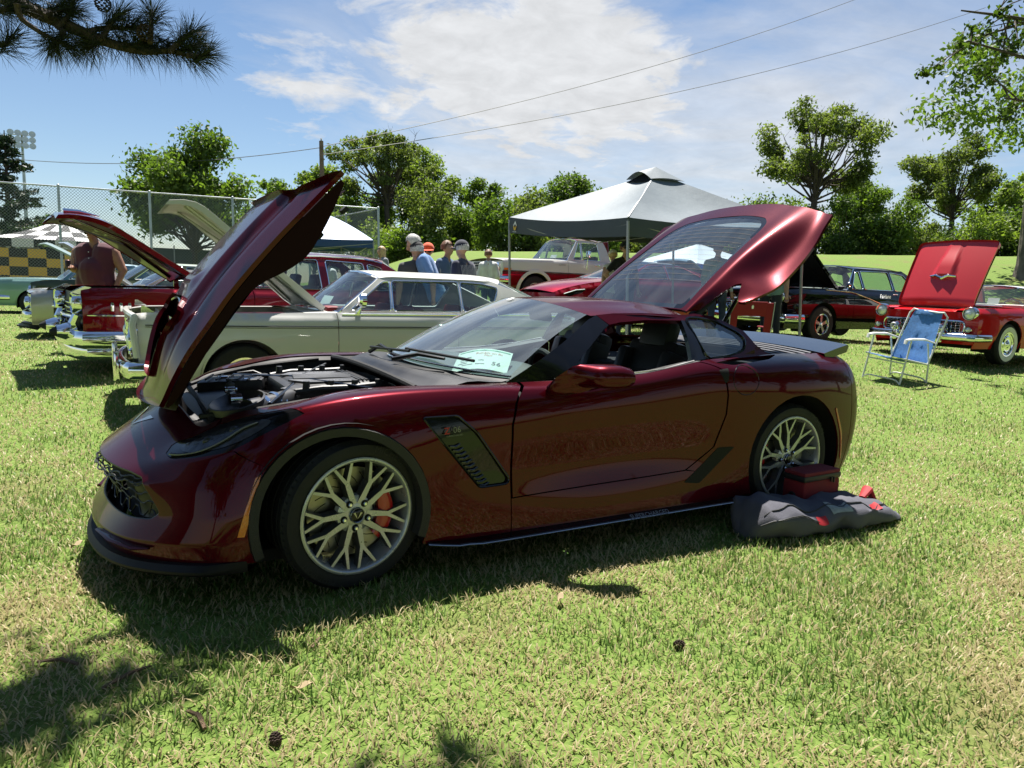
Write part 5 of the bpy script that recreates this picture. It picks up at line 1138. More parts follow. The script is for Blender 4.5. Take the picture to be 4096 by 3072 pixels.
def bel_air():
    c = Car('four_door_sedan', 'deep red fifties sedan with chrome bullet bumper and raised hood', (-.14, 6.43, .17), R(9), RUBY, 5.08, 1.88,
            [(-2.54, .90), (-2.4, .955), (-1.4, .975), (-.7, .985), (.5, .99), (1.6, 1.01), (2.3, 1.04), (2.54, .92)], [(0, .93), (.3, .985), (.55, 1.0), (.8, .99), (.93, .965), (1, .91)], axles=(-1.52, 1.40), arch=.40, wr=.35, wheel='hubcap', ends=(.07, .10))
    P3(c, 'front_fender', -2.50, -.683); P3(c, 'door', -.675, .295); P3(c, 'door', .305, 1.20); P3(c, 'rear_quarter', 1.21, 2.52)
    for a, b in ((-1, -.76), (.76, 1)): c.topgrid('fender_top', -2.50, -.65, RUBY, a, b, crown=0)
    c.topgrid('cowl_panel', -1.0, -.6, RUBY, crown=.03, bow=.06); c.topgrid('rear_deck', 1.6, 2.52, RUBY, crown=.05); c.cap('tail_panel', 2.5, RUBY, .35, .95, rear=True); c.cap('front_panel', -2.46, mat('grille_dark', (.03, .03, .03), .5), .42, .90, bow=.03)
    c.cabin((-.78, 1.85), (-.38, 1.22, 1.44), .62, [[(-.66, 1.01), (-.40, 1.37), (-.28, 1.385), (-.31, 1.01)], [(-.27, 1.01), (-.25, 1.39), (.24, 1.40), (.24, 1.015)], [(.35, 1.015), (.35, 1.40), (.90, 1.385), (.92, 1.02)], [(.97, 1.02), (.96, 1.38), (1.16, 1.34), (1.36, 1.03)]], ws_bow=.2, crown=.07, rear_bow=.2)
    c.seats((.0, .95), mat('maroon_leather', (.05, .010, .012), .4, bump=.1), z=.48); c.wheel_inside(-.42, 1.0)
    dr = MB(); dr.tube([(-.36, -.645, 1.425), (.3, -.652, 1.452), (.9, -.648, 1.448), (1.2, -.64, 1.40)], .014, 6); dr.build('drip_rail', CHROME, c.o)
    c.bay(-2.3, -.9, inset=.22); c.hoodpanel(-2.48, -.92, 33, RUBY, mat('hood_ruby_inner', (.035, .003, .006), .35, coat=.7), wf=.76, thick=.05, lip=.20, zlift=.05, crown=.07, shift=(-.30, .04), lipw=.34)
    for sg in (-1, 1):
        h = MB(); h.box((-1.22, sg * .55, 1.02), (.06, .03, .22)); h.build('hood_hinge', RUBY, c.o)
        o = MB(); P = c.hoodf(np.array([[.5 + sg * .28, .02], [.5 + sg * .28, .10], [.5 + sg * .27, .22]]), .02); o.tube([Vector(p) for p in P], [.03, .022, .004], 8); o.build('hood_rocket', CHROME, c.o)
        hd = c.lamp((-2.54, sg * .72, .79), .092, ring=False); b = MB(); b.lathe([(.092, -.01), (.108, -.045), (.118, -.03), (.118, .06)], (-2.54, sg * .72, .79), 'X', 20); b.build('lamp_bezel', CHROME, hd)
        v = MB(); v.prism([(-2.60, .905), (-2.46, .975), (-2.40, .965), (-2.50, .885)], lambda p, s_: Vector((p[0], sg * (.66 + .15 * s_), p[1]))); v.build('lamp_visor', CHROME, c.o)
        g = MB(); g.tube([(-2.52, sg * .64, .66), (-2.55, sg * .62, .58), (-2.52, sg * .60, .50)], [.05, .06, .05], 8); g.build('grille_end', CHROME, c.o)
        bl = MB(); bl.lathe([(.0, -.16), (.02, -.155), (.06, -.09)], (-2.62, sg * .52, .47), 'X', 18); bl.build('bumper_tip', RUBBER, c.o); bl = MB(); bl.lathe([(.06, -.09), (.095, 0), (.10, .10), (.07, .2)], (-2.62, sg * .52, .47), 'X', 18); bl.build('bumper_bullet', CHROME, c.o)
        for k in range(3): v = MB(); v.box((-2.22 + .085 * k, sg * (float(c.side(np.array([[-2.2, .76]]))[0][1]) * -1 + .004), .76), (.032, .02, .095), bev=.008); v.build('fender_port', CHROME, c.o)
        gt = MB(); xs = np.linspace(-2.46, -.2, 24); P = c.side(np.c_[xs, .665 + .0 * xs], sg, .006); gt.tube([Vector(p) for p in P], [.006] + [.013] * 22 + [.006], 6); gt.build('side_spear', CHROME, c.o)
    for k in range(6): b = MB(); b.tube([(-2.50, -.60, .50 + .055 * k), (-2.535, 0, .50 + .055 * k), (-2.50, .60, .50 + .055 * k)], .008, 5); b.build('grille_bar', CHROME, c.o)
    b = MB(); b.tube([(-2.53, -.66, .63), (-2.57, 0, .63), (-2.53, .66, .63)], .022, 8); b.build('grille_bar', CHROME, c.o)
    c.bumper('front_bumper', -2.50, .40, .88, r=.10, wrap=.55, bow=.10, flat=.5); c.bumper('bumper_valance', -2.46, .24, .86, r=.085, wrap=.50, bow=.10, flat=.4, drop=-.02); c.bumper('rear_bumper', 2.5, .45, .88, rear=True)
    an = MB(); an.tube([(-1.05, -.80, .96), (-1.05, -.80, 1.25)], .003, 4); an.lathe([(0, .03), (.012, .02), (.022, 0)], (-1.05, -.80, .965), 'Z', 10); an.build('aerial', CHROME, c.o)
def camaro():
    c = Car('muscle_coupe', 'silver muscle coupe with black nose stripe, black vinyl roof and raised hood', (-1.0, 11.2, .13), 0, SILVER, 4.72, 1.88,
            [(-2.36, .76), (-2.2, .825), (-1.4, .875), (-.6, .90), (.3, .92), (1.1, .955), (1.9, .93), (2.36, .82)], STD, axles=(-1.42, 1.32), arch=.38, wr=.335, wheel='mag', ends=(.08, .1))
    P3(c, 'front_fender', -2.33, -.603); P3(c, 'door', -.595, .75); P3(c, 'rear_quarter', .76, 2.34)
    for a, b in ((-1, -.74), (.74, 1)): c.topgrid('fender_top', -2.33, -.58, SILVER, a, b, crown=0)
    c.topgrid('nose_panel', -2.34, -2.12, SILVER, crown=.03, bow=.10); c.topgrid('cowl_panel', -.95, -.6, SILVER, crown=.03, bow=.05); c.topgrid('rear_deck', 1.45, 2.34, SILVER, crown=.03); c.cap('tail_panel', 2.33, SILVER, .3, .85, rear=True); c.cap('front_panel', -2.33, SILVER, .30, .76, bow=.10)
    c.cabin((-.72, 1.5), (-.22, .80, 1.22), .58, [[(-.56, .93), (-.20, 1.175), (.36, 1.19), (.42, .945)], [(.47, .945), (.42, 1.19), (.66, 1.175), (.86, .97)]], ws_bow=.18, m_roof=mat('black_vinyl', (.02, .02, .022), .6, bump=.3, bscale=300), pillar=mat('black_vinyl', (.02, .02, .022), .6))
    c.seats((.0,), DARKIN); c.wheel_inside(-.40, .88)
    c.bay(-2.1, -.85); c.hoodpanel(-2.12, -.85, 38, SILVER, mat('hood_silver_inner', (.30, .31, .31), .4, .3), wf=.74, thick=.04, zlift=.04)
    for a0, a1, z0, z1 in ((-2.02, -1.84, .62, .84), (-2.02, -1.84, .40, .55)):
        for sg in (-1, 1): P = np.array([(a0, z0), (a1, z0), (a1, z1), (a0, z1)]); panel('nose_stripe', [tuple(p) for p in P], lambda q: c.side(q, sg, .003), GLOSSB, c.o, res=.06, sign=1 if sg < 0 else -1, thick=0)
    for k in range(6): b = MB(); b.tube([(-2.36, -.72, .50 + .04 * k), (-2.455, 0, .50 + .04 * k), (-2.36, .72, .50 + .04 * k)], .008, 5); b.build('grille_bar', BLACK, c.o)
    g = gridmesh('grille_panel', lambda q: np.c_[-2.345 - .10 * (1 - (2 * q[:, 0] - 1) ** 2), .74 * (2 * q[:, 0] - 1), .47 + .26 * q[:, 1]], 12, 2); add('grille_panel', g, VOID, c.o)
    for sg in (-1, 1): c.lamp((-2.40, sg * .60, .62), .085)
    b = MB(); b.box((-1.93, -.955, .585), (.22, .01, .028), bev=.003); b.build('fender_badge', CHROME, c.o); b = MB(); b.box((-1.70, -.958, .585), (.10, .01, .022), bev=.003); b.build('side_marker', AMBER, c.o)
    c.bumper('front_bumper', -2.39, .42, .80, r=.055, wrap=.22, bow=.10); v = MB(); v.box((-2.42, -.35, .20), (.30, .5, .02), rot=(0, R(14), 0)); v.build('chin_spoiler', BLACK, c.o); v = MB(); v.box((-2.42, .35, .20), (.30, .5, .02), rot=(0, R(14), 0)); v.build('chin_spoiler', BLACK, c.o)
    windshield_card(c, .5, .15, 'show card behind the windshield of the silver muscle coupe')
def moss_coupe():
    c = Car('moss_green_coupe', 'moss green sixties coupe with pale roof and raised hood', (-1.15, 14.4, gz(-2.5, 14.4) + .08), 0, MOSS, 4.9, 1.9,
            [(-2.45, .78), (-2.3, .86), (-1.4, .90), (-.6, .93), (.3, .95), (1.2, .98), (2.0, .95), (2.45, .8)], STD, axles=(-1.45, 1.35), arch=.38, wr=.335, wheel='hubcap')
    P3(c, 'front_fender', -2.42, -.703); P3(c, 'door', -.695, .7); P3(c, 'rear_quarter', .71, 2.42)
    for a, b in ((-1, -.74), (.74, 1)): c.topgrid('fender_top', -2.42, -.68, MOSS, a, b, crown=0)
    c.topgrid('cowl_panel', -.98, -.62, MOSS, crown=.03); c.topgrid('rear_deck', 1.5, 2.42, MOSS, crown=.03); c.cap('tail_panel', 2.41, MOSS, .3, .85, rear=True); c.cap('front_panel', -2.42, MOSS, .35, .8, bow=.06)
    c.cabin((-.74, 1.6), (-.25, .9, 1.29), .60, [[(-.58, .96), (-.22, 1.24), (.40, 1.26), (.46, .97)], [(.51, .97), (.47, 1.26), (.74, 1.24), (.95, .99)]], ws_bow=.18, m_roof=mat('pale_green_roof', (.46, .52, .42), .3, coat=.5))
    c.seats((.0,), DARKIN); c.bay(-2.2, -.9); c.hoodpanel(-2.40, -.9, 30, mat('pale_green_hood', (.30, .37, .30), .3, coat=.6), mat('hood_green_inner', (.40, .46, .42), .5), wf=.76, zlift=.05)
    for sg in (-1, 1): c.lamp((-2.44, sg * .66, .66), .085); m = MB(); m.box((-2.36, sg * .905, .66), (.05, .015, .20), bev=.005); m.build('corner_moulding', CHROME, c.o)
    c.bumper('front_bumper', -2.46, .45, .84, r=.06); windshield_card(c, .5, .2, 'pale green tinted show card behind the moss green coupe windshield')
def teal_sedan():
    c = Car('teal_sedan', 'pale teal sixties sedan with long hood parked beside the tennis court fence', (-2.55, 20.6, gz(-3, 20.6) - .04), 0, TEALP, 4.95, 1.9,
            [(-2.47, .86), (-2.3, .95), (-1.4, .99), (-.6, 1.0), (.3, 1.0), (1.2, 1.0), (2.0, .97), (2.47, .85)], STD, axles=(-1.45, 1.35), arch=.38, wr=.335, wheel='hubcap')
    P3(c, 'front_fender', -2.44, -.703); P3(c, 'door', -.695, .3); P3(c, 'door', .31, 1.15); P3(c, 'rear_quarter', 1.16, 2.44)
    c.topgrid('hood', -2.44, -.72, TEALP, crown=.05, bow=.05); c.topgrid('rear_deck', 1.5, 2.44, TEALP, crown=.03); c.cap('tail_panel', 2.43, TEALP, .3, .9, rear=True); c.cap('front_panel', -2.44, TEALP, .35, .88, bow=.06)
    c.cabin((-.78, 1.75), (-.30, 1.1, 1.46), .62, [[(-.62, 1.02), (-.26, 1.40), (.24, 1.42), (.26, 1.02)], [(.36, 1.02), (.34, 1.42), (.85, 1.41), (1.1, 1.03)]], ws_bow=.18, m_roof=mat('pale_blue_roof', (.42, .55, .62), .3, coat=.6), pillar=carpaint('blue_pillar', (.10, .19, .27), .1, .3, flake=False))
    c.seats((.0, .9), mat('blue_vinyl', (.05, .09, .14), .5)); 
    for sg in (-1, 1): c.lamp((-2.46, sg * .66, .70), .085)
    c.bumper('front_bumper', -2.48, .48, .84, r=.075, wrap=.5)
def pickup():
    RED = carpaint('truck_red', (.13, .004, .006), .1, .3, flake=False); WHT = carpaint('truck_white', (.62, .61, .56), 0, .35, flake=False, coat=.6)
    c = Car('pickup_truck', 'white over red pickup truck with red cab roof', (8.75, 12.4, gz(8, 12) + .32), 0, RED, 5.4, 2.0,
            [(-2.70, 1.06), (-2.55, 1.10), (-1.6, 1.13), (-.7, 1.15), (.5, 1.15), (1.5, 1.15), (2.70, 1.15)], [(0, .95), (.3, .99), (.6, 1.0), (.85, .99), (.95, .975), (1, .94)], bottom=.42, axles=(-1.75, 1.62), arch=.43, wr=.37, wheel='steel', ends=(.05, .02))
    z1 = lambda x: .82 + 0 * x; z2 = lambda x: .845 + 0 * x
    for nm, a, b in (('front_fender', -2.67, -.803), ('door', -.795, .30), ('cab_corner', .308, .62), ('bed_side', .66, 2.68)):
        P3(c, nm, a, b, hi=z1, m=RED); P3(c, nm, a, b, lo=z2, m=WHT)
    tr = MB(); P = c.side(np.c_[np.linspace(-2.66, 2.66, 30), np.full(30, .832)], -1, .006); tr.tube([Vector(p) for p in P], .012, 5); tr.build('side_moulding', mat('moulding_dark', (.05, .05, .055), .3), c.o)
    lip = MB(); V = []; F = []
    for i in range(25):
        a = R(-14 + 208 * i / 24); x, z = -1.75 + .43 * math.cos(a), .37 + .43 * math.sin(a); y = float(c.side(np.array([[x, max(z, .43)]]))[0][1]); d = Vector((math.cos(a), 0, math.sin(a)))
        V += [Vector((x, y - .012, z)), Vector((x, y - .03, z)) + d * .01, Vector((x, y - .02, z)) + d * .085, Vector((x, y + .01, z)) + d * .09]
    for i in range(24):
        for j in range(3): F.append((i * 4 + j, i * 4 + j + 1, i * 4 + j + 5, i * 4 + j + 4))
    lip.put(V, F); lip.build('arch_trim', WHT, c.o)
    c.topgrid('hood', -2.67, -.72, WHT, crown=.05); c.cap('front_panel', -2.66, WHT, .55, 1.06, bow=.03)
    c.cabin((-.80, .60), (-.42, .42, 1.70), .74, [[(-.60, 1.19), (-.40, 1.62), (-.34, 1.62), (-.34, 1.19)], [(-.30, 1.19), (-.30, 1.63), (.20, 1.63), (.26, 1.19)]], ws_bow=.08, crown=.07, m_roof=RED, pillar=WHT, rear_bow=.02)
    b = MB(); b.box((.56, -.70, 1.45), (.14, .12, .52), rot=(0, R(-8), 0), bev=.03); b.build('cab_pillar', RED, c.o)
    bd = MB(); bd.box((1.68, 0, .80), (2.0, 1.7, .06)); bd.box((.66, 0, .98), (.05, 1.8, .34)); bd.box((2.68, 0, .98), (.05, 1.8, .34)); bd.build('bed_floor', WHT, c.o)
    rl = MB(); rl.tube([(.68, -.93, 1.17), (2.66, -.93, 1.17)], .03, 8); rl.build('bed_rail', mat('rail_tan', (.25, .22, .17), .6), c.o)
    for sg in (-1, 1):
        h = MB(); h.box((-2.72, sg * .72, .92), (.03, .28, .20), bev=.02); h.build('lamp_surround', CHROME, c.o); h = MB(); h.box((-2.738, sg * .72, .92), (.02, .20, .13), bev=.01); h.build('headlight', LAMPG, c.o)
    k = MB(); k.box((-2.55, -.985, .87), (.20, .012, .05), bev=.006); k.build('side_marker', AMBER, c.o)
    g = MB(); g.box((-2.70, 0, .92), (.03, 1.1, .22)); g.build('grille_panel', BLACK, c.o)
    for kz in range(3): b = MB(); b.box((-2.72, 0, .84 + .07 * kz), (.02, 1.1, .012)); b.build('grille_bar', CHROME, c.o)
    c.bumper('front_bumper', -2.72, .62, .92, r=.09, wrap=.2, bow=.05)
    m = MB(); m.box((-.30, -1.13, 1.33), (.05, .17, .17), bev=.02); m.tube([(-.30, -1.12, 1.25), (-.26, -1.03, 1.02), (-.22, -.99, .95)], .009, 5); m.tube([(-.30, -1.10, 1.25), (-.40, -.98, 1.2)], .008, 5); m.build('door_mirror', CHROME, c.o)
    b = MB(); b.box((.10, -1.0, 1.07), (.16, .02, .03), bev=.006); b.build('door_handle', CHROME, c.o); text('fender_badge', 'CUSTOM', .05, INK, c.o, frame((-1.0, -1.005, 1.03), (1, 0, 0), (0, 0, 1)))
    w = MB(); w.tube([(-.92, -.5, 1.22), (-.72, -.2, 1.27)], .008, 4); w.tube([(-.94, .2, 1.22), (-.76, .5, 1.27)], .008, 4); w.build('wiper', STEEL, c.o)
    c.seats((.0,), mat('tan_vinyl', (.2, .15, .09), .6), z=.75, h=.5, rest=False); c.wheel_inside(-.35, 1.15); windshield_card(c, .42, .1, 'show card behind the windshield of the white over red pickup')
def electric_sedan():
    c = Car('modern_sedan', 'glossy candy red modern electric sedan with slim dark headlights', (7.85, 8.75, gz(6.5, 8)), 0, CANDY, 4.98, 1.96,
            [(-2.49, .66), (-2.35, .74), (-1.9, .86), (-1.4, .94), (-.7, 1.0), (.5, 1.0), (1.5, 1.03), (2.2, 1.0), (2.49, .85)], [(0, .94), (.2, .985), (.45, 1.0), (.7, .985), (.88, .94), (1, .86)], bottom=.2, axles=(-1.50, 1.46), arch=.39, wr=.35, wheel='mag', ends=(.22, .16), rim=.24)
    P3(c, 'front_fender', -2.45, -.703); P3(c, 'door', -.695, .3); P3(c, 'door', .31, 1.25); P3(c, 'rear_quarter', 1.26, 2.45)
    c.topgrid('hood', -2.46, -.78, CANDY, crown=.05, bow=.12, ny=20, nx=20); c.topgrid('rear_deck', 1.9, 2.45, CANDY, crown=.03); c.cap('tail_panel', 2.44, CANDY, .3, .9, rear=True, bow=.14); c.cap('nose', -2.45, CANDY, .2, .67, bow=.13)
    c.cabin((-.95, 2.1), (-.05, .9, 1.36), .56, [[(-.75, 1.02), (-.05, 1.31), (.36, 1.33), (.34, 1.03)], [(.40, 1.03), (.42, 1.33), (.95, 1.30), (1.5, 1.06)]], ws_bow=.25, crown=.06, m_roof=GLOSSB, glass=TINT)
    c.seats((.05, .95), DARKIN)
    for sg in (-1, 1):
        L = [(-2.33, .66), (-2.05, .76), (-1.83, .775), (-1.93, .70), (-2.2, .62)]; h = panel('headlight', rounded(L, .03, 3), lambda q: c.side(q, sg, .006), GLOSSB, c.o, res=.04, sign=1 if sg < 0 else -1, thick=0)
        d = MB(); P = c.side(np.array([(-2.30, .665), (-2.05, .745), (-1.87, .765)]), sg, .010); d.tube([Vector(p) for p in P], .010, 5); d.build('light_bar', mat('cool_light_pipe', (.6, .65, .7), .2), h)
    g = gridmesh('grille_panel', lambda q: np.c_[-2.475 - .12 * (1 - (2 * q[:, 0] - 1) ** 2) , .62 * (2 * q[:, 0] - 1), .52 + .05 * q[:, 1] + .03 * (2 * q[:, 0] - 1) ** 2], 12, 2); add('grille_panel', g, GLOSSB, c.o)
def black_fifties():
    c = Car('black_sedan', 'black fifties sedan with chrome grille, raised hood and white lettered tyres', (10.70, 5.74, .50), 0, JET, 5.04, 1.94,
            [(-2.52, .88), (-2.35, .955), (-1.4, .985), (-.7, .99), (.5, .99), (1.6, .99), (2.3, .97), (2.52, .85)], [(0, .94), (.3, .99), (.55, 1.0), (.8, .99), (.93, .96), (1, .90)], axles=(-1.55, 1.40), arch=.40, wr=.345, wheel='letters', ends=(.07, .1))
    P3(c, 'front_fender', -2.48, -.713); P3(c, 'door', -.705, .62); P3(c, 'rear_quarter', .63, 2.5)
    for a, b in ((-1, -.74), (.74, 1)): c.topgrid('fender_top', -2.48, -.65, JET, a, b, crown=0)
    c.topgrid('nose_panel', -2.5, -2.3, JET, crown=.03, bow=.06); c.topgrid('cowl_panel', -1.0, -.6, JET, crown=.03); c.topgrid('rear_deck', 1.6, 2.5, JET, crown=.05); c.cap('tail_panel', 2.5, JET, .35, .9, rear=True); c.cap('front_panel', -2.46, JET, .35, .90, bow=.05)
    c.cabin((-.76, 1.95), (-.36, 1.25, 1.42), .64, [[(-.63, 1.02), (-.38, 1.35), (-.27, 1.365), (-.29, 1.02)], [(-.24, 1.02), (-.22, 1.37), (.66, 1.38), (.66, 1.02)], [(.72, 1.02), (.72, 1.38), (1.15, 1.345), (1.45, 1.03)]], ws_bow=.2, crown=.07, glass=glassmat('light_green_glass', (.70, .82, .74), .02))
    c.seats((.0, .9), mat('pale_vinyl', (.4, .38, .33), .6), rest=False); c.wheel_inside(-.42, .98)
    c.bay(-2.25, -.9); c.hoodpanel(-2.42, -.9, 40, JET, mat('hood_black_inner', (.006, .006, .006), .5), wf=.76, thick=.05, zlift=.05, crown=.06)
    for sg in (-1, 1):
        c.lamp((-2.49, sg * .74, .82), .095); sp = MB(); xs = np.linspace(-1.45, 1.9, 36); zs = np.interp(xs, [-1.45, -.75, -.25, .3, 1.0, 1.9], [.975, .955, .84, .70, .66, .66]); sp.tube([Vector(p) for p in c.side(np.c_[xs, zs], sg, .008)], .012, 6); sp.build('side_trim', mat('gold_trim', (.65, .50, .25), .2, 1.0), c.o)
        gd = MB(); gd.tube([(-2.60, sg * .62, .60), (-2.60, sg * .40, .61), (-2.60, sg * .34, .55)], [.05, .055, .05], 8); gd.build('bumper_guard', CHROME, c.o)
    fr = MB(); fr.tube([(-2.50, -.72, .60), (-2.53, -.5, .76), (-2.56, 0, .79), (-2.53, .5, .76), (-2.50, .72, .60), (-2.53, .4, .53), (-2.55, 0, .53), (-2.53, -.4, .53), (-2.50, -.72, .60)], .018, 6); fr.build('grille_frame', CHROME, c.o)
    for k in range(4): b = MB(); w = .62 - .06 * abs(k - 1); b.tube([(-2.51, -w, .57 + .05 * k), (-2.54, 0, .58 + .05 * k), (-2.51, w, .57 + .05 * k)], .009, 5); b.build('grille_bar', CHROME, c.o)
    for k in range(13): b = MB(); y = -.6 + .1 * k; b.box((-2.525 + .03 * (y / .6) ** 2, y, .65), (.012, .008, .20 - .05 * abs(y))); b.build('grille_bar', CHROME, c.o)
    c.bumper('front_bumper', -2.53, .44, .90, r=.085, wrap=.45, bow=.08); c.bumper('rear_bumper', 2.52, .45, .88, rear=True)
    m = MB(); m.lathe([(0, -.03), (.04, -.025), (.055, 0), (.05, .015), (0, .012)], (-.70, -.80, 1.09), 'X', 14); m.tube([(-.70, -.80, 1.03), (-.72, -.82, .985)], .012, 6); m.build('door_mirror', CHROME, c.o)
    text('door_script', 'Fairlane', .11, CHROME, c.o, frame((.20, -.985, .90), (1, 0, 0), (0, 0, 1))); b = MB(); b.box((.50, -.985, .95), (.16, .02, .02), bev=.006); b.build('door_handle', CHROME, c.o)
    windshield_card(c, .60, .42, 'large white show card standing behind the windshield of the black fifties sedan', '45', .36, .30)
def red_roadster():
    c = Car('two_seat_convertible', 'bright red fifties two seater with white hardtop, whitewall tyres and forward tipped hood', (11.60, 3.05, gz(10.5, 3) + .0), R(0), SIGNAL, 4.55, 1.79,
            [(-2.27, .80), (-2.15, .875), (-1.4, .895), (-.6, .90), (.5, .89), (1.5, .90), (2.1, .90), (2.27, .8)], [(0, .93), (.3, .99), (.55, 1.0), (.8, .99), (.93, .955), (1, .88)], axles=(-1.36, 1.23), arch=.385, wr=.335, wheel='whitewall', ends=(.06, .1))
    P3(c, 'front_fender', -2.24, -.603); P3(c, 'door', -.595, .55); P3(c, 'rear_quarter', .56, 2.25)
    for a, b in ((-1, -.66), (.66, 1)): c.topgrid('fender_top', -2.24, -.58, SIGNAL, a, b, crown=0)
    c.topgrid('nose_panel', -2.25, -1.93, SIGNAL, -.68, .68, crown=.0, dz=-.02, bow=.05); c.topgrid('cowl_panel', -.95, -.45, SIGNAL, crown=.03); c.topgrid('rear_deck', .95, 2.25, SIGNAL, crown=.03); c.cap('tail_panel', 2.24, SIGNAL, .35, .85, rear=True); c.cap('front_panel', -2.24, SIGNAL, .32, .82, bow=.05, nz=12)
    c.cabin((-.50, 1.05), (-.22, .55, 1.24), .56, [[(-.38, .93), (-.20, 1.19), (.36, 1.20), (.42, .93)]], ws_bow=.2, crown=.06, m_roof=mat('white_hardtop', (.75, .75, .72), .3, coat=.5), pillar=mat('white_hardtop', (.75, .75, .72), .3))
    c.seats((.1,), mat('white_red_vinyl', (.5, .45, .42), .5), rest=False); c.wheel_inside(-.25, .88, mat('white_red_vinyl', (.5, .45, .42), .5))
    c.bay(-2.0, -.75, inset=.34)
    # forward-hinged hood: seen from outside, with scoop and chrome chevron
    x0, x1 = -1.98, -.80; ang = R(63)
    def hf(q, off=0.0):
        a, t = 2 * q[:, 0] - 1, q[:, 1]; x = (x1 - x0) * t; A = np.abs(a); y = a * (.61 + .03 * t); z = .05 * (1 - a ** 2) - .05 * (1 - np.clip(t / .12, 0, 1)) ** 2 + .02 * np.sin(t * 3)
        sc = .055 * (1 - sstep(.16, .30, A * (1.25 - .55 * np.clip((t - .3) / .6, 0, 1)) ** -1 * 1.0)) * sstep(.40, .44, t) * (1 - sstep(.55, .95, t) * .8); z = z + sc + off
        return np.c_[x0 - .03 + x * math.cos(ang) - z * math.sin(ang), y, .90 + x * math.sin(ang) + z * math.cos(ang)]
    k = rounded([(0, 0), (1, 0), (1, 1), (0, 1)], .07, 5); hd = panel('hood', k, hf, mat('hood_red_satin', (.44, .012, .016), .38, coat=.5), c.o, res=.028, scale=(1.15, 1.2), sign=1, thick=.03)
    panel('hood_underside', k, lambda q: hf(q, -.03), mat('hood_red_inner', (.2, .01, .012), .5), hd, res=.1, scale=(1.15, 1.2), sign=-1, thick=0)
    ch = MB(); L = [Vector(hf(np.array([p]), .012)[0]) for p in ((.335, .43), (.42, .425), (.5, .40), (.58, .425), (.665, .43))]; ch.tube(L, [.016, .024, .030, .024, .016], 8); ch.build('scoop_chevron', CHROME, hd)
    gr = gridmesh('grille_panel', lambda q: np.c_[-2.262 - .045 * (1 - (2 * q[:, 0] - 1) ** 2), .62 * (2 * q[:, 0] - 1), .50 + .17 * q[:, 1]], 12, 2); add('grille_panel', gr, VOID, c.o)
    for i in range(20): b = MB(); y = -.6 + 1.2 * i / 19; b.box((-2.275 - .045 * (1 - (y / .62) ** 2), y, .585), (.012, .009, .16)); b.build('grille_bar', CHROME, c.o)
    for i in range(4): b = MB(); b.tube([(-2.265, -.62, .53 + .04 * i), (-2.318, 0, .53 + .04 * i), (-2.265, .62, .53 + .04 * i)], .005, 4); b.build('grille_bar', CHROME, c.o)
    fr = MB(); L = [(-2.27 - .045 * (1 - (y / .66) ** 2), y, z) for y, z in rounded([(-.66, .49), (.66, .49), (.66, .68), (-.66, .68)], .08, 4)]; fr.tube([tuple(l) for l in L] + [tuple(L[0])], .014, 6); fr.build('grille_frame', CHROME, c.o)
    for sg in (-1, 1):
        c.lamp((-2.27, sg * .72, .80), .092); c.lamp((-2.30, sg * .74, .555), .045, name='turn_lamp')
        bl = MB(); bl.lathe([(0, -.10), (.05, -.09), (.075, -.04), (.085, .0), (.085, .08)], (-2.38, sg * .36, .55), 'X', 18); bl.build('bumper_bullet', CHROME, c.o); ri = MB(); ri.lathe([(.04, -.105), (.05, -.11), (.06, -.10)], (-2.38, sg * .36, .55), 'X', 16); ri.build('bullet_ring', STEEL, c.o)
        g = MB(); g.box((-2.40, sg * .36, .44), (.08, .10, .22), bev=.03); g.build('bumper_guard', CHROME, c.o)
    c.bumper('front_bumper', -2.32, .43, .84, r=.06, wrap=.4, bow=.06, flat=.6); c.bumper('rear_bumper', 2.3, .45, .84, rear=True)
    windshield_card(c, .40, .25, 'small white show card in the red two seater windshield', None, .18, .16)
def blue_coupe():
    c = Car('pale_blue_coupe', 'pale blue coupe with raised hood seen through the open hatch glass', (12.6, 10.45, gz(11, 10.3)), R(0), PALEBLUE, 4.8, 1.85,
            [(-2.4, .80), (-2.2, .88), (-1.4, .93), (-.6, .95), (.5, .96), (1.5, .96), (2.4, .82)], STD, axles=(-1.45, 1.3), arch=.38, wr=.335)
    P3(c, 'front_fender', -2.37, -.603); P3(c, 'door', -.595, .7); P3(c, 'rear_quarter', .71, 2.37)
    for a, b in ((-1, -.74), (.74, 1)): c.topgrid('fender_top', -2.37, -.58, PALEBLUE, a, b, crown=0)
    c.topgrid('cowl_panel', -.95, -.6, PALEBLUE, crown=.03); c.topgrid('rear_deck', 1.5, 2.37, PALEBLUE, crown=.03); c.cap('tail_panel', 2.36, PALEBLUE, .3, .85, rear=True); c.cap('front_panel', -2.37, PALEBLUE, .35, .82, bow=.06)
    c.cabin((-.72, 1.6), (-.2, .9, 1.30), .60, [[(-.56, .98), (-.18, 1.25), (.40, 1.27), (.44, .98)], [(.49, .98), (.45, 1.27), (.74, 1.25), (.95, 1.0)]], m_roof=mat('white_top', (.7, .7, .68), .4))
    c.seats((.0,), DARKIN); c.bay(-2.15, -.85); c.hoodpanel(-2.33, -.85, 36, PALEBLUE, mat('hood_blue_inner', (.03, .035, .04), .6), wf=.76, zlift=.05)
    for sg in (-1, 1): c.lamp((-2.4, sg * .68, .68), .085)
    c.bumper('front_bumper', -2.42, .45, .82, r=.06); windshield_card(c, .35, .2, 'white show card behind the pale blue coupe windshield')
for f in (barracuda, bel_air, camaro, moss_coupe, teal_sedan, pickup, electric_sedan, black_fifties, red_roadster, blue_coupe): f()
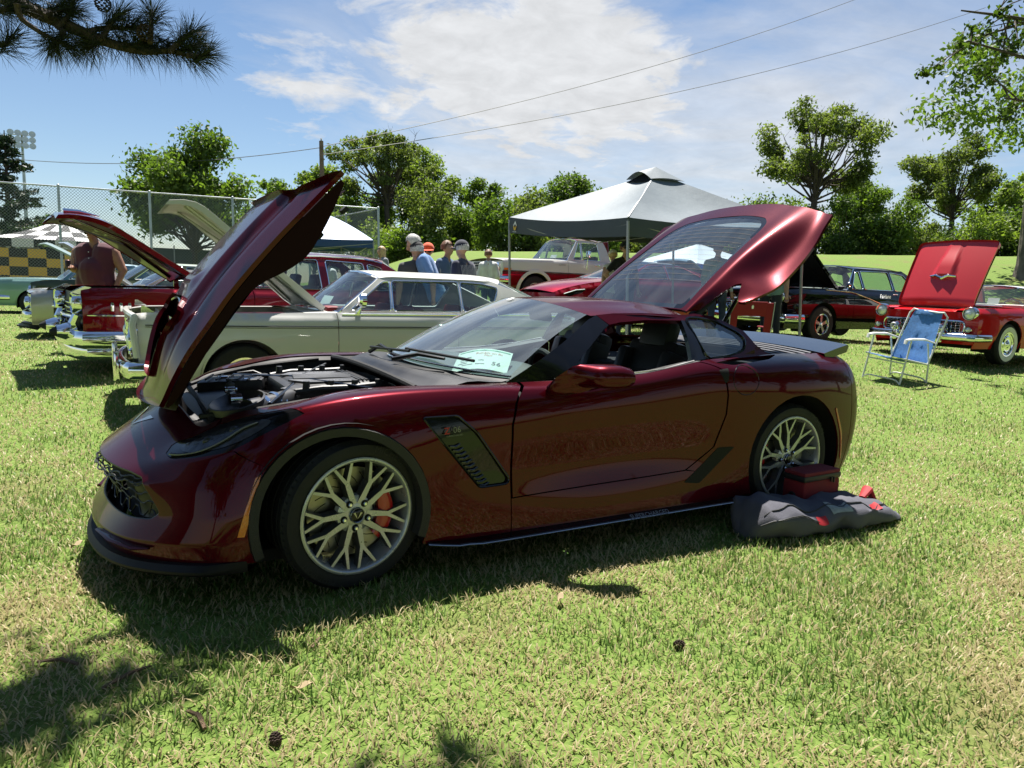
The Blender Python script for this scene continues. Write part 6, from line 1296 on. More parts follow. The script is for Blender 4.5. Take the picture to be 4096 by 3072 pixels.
# ================================================================== fence, court, canopies, poles
def tennis_court():
    def sheet(name, x0, x1, y0, y1, z, col, kind='structure'):
        b = MB(); n = 8; V = []; F = []
        for i in range(n + 1):
            for j in range(n + 1): x = x0 + (x1 - x0) * i / n; y = y0 + (y1 - y0) * j / n; V.append((x, y, gz(x, y) + z))
        for i in range(n):
            for j in range(n): F.append((i * (n + 1) + j, (i + 1) * (n + 1) + j, (i + 1) * (n + 1) + j + 1, i * (n + 1) + j + 1))
        b.put(V, F); return tag(b.build(name, col), kind=kind)
    sheet('tennis_court', -16, 5.5, 27.6, 46, .03, mat('court_red', (.20, .07, .055), .85, var=.15))
    sheet('court_playing_area', -14, 4.0, 30, 44, .034, mat('court_green', (.075, .16, .11), .85, var=.15))
    for i, (x0, x1, y0, y1) in enumerate(((-14, 4, 30, 30.1), (-14, 4, 36.9, 37.0), (-5, -4.9, 30, 44), (-14, 4, 43.9, 44))): sheet('court_line', x0, x1, y0, y1, .038, WHITEP)
tennis_court()
def chain_fence(P, Q, htop0, htop1, nspan, label, name='chain_link_fence', cell=.11, wire=.0055, group=None):
    P = Vector(P); Q = Vector(Q); t = thing(name, label, 'fence', P, 0, group); L = (Q - P).length; d = (Q - P) / L; n = Vector((-d.y, d.x, 0)).normalized()
    loc = lambda s, h: d * s + PLUMB * h; H = lambda s: htop0 + (htop1 - htop0) * s / L; z0 = lambda s: 0.0
    for i in range(nspan + 1):
        s = L * i / nspan; b = MB(); b.tube([loc(s, -.15), loc(s, H(s) + .03)], .045, 10); b.ball(loc(s, H(s) + .05), (.05, .05, .035), 8, 6); b.build('fence_post', STEEL, t)
    for i in range(nspan):
        s0, s1 = L * i / nspan, L * (i + 1) / nspan; b = MB(); b.tube([loc(s0, H(s0)), loc(s1, H(s1))], .028, 8); b.build('top_rail', STEEL, t)
    V = []; F = []; off = n * .03; nz = int(max(htop0, htop1) / cell) + 1; w = d * wire; k = 0
    ncol = int(L / cell)
    for sgn in (1, -1):
        for c in range(-nz, ncol + nz):
            s0 = c * cell; h0 = 0.0; s1 = s0 + sgn * nz * cell; hh = nz * cell
            a0, a1 = (s0, 0.0), (s1, hh)
            # clip to the panel
            ts = [0.0, 1.0]; lo, hi = 0.0, 1.0; ds = s1 - s0
            for lim, sg in ((0.0, 1), (L, -1)):
                f = (lim - s0) / ds
                if (ds > 0) == (sg > 0): lo = max(lo, f)
                else: hi = min(hi, f)
            if hi - lo < 1e-3: continue
            m = 3; p = []
            top = min(H(0), H(L))
            hi = min(hi, (H(max(0, min(L, s0 + ds * hi))) - .02) / hh)
            if hi <= lo: continue
            A = loc(s0 + ds * lo, hh * lo) + off; B = loc(s0 + ds * hi, hh * hi) + off; T = (B - A).normalized(); W_ = T.cross(n) * wire
            b = len(V); V += [A - W_ + n * sgn * .004, A + W_ + n * sgn * .004, B + W_ - n * sgn * .004, B - W_ - n * sgn * .004]; F.append((b, b + 1, b + 2, b + 3))
    o = add('wire_mesh', fastmesh('wire_mesh', np.array([tuple(v) for v in V]), np.array(F)), mat('fence_wire', (.20, .21, .22), .55, .3), t); o['kind'] = 'stuff'
    return t
chain_fence((-9.5, 27.5, gz(-9.5, 27.5)), (8.11, 26.29, gz(8.11, 26.29)), 4.15, 3.85, 6, 'tall chain link fence running along the tennis court behind the parked cars')
chain_fence((8.16, 26.4, gz(8.16, 26.4)), (6.2, 44, gz(6.2, 44)), 3.85, 3.6, 5, 'chain link fence running away from the corner post toward the trees')
def windscreen():
    t = thing('court_windscreen', 'dark mesh windscreen fence at the far end of the tennis court', 'fence', (-8, 47, gz(-8, 47)), 0, plumb=True)
    for i in range(5): b = MB(); b.box((1.6 + 3.2 * i, 0, 1.5), (3.16, .02, 2.6)); b.build('screen_panel', mat('windscreen_mesh', (.055, .07, .075), .9, var=.2, vscale=2), t)
    for i in range(6): b = MB(); b.tube([(3.2 * i, -.03, 0), (3.2 * i, -.03, 3.0)], .04, 6); b.build('fence_post', STEEL, t)
windscreen()
def canopy_frame(t, A, B, C, eave, legs=True, m=None):
    """square pop-up frame from three corners (ground points), returns the four corners"""
    A, B, C = Vector(A), Vector(B), Vector(C); D = A + C - B; return [A, B, C, D]
def popup(name, label, corners, eave, peak, val, cm, vm, legm, vent=None, sag=.06, group=None, zl=(0, 0, 0, 0), bulge=0.0):
    c = sum((Vector(p) for p in corners), Vector()) / 4; t = thing(name, label, 'canopy', c, 0, group)
    K = [Vector(p) - c for p in corners]; E = [k + PLUMB * eave for k in K]; top = PLUMB * peak + Vector((0, 0, 0))
    V = []; F = []; n = 12; m = 9
    for i in range(4):
        a, b = E[i], E[(i + 1) % 4]; base = len(V)
        for r in range(m + 1):
            f = r / m
            for j in range(n + 1):
                g = j / n; e = a.lerp(b, g); edge_sag = -sag * 4 * g * (1 - g)
                p = e.lerp(top, f * (1.0 if vent is None else .86)); s = edge_sag * (1 - f) - .10 * math.sin(math.pi * f) * (4 * g * (1 - g)) + bulge * math.sin(math.pi * f * .9) + .006 * math.sin(37 * g + 5 * f + i) * (1 - f)
                V.append(p + PLUMB * s)
        for r in range(m):
            for j in range(n): q = base + r * (n + 1) + j; F.append((q, q + 1, q + n + 2, q + n + 1))
    b = MB(); b.put(V, F); b.build('canopy_top', cm, t, angle=60)
    for i in range(4):
        a, e = E[i], E[(i + 1) % 4]; b = MB(); V = []; F = []
        for r in range(4):
            for j in range(n + 1):
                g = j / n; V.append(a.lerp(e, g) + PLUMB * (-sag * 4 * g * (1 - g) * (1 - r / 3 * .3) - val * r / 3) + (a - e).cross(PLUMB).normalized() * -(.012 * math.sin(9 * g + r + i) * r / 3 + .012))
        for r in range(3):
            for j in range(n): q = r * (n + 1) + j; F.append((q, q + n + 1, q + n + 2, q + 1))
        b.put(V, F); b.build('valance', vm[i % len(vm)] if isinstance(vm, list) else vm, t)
    for i in range(4):
        b = MB(); k = K[i] + PLUMB * zl[i]; b.tube([k, E[i] - PLUMB * .05], .024, 6); b.build('leg', legm, t); f = MB(); f.box(k + PLUMB * .01, (.10, .10, .012)); f.build('foot_plate', legm, t)
        mdl = (E[i] + E[(i + 1) % 4]) / 2 - PLUMB * .35
        for e in (E[i], E[(i + 1) % 4]): x = MB(); x.tube([e - PLUMB * .10, mdl], .011, 5); x.build('truss_bar', legm, t)
        x = MB(); x.tube([E[i] - PLUMB * .04, top - PLUMB * .08], .012, 5); x.build('roof_bar', legm, t)
    return t, E, top, c
def grey_canopy():
    A, B = Vector((3.97, 7.25, gz(3.97, 7.25))), Vector((4.37, 4.44, gz(4.37, 4.44))); C = Vector((8.27, 4.55, gz(8.27, 4.55))); D = A + C - B; D.z = gz(D.x, D.y)
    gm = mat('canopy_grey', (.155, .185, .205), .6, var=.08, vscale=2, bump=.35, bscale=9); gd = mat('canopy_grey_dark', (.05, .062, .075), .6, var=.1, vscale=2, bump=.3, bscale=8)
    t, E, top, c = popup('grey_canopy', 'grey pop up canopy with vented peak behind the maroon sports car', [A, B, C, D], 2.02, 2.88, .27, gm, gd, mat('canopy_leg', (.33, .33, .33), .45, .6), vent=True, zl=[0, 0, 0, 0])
    # raised vent cap
    V = []; F = []
    for i in range(4):
        a = E[i].lerp(top, .80); b = E[(i + 1) % 4].lerp(top, .80); base = len(V); n = 8
        for r in range(3):
            for j in range(n + 1):
                g = j / n; p = a.lerp(b, g).lerp(top + PLUMB * .07, r / 2); V.append(p + PLUMB * (.035 + (.13 * math.sin(math.pi * g) if i in (0,) else .03 * math.sin(math.pi * g)) * (1 - r / 2)))
        for r in range(2):
            for j in range(n): q = base + r * (n + 1) + j; F.append((q, q + 1, q + n + 2, q + n + 1))
    b = MB(); b.put(V, F); b.build('vent_cap', gm, t, angle=60)
    o = MB(); a = E[0].lerp(top, .79); e = E[1].lerp(top, .79); o.put([a.lerp(e, .08), a.lerp(e, .92), a.lerp(e, .5).lerp(top, .6) + PLUMB * .10], [(0, 1, 2)]); o.build('vent_opening', VOID, t)
    # seam tape on the hip facing the hero car and the maker's diamond mark
    s = MB(); s.tube([E[1].lerp(top, f) + PLUMB * (.012 - .02 * math.sin(math.pi * f)) for f in np.linspace(0, .84, 10)], .014, 5, flat=.4); s.build('hip_seam', mat('canopy_seam', (.45, .47, .48), .4), t)
    x = (E[1] - E[0]).normalized(); o_ = E[0] + x * .20 - PLUMB * .15 + x.cross(PLUMB) * .035
    m = MB(); Fm = frame(o_, x, PLUMB)
    m.put([Fm @ Vector(p) for p in ((-.05, .0, 0), (0, .085, 0), (.05, 0, 0), (.03, 0, 0), (0, .045, 0), (-.03, 0, 0))], [(0, 1, 4, 5), (1, 2, 3, 4)]); m.build('maker_mark', WHITEP, t)
    m = MB(); m.put([Fm @ Vector(p) for p in ((-.045, -.005, .001), (-.03, -.005, .001), (0, -.04, .001), (.03, -.005, .001), (.045, -.005, .001), (.02, -.075, .001), (-.02, -.075, .001))], [(0, 1, 2, 6), (2, 3, 4, 5), (2, 5, 6)]); m.build('maker_mark', mat('mark_yellow', (.75, .45, .03), .6), t)
    text('maker_name', 'CROWN SHADES' if False else 'SHADES', .03, WHITEP, t, Fm @ Matrix.Translation((0, -.10, .001)))
grey_canopy()
def sq(cx, cy, a, ang):
    return [Vector((cx + a / 2 * (sx * math.cos(ang) - sy * math.sin(ang)), cy + a / 2 * (sx * math.sin(ang) + sy * math.cos(ang)), gz(cx, cy))) for sx, sy in ((-1, 1), (-1, -1), (1, -1), (1, 1))]
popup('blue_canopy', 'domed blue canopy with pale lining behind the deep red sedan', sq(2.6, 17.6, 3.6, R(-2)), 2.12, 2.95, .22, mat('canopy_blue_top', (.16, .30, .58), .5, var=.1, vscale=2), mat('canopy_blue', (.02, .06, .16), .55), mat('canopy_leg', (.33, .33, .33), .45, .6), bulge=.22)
popup('blue_white_canopy', 'white topped canopy with bright blue band seen beyond the open hatch', sq(15.2, 14.2, 3.4, R(0)), 2.0, 2.75, .25, mat('canopy_white', (.72, .74, .76), .5), mat('canopy_bright_blue', (.02, .12, .55), .5), mat('canopy_leg', (.33, .33, .33), .45, .6))
def checkered():
    cx, cy = -3.6, 30.8; K = sq(cx, cy, 4.2, R(-8)); c = Vector((cx, cy, gz(cx, cy))); t = thing('checkered_canopy', 'black and white checkered canopy with yellow checkered wall on the court', 'canopy', c)
    E = [k - c + PLUMB * 2.35 for k in K]; top = PLUMB * 3.35; bw = [mat('check_black', (.015, .015, .017), .6), mat('check_white', (.70, .70, .68), .6)]; by = [bw[0], mat('check_yellow', (.66, .42, .06), .6)]
    def checks(name, quad, nu, nv, ms, ph=0):
        for i in range(nu):
            for j in range(nv):
                b = MB(); b.put([quad((i + u) / nu, (j + v) / nv) for v in range(2) for u in range(2)], [(0, 1, 3, 2)]); b.build(name, ms[(i + j + ph) % 2], t, smooth=False)
    for i in range(4):
        a, b = E[i], E[(i + 1) % 4]; checks('roof_check', lambda u, v: a.lerp(b, u).lerp(top, v * .98) - PLUMB * .12 * math.sin(math.pi * v), 6, 4, bw, i)
        checks('valance_check', lambda u, v: a.lerp(b, u) - PLUMB * (.32 * (1 - v)), 6, 1, bw, i + 1)
        l = MB(); l.tube([K[i] - c, E[i]], .03, 6); l.build('leg', STEEL, t)
    a, b = E[1], E[2]; out = (a - b).cross(PLUMB).normalized() * .04
    checks('wall_check', lambda u, v: a.lerp(b, u) - PLUMB * (.38 + 1.35 * (1 - v)) - out, 7, 4, by)
    a2, b2 = E[0], E[1]; checks('wall_check', lambda u, v: a2.lerp(b2, u) - PLUMB * (.38 + 1.35 * (1 - v)), 7, 4, by, 1)
checkered()
def light_tower():
    t = thing('light_tower', 'tall stadium light tower with a bank of floodlights far beyond the fence', 'light tower', (-10.9, 107.4, gz(-10.9, 107)), 0, plumb=True)
    b = MB(); b.tube([(0, 0, 0), (0, 0, 18.2)], [.28, .13], 10); b.build('mast', STEEL, t)
    for r in range(3): b = MB(); b.tube([(-1.3, 0, 16.4 + .75 * r), (1.3, 0, 16.6 + .75 * r)], .06, 6); b.build('crossarm', STEEL, t)
    for r in range(3):
        for k in range(4): f = MB(); f.lathe([(0, .18), (.2, .16), (.36, -.05), (.38, -.25), (0, -.24)], (-1.15 + .76 * k, -.25, 16.6 + .75 * r), 'Y', 14); f.build('floodlight', mat('flood_housing', (.55, .56, .56), .35, .6), t)
light_tower()
def utility_pole():
    t = thing('utility_pole', 'weathered wooden utility pole standing among the trees', 'pole', (8.6, 37.3, gz(8.6, 37.3)), 0, plumb=True)
    b = MB(); b.tube([(0, 0, 0), (0, 0, 8.1)], [.17, .12], 12); b.build('pole_shaft', mat('weathered_wood', (.16, .11, .085), .85, var=.3, vscale=4, bump=.5, bscale=25), t)
    b = MB(); b.lathe([(.03, 0), (.05, .05), (.03, .1), (.05, .14), (0, .17)], (0, 0, 8.1), 'Z', 10); b.build('insulator', mat('porcelain', (.4, .4, .42), .3), t)
    a = MB(); a.tube([(.1, 0, 5.2), (.45, -.05, 5.3), (.6, -.08, 5.25)], .025, 6); a.build('lamp_arm', STEEL, t); l = MB(); l.lathe([(0, .10), (.12, .08), (.2, -.02), (.21, -.10), (.16, -.14), (0, -.15)], (.72, -.1, 5.2), 'Z', 16); l.build('lamp_head', mat('lamp_head_pale', (.55, .56, .52), .4), t)
utility_pole()
for i, (p, q_, lab) in enumerate((((8.6, 37.9, 8.75), (61, 36.5, 30.0), 'upper overhead wire rising from the wooden utility pole'), ((8.6, 37.9, 8.3), (64, 33.0, 26.5), 'lower overhead wire rising from the wooden utility pole'), ((8.6, 37.9, 8.7), (-14, 62, 9.6), 'slack overhead wire running left from the utility pole'))):
    b = MB(); P = Vector(p); Q = Vector(q_); b.tube([P.lerp(Q, f) - Vector((0, 0, 1.1 * 4 * f * (1 - f))) for f in np.linspace(0, 1, 24)], .02, 4); tag(b.build('overhead_wire', mat('wire_grey', (.12, .12, .13), .6)), lab, 'wire')
# ================================================================== trees and shrubs
BARK = mat('bark', (.075, .058, .045), .9, var=.4, vscale=6, bump=.6, bscale=18)
def leafmat(name, dark, lite, trans=.45, rough=.55):
    if name in MATS: return MATS[name]
    m = bpy.data.materials.new(name); m.use_nodes = True; nt = m.node_tree; nt.nodes.clear(); lk = nt.links
    o = nt.nodes.new('ShaderNodeOutputMaterial'); a = nt.nodes.new('ShaderNodeAttribute'); a.attribute_name = 'tone'
    mx = nt.nodes.new('ShaderNodeMix'); mx.data_type = 'RGBA'; mx.inputs['A'].default_value = (*dark, 1); mx.inputs['B'].default_value = (*lite, 1); lk.new(a.outputs['Fac'], mx.inputs['Factor'])
    d = nt.nodes.new('ShaderNodeBsdfPrincipled'); d.inputs['Roughness'].default_value = rough; d.inputs['Specular IOR Level'].default_value = .3; lk.new(mx.outputs['Result'], d.inputs['Base Color'])
    t = nt.nodes.new('ShaderNodeBsdfTranslucent'); g = nt.nodes.new('ShaderNodeMix'); g.data_type = 'RGBA'; g.blend_type = 'MULTIPLY'; g.inputs['Factor'].default_value = 1; lk.new(mx.outputs['Result'], g.inputs['A']); g.inputs['B'].default_value = (1.5, 1.7, .55, 1); lk.new(g.outputs['Result'], t.inputs[0])
    s = nt.nodes.new('ShaderNodeMixShader'); s.inputs[0].default_value = trans; lk.new(d.outputs[0], s.inputs[1]); lk.new(t.outputs[0], s.inputs[2]); lk.new(s.outputs[0], o.inputs[0]); MATS[name] = m; return m
LEAF_MID = leafmat('leaf_mid', (.045, .078, .016), (.15, .215, .045)); LEAF_LITE = leafmat('leaf_lite', (.075, .115, .024), (.21, .27, .07)); LEAF_DARK = leafmat('leaf_dark', (.028, .054, .013), (.10, .15, .038)); LEAF_OLIVE = leafmat('leaf_olive', (.065, .09, .026), (.18, .215, .08)); LEAF_CON = leafmat('leaf_conifer', (.010, .022, .011), (.030, .052, .022), .15)
def leaves(centres, radii, n, size, rng, shell=.55, squash=.8, tone_by=True, up=0.3):
    """many small bent leaf faces spread through lumpy clumps"""
    centres = np.asarray(centres, float); radii = np.asarray(radii, float); vol = radii.prod(1) ** .75; pick = rng.choice(len(centres), n, p=vol / vol.sum())
    d = rng.normal(size=(n, 3)); d /= np.linalg.norm(d, axis=1)[:, None]; r = shell + (1 - shell) * rng.random(n); r *= 1 + .26 * rng.normal(size=n)
    P = centres[pick] + d * radii[pick] * r[:, None]
    s = size * (.55 + .9 * rng.random(n)); nrm = rng.normal(size=(n, 3)) + d * .6 + np.array([0, 0, up]); nrm /= np.linalg.norm(nrm, axis=1)[:, None]
    t = np.cross(nrm, rng.normal(size=(n, 3))); t /= np.linalg.norm(t, axis=1)[:, None] + 1e-9; b = np.cross(nrm, t)
    V = np.stack([P - t * s[:, None] * .5, P + b * s[:, None] * .32 * squash + nrm * s[:, None] * .08, P + t * s[:, None] * .5, P - b * s[:, None] * .32 * squash + nrm * s[:, None] * .08], 1).reshape(-1, 3)
    F = np.arange(4 * n).reshape(n, 4); ct = rng.random(len(centres)); tone = np.clip(.55 * ct[pick] + .45 * rng.random(n) , 0, 1)
    return V, F, np.repeat(tone, 4)
def crown(name, V, F, tone, m, parent):
    me = fastmesh(name, V, F); a = me.attributes.new('tone', 'FLOAT', 'POINT'); a.data.foreach_set('value', tone.astype(np.float32)); return add(name, me, m, parent)
def tree(name, label, base, h, w, lm, n, leaf, rs, trunk_frac=.32, clumps=40, sparse=1.0, lean=(0, 0), group=None, cr=None, dead=0, shape='round', depth=None, twigs=True):
    rng = np.random.default_rng(rs); t = thing(name, label, 'tree', base, 0, group, plumb=True); C = []; Rd = []; z0 = h * trunk_frac; dw = depth or w
    nl = max(7, clumps // 4); zc = (z0 + h) / 2; LM = []
    for i in range(nl):
        a = 2 * math.pi * (i + rng.random()) / nl; el = math.asin(min(1, max(-.55, -.5 + 1.5 * ((i * .618) % 1) + .1 * rng.normal()))); k = .72 + .36 * rng.random()
        LM.append(Vector((math.cos(a) * math.cos(el) * w / 2 * k + lean[0] * .8, math.sin(a) * math.cos(el) * dw / 2 * k + lean[1] * .8, zc + math.sin(el) * (h - z0) / 2 * min(1, k))))
    LM.append(Vector((lean[0], lean[1], h - .1 * w)))
    for i in range(clumps):
        L_ = LM[i % len(LM)]; f = .42 + .6 * rng.random() ** .7; s_ = Vector((lean[0] * .4, 0, z0 + (zc - z0) * .5)); p = s_.lerp(L_, min(f, 1.0)) + Vector(rng.normal(size=3)) * w * .045; r = (cr or .12) * w * (.6 + .75 * rng.random()) * sparse
        C.append((p.x, p.y, min(p.z, h - r * .5))); Rd.append((r, r * (.8 + .4 * rng.random()), r * .72))
    tb = MB(); pts = [(0, 0, -.3), (lean[0] * .05, 0, z0 * .5), (lean[0] * .15 + .05 * w * (rng.random() - .5), 0, z0), (lean[0] * .5, lean[1] * .4, z0 + (h - z0) * .45), (lean[0] * .8, lean[1] * .8, z0 + (h - z0) * .8)]
    rt = max(.06, .022 * h); tb.tube(pts, [rt * 1.25, rt, rt * .85, rt * .5, rt * .15], 8)
    tr = tb.build('trunk', BARK, t)
    lim = MB()
    for c in C:
        c = Vector(c); k = rng.random() * .6; s = Vector(pts[2]).lerp(Vector(pts[3]), k); mid = s.lerp(c, .55) + Vector((0, 0, -.04 * h * rng.random())); lim.tube([s, mid, c], [rt * .36, rt * .22, rt * .07], 5, caps=False)
        if twigs:
            for _ in range(3): d = Vector(rng.normal(size=3)).normalized() * Rd[0][0] * .9; lim.tube([c, c + d], [rt * .07, rt * .03], 3, caps=False)
    for _ in range(dead):
        s = Vector(C[int(rng.integers(len(C)))]); s = Vector(pts[3]).lerp(s, .6); d = Vector((rng.normal() * .6, rng.normal() * .3, 1)).normalized(); e = s + d * h * .22; lim.tube([s, s.lerp(e, .5) + Vector((rng.normal() * .15, 0, 0)), e], [rt * .2, rt * .12, rt * .03], 4, caps=False)
        for _ in range(4): q = s.lerp(e, .4 + .5 * rng.random()); lim.tube([q, q + Vector((rng.normal() * .5, rng.normal() * .3, .5)).normalized() * h * .06], [rt * .06, rt * .02], 3, caps=False)
    lim.build('limbs', BARK, t)
    V, F, tone = leaves(C, Rd, n, leaf, rng); crown('crown', V, F, tone, lm, t); return t
G = 'trees beyond the lawn'
tree('elm_tree', 'large bushy green elm standing alone behind the tennis court fence', (2.66, 45.4, gz(2.7, 45.4)), 9.5, 6.6, LEAF_MID, 23375, .28, 1, .2, 57, cr=.16)
tree('leafy_tree', 'rounded mid green tree behind the leaning top of the raised maroon hood', (10.3, 57.4, gz(10.3, 57.4)), 9.2, 5.6, LEAF_MID, 13812, .28, 2, .25, 37)
tree('leafy_tree', 'green tree directly behind the wooden utility pole', (13.8, 57.9, gz(13.8, 57.9)), 10.3, 6.6, LEAF_LITE, 15937, .28, 3, .25, 40)
tree('tall_cottonwood', 'tallest tree of the middle group, thin crown with a dark forked trunk', (19.6, 57.3, gz(19.6, 57.3)), 12.3, 8.2, LEAF_OLIVE, 13812, .28, 4, .42, 51, sparse=.72, dead=4)
tree('leafy_tree', 'pale green tree right of the dark forked trunk', (24.3, 59.2, gz(24.3, 59.2)), 10.5, 7.0, LEAF_LITE, 15937, .28, 5, .25, 44, dead=1)
tree('leafy_tree', 'low spreading green tree left of the grey canopy', (28.6, 56.8, gz(28.6, 56.8)), 7.4, 6.2, LEAF_MID, 12750, .28, 6, .18, 37)
tree('leafy_tree', 'dark green tree rising behind the left slope of the grey canopy', (33.3, 49.2, gz(33.3, 49.2)), 7.4, 8.4, LEAF_DARK, 18062, .28, 7, .2, 47, dead=1)
tree('storm_worn_tree', 'broad broken tree with bare dead limbs above the open hatch', (46.2, 34.1, gz(46.2, 34.1)), 12.6, 9.4, LEAF_OLIVE, 14450, .28, 8, .34, 51, sparse=.78, lean=(1.2, 0), dead=10)
tree('leafy_tree', 'tall airy tree above the red two seater hood', (62.6, 32.7, gz(62.6, 32.7)), 11.4, 7.6, LEAF_OLIVE, 14875, .28, 9, .34, 44, sparse=.9)
tree('leafy_tree', 'dense green tree at the right beside the thick bare trunk', (63.5, 27.0, gz(63.5, 27)), 8.2, 6.4, LEAF_LITE, 12750, .28, 10, .2, 37)
tree('leafy_tree', 'dark green tree between the broken tree and the tall airy tree', (58.5, 38.5, gz(58.5, 38.5)), 7.6, 7.0, LEAF_MID, 12750, .28, 12, .15, 37)
tree('leafy_tree', 'low dark tree far behind the court windscreen', (-6.0, 62.0, gz(-6, 62)), 5.5, 6.0, LEAF_DARK, 8500, .28, 13, .15, 27)
tree('leafy_tree', 'small bushy tree showing low through the fence mesh beside the lone elm', (9.0, 61.0, gz(9, 61)), 5.5, 7.0, LEAF_MID, 8500, .28, 15, .1, 27)
def shrub(base, h, w, lm, rs, label, n=5200):
    rng = np.random.default_rng(rs); t = thing('shrub', label, 'shrub', base, 0, 'shrubs along the top of the grass bank', plumb=True); C = []; Rd = []
    for i in range(12): a = rng.random() * 6.28; r = rng.random() ** .5; rad = w * .2 * (.7 + .6 * rng.random()); C.append((r * math.cos(a) * w * .36, r * math.sin(a) * w * .36, max(rad * .6, rng.random() * (h - rad)))); Rd.append((rad, rad, rad * .85))
    V, F, tone = leaves(C, Rd, n, .27, rng, .45); crown('foliage', V, F, tone, lm, t)
    s = MB()
    for c in C: s.tube([(c[0] * .2, c[1] * .2, -.1), (c[0] * .6, c[1] * .6, c[2] * .6), c], [.05, .03, .01], 4, caps=False)
    s.build('stems', BARK, t)
rr = random.Random(3)
for i in range(30):
    u = 820 + 1480 * (i + rr.uniform(-.3, .3)) / 29; D = 56 + rr.uniform(-3, 5); k = (u - 1106) / 1534; x = CAM.x + .4917 * D + .8701 * k * D; y = CAM.y + .8601 * D - .4914 * k * D
    lm = (LEAF_LITE, LEAF_MID, LEAF_OLIVE, LEAF_DARK)[i % 4]; hh = rr.uniform(3.4, 5.4)
    where = [w for e, w in ((900, 'beside the fence corner post'), (1000, 'behind the group of men'), (1090, 'behind the woman in the white top'), (1250, 'behind the pickup cab'), (1400, 'under the left half of the grey canopy'), (1560, 'behind the open hatch glass'), (1740, 'behind the raised hatch corner'), (1900, 'behind the black sedan'), (2030, 'left of the raised red hood'), (2180, 'behind the raised red hood'), (9999, 'beside the thick bare trunk')) if u < e][0]
    shrub((x, y, gz(x, y)), hh, rr.uniform(4.6, 6.6), lm, 100 + i, ('pale', 'mid green', 'olive', 'dark')[i % 4] + (' tall' if hh > 4.4 else ' low') + ' leafy shrub on the bank ' + where)
tree('leafy_tree', 'full green tree filling the gap between the two trees behind the utility pole', (17.2, 60.5, gz(17.2, 60.5)), 8.4, 7.0, LEAF_MID, 13600, .28, 31, .12, 40)
tree('leafy_tree', 'broad dark tree low behind the middle shrubs', (23.0, 63.0, gz(23, 63)), 8.0, 8.0, LEAF_DARK, 13600, .28, 32, .1, 40)
tree('leafy_tree', 'bushy green tree behind the chain link fence corner', (11.8, 52.0, gz(11.8, 52)), 6.6, 6.0, LEAF_LITE, 11050, .28, 33, .1, 34)
for i, (x, y, h, w) in enumerate(((-14, -9, 11, 9), (-5.5, -15.5, 13, 10), (4.5, -16, 12, 10), (14, -13, 11, 9), (24, -9, 10, 9))):
    tree('shade_tree', ('dense dark tree mirrored in the sports car nose', 'dense dark tree mirrored in the sports car front fender', 'dense dark tree mirrored in the sports car door', 'dense dark tree mirrored in the sports car rear fender', 'dense dark tree mirrored in the sports car tail')[i], (x, y, gz(x, y)), h, w, LEAF_DARK, 3600, .8, 60 + i, .12, 24, cr=.22)
def conifer():
    rng = np.random.default_rng(21); t = thing('cedar_tree', 'dark pointed cedar with drooping sprays behind the checkered canopy', 'tree', (-6.2, 38.2, gz(-6, 38)), 0, plumb=True); h = 7.7
    b = MB(); b.tube([(0, 0, -.2), (0, 0, h * .5), (0, 0, h)], [.2, .12, .02], 8); b.build('trunk', BARK, t); C = []; Rd = []; lb = MB()
    for i in range(95):
        k = (i + rng.random()) / 95; z = .4 + (h - .6) * k; L = (2.75 * (1 - k) ** .85 + .12) * (.65 + .5 * rng.random()); a = rng.random() * 6.28; d = Vector((math.cos(a), math.sin(a), 0)); e = d * L + Vector((0, 0, z + .12 * L)); lb.tube([Vector((0, 0, z - .1)), d * L * .5 + Vector((0, 0, z - .05 * L)), e], [.04, .025, .008], 4, caps=False)
        for f in (.4, .65, .85, 1.0): p = Vector((0, 0, z)).lerp(e, f); C.append((p.x, p.y, p.z - .05)); Rd.append((.30 * (1.15 - .4 * k), .30 * (1.15 - .4 * k), .13))
    lb.build('limbs', BARK, t); V, F, tone = leaves(C, Rd, 9000, .24, rng, .3, .5, up=.0); crown('crown', V, F, tone, LEAF_CON, t)
conifer()
def big_trunk():
    t = thing('bare_trunk', 'thick furrowed tree trunk at the edge of the lawn', 'tree', (43.2, 17.2, gz(43.2, 17.2)), 0, plumb=True); V = []; F = []; n = 28
    for i in range(9):
        z = -.3 + 9 * i / 8; r = .62 * (1 + .35 * math.exp(-z * 1.2)) * (1 - .03 * i)
        for j in range(n): a = 2 * math.pi * j / n; rr_ = r * (1 + .07 * math.sin(7 * a + .6 * i) + .04 * math.sin(15 * a)); V.append((rr_ * math.cos(a) + .05 * i, rr_ * math.sin(a), z))
    for i in range(8):
        for j in range(n): F.append((i * n + j, i * n + (j + 1) % n, (i + 1) * n + (j + 1) % n, (i + 1) * n + j))
    b = MB(); b.put(V, F); b.build('trunk', mat('furrowed_bark', (.13, .105, .09), .9, var=.4, vscale=3, bump=.9, bscale=8), t)
    rng = np.random.default_rng(5); C = [(rng.uniform(-4, 4), rng.uniform(-4, 4), rng.uniform(9, 14)) for _ in range(20)]; V, F, tone = leaves(C, [(1.5, 1.5, 1.1)] * 20, 5000, .35, rng); crown('crown', V, F, tone, LEAF_MID, t)
big_trunk()
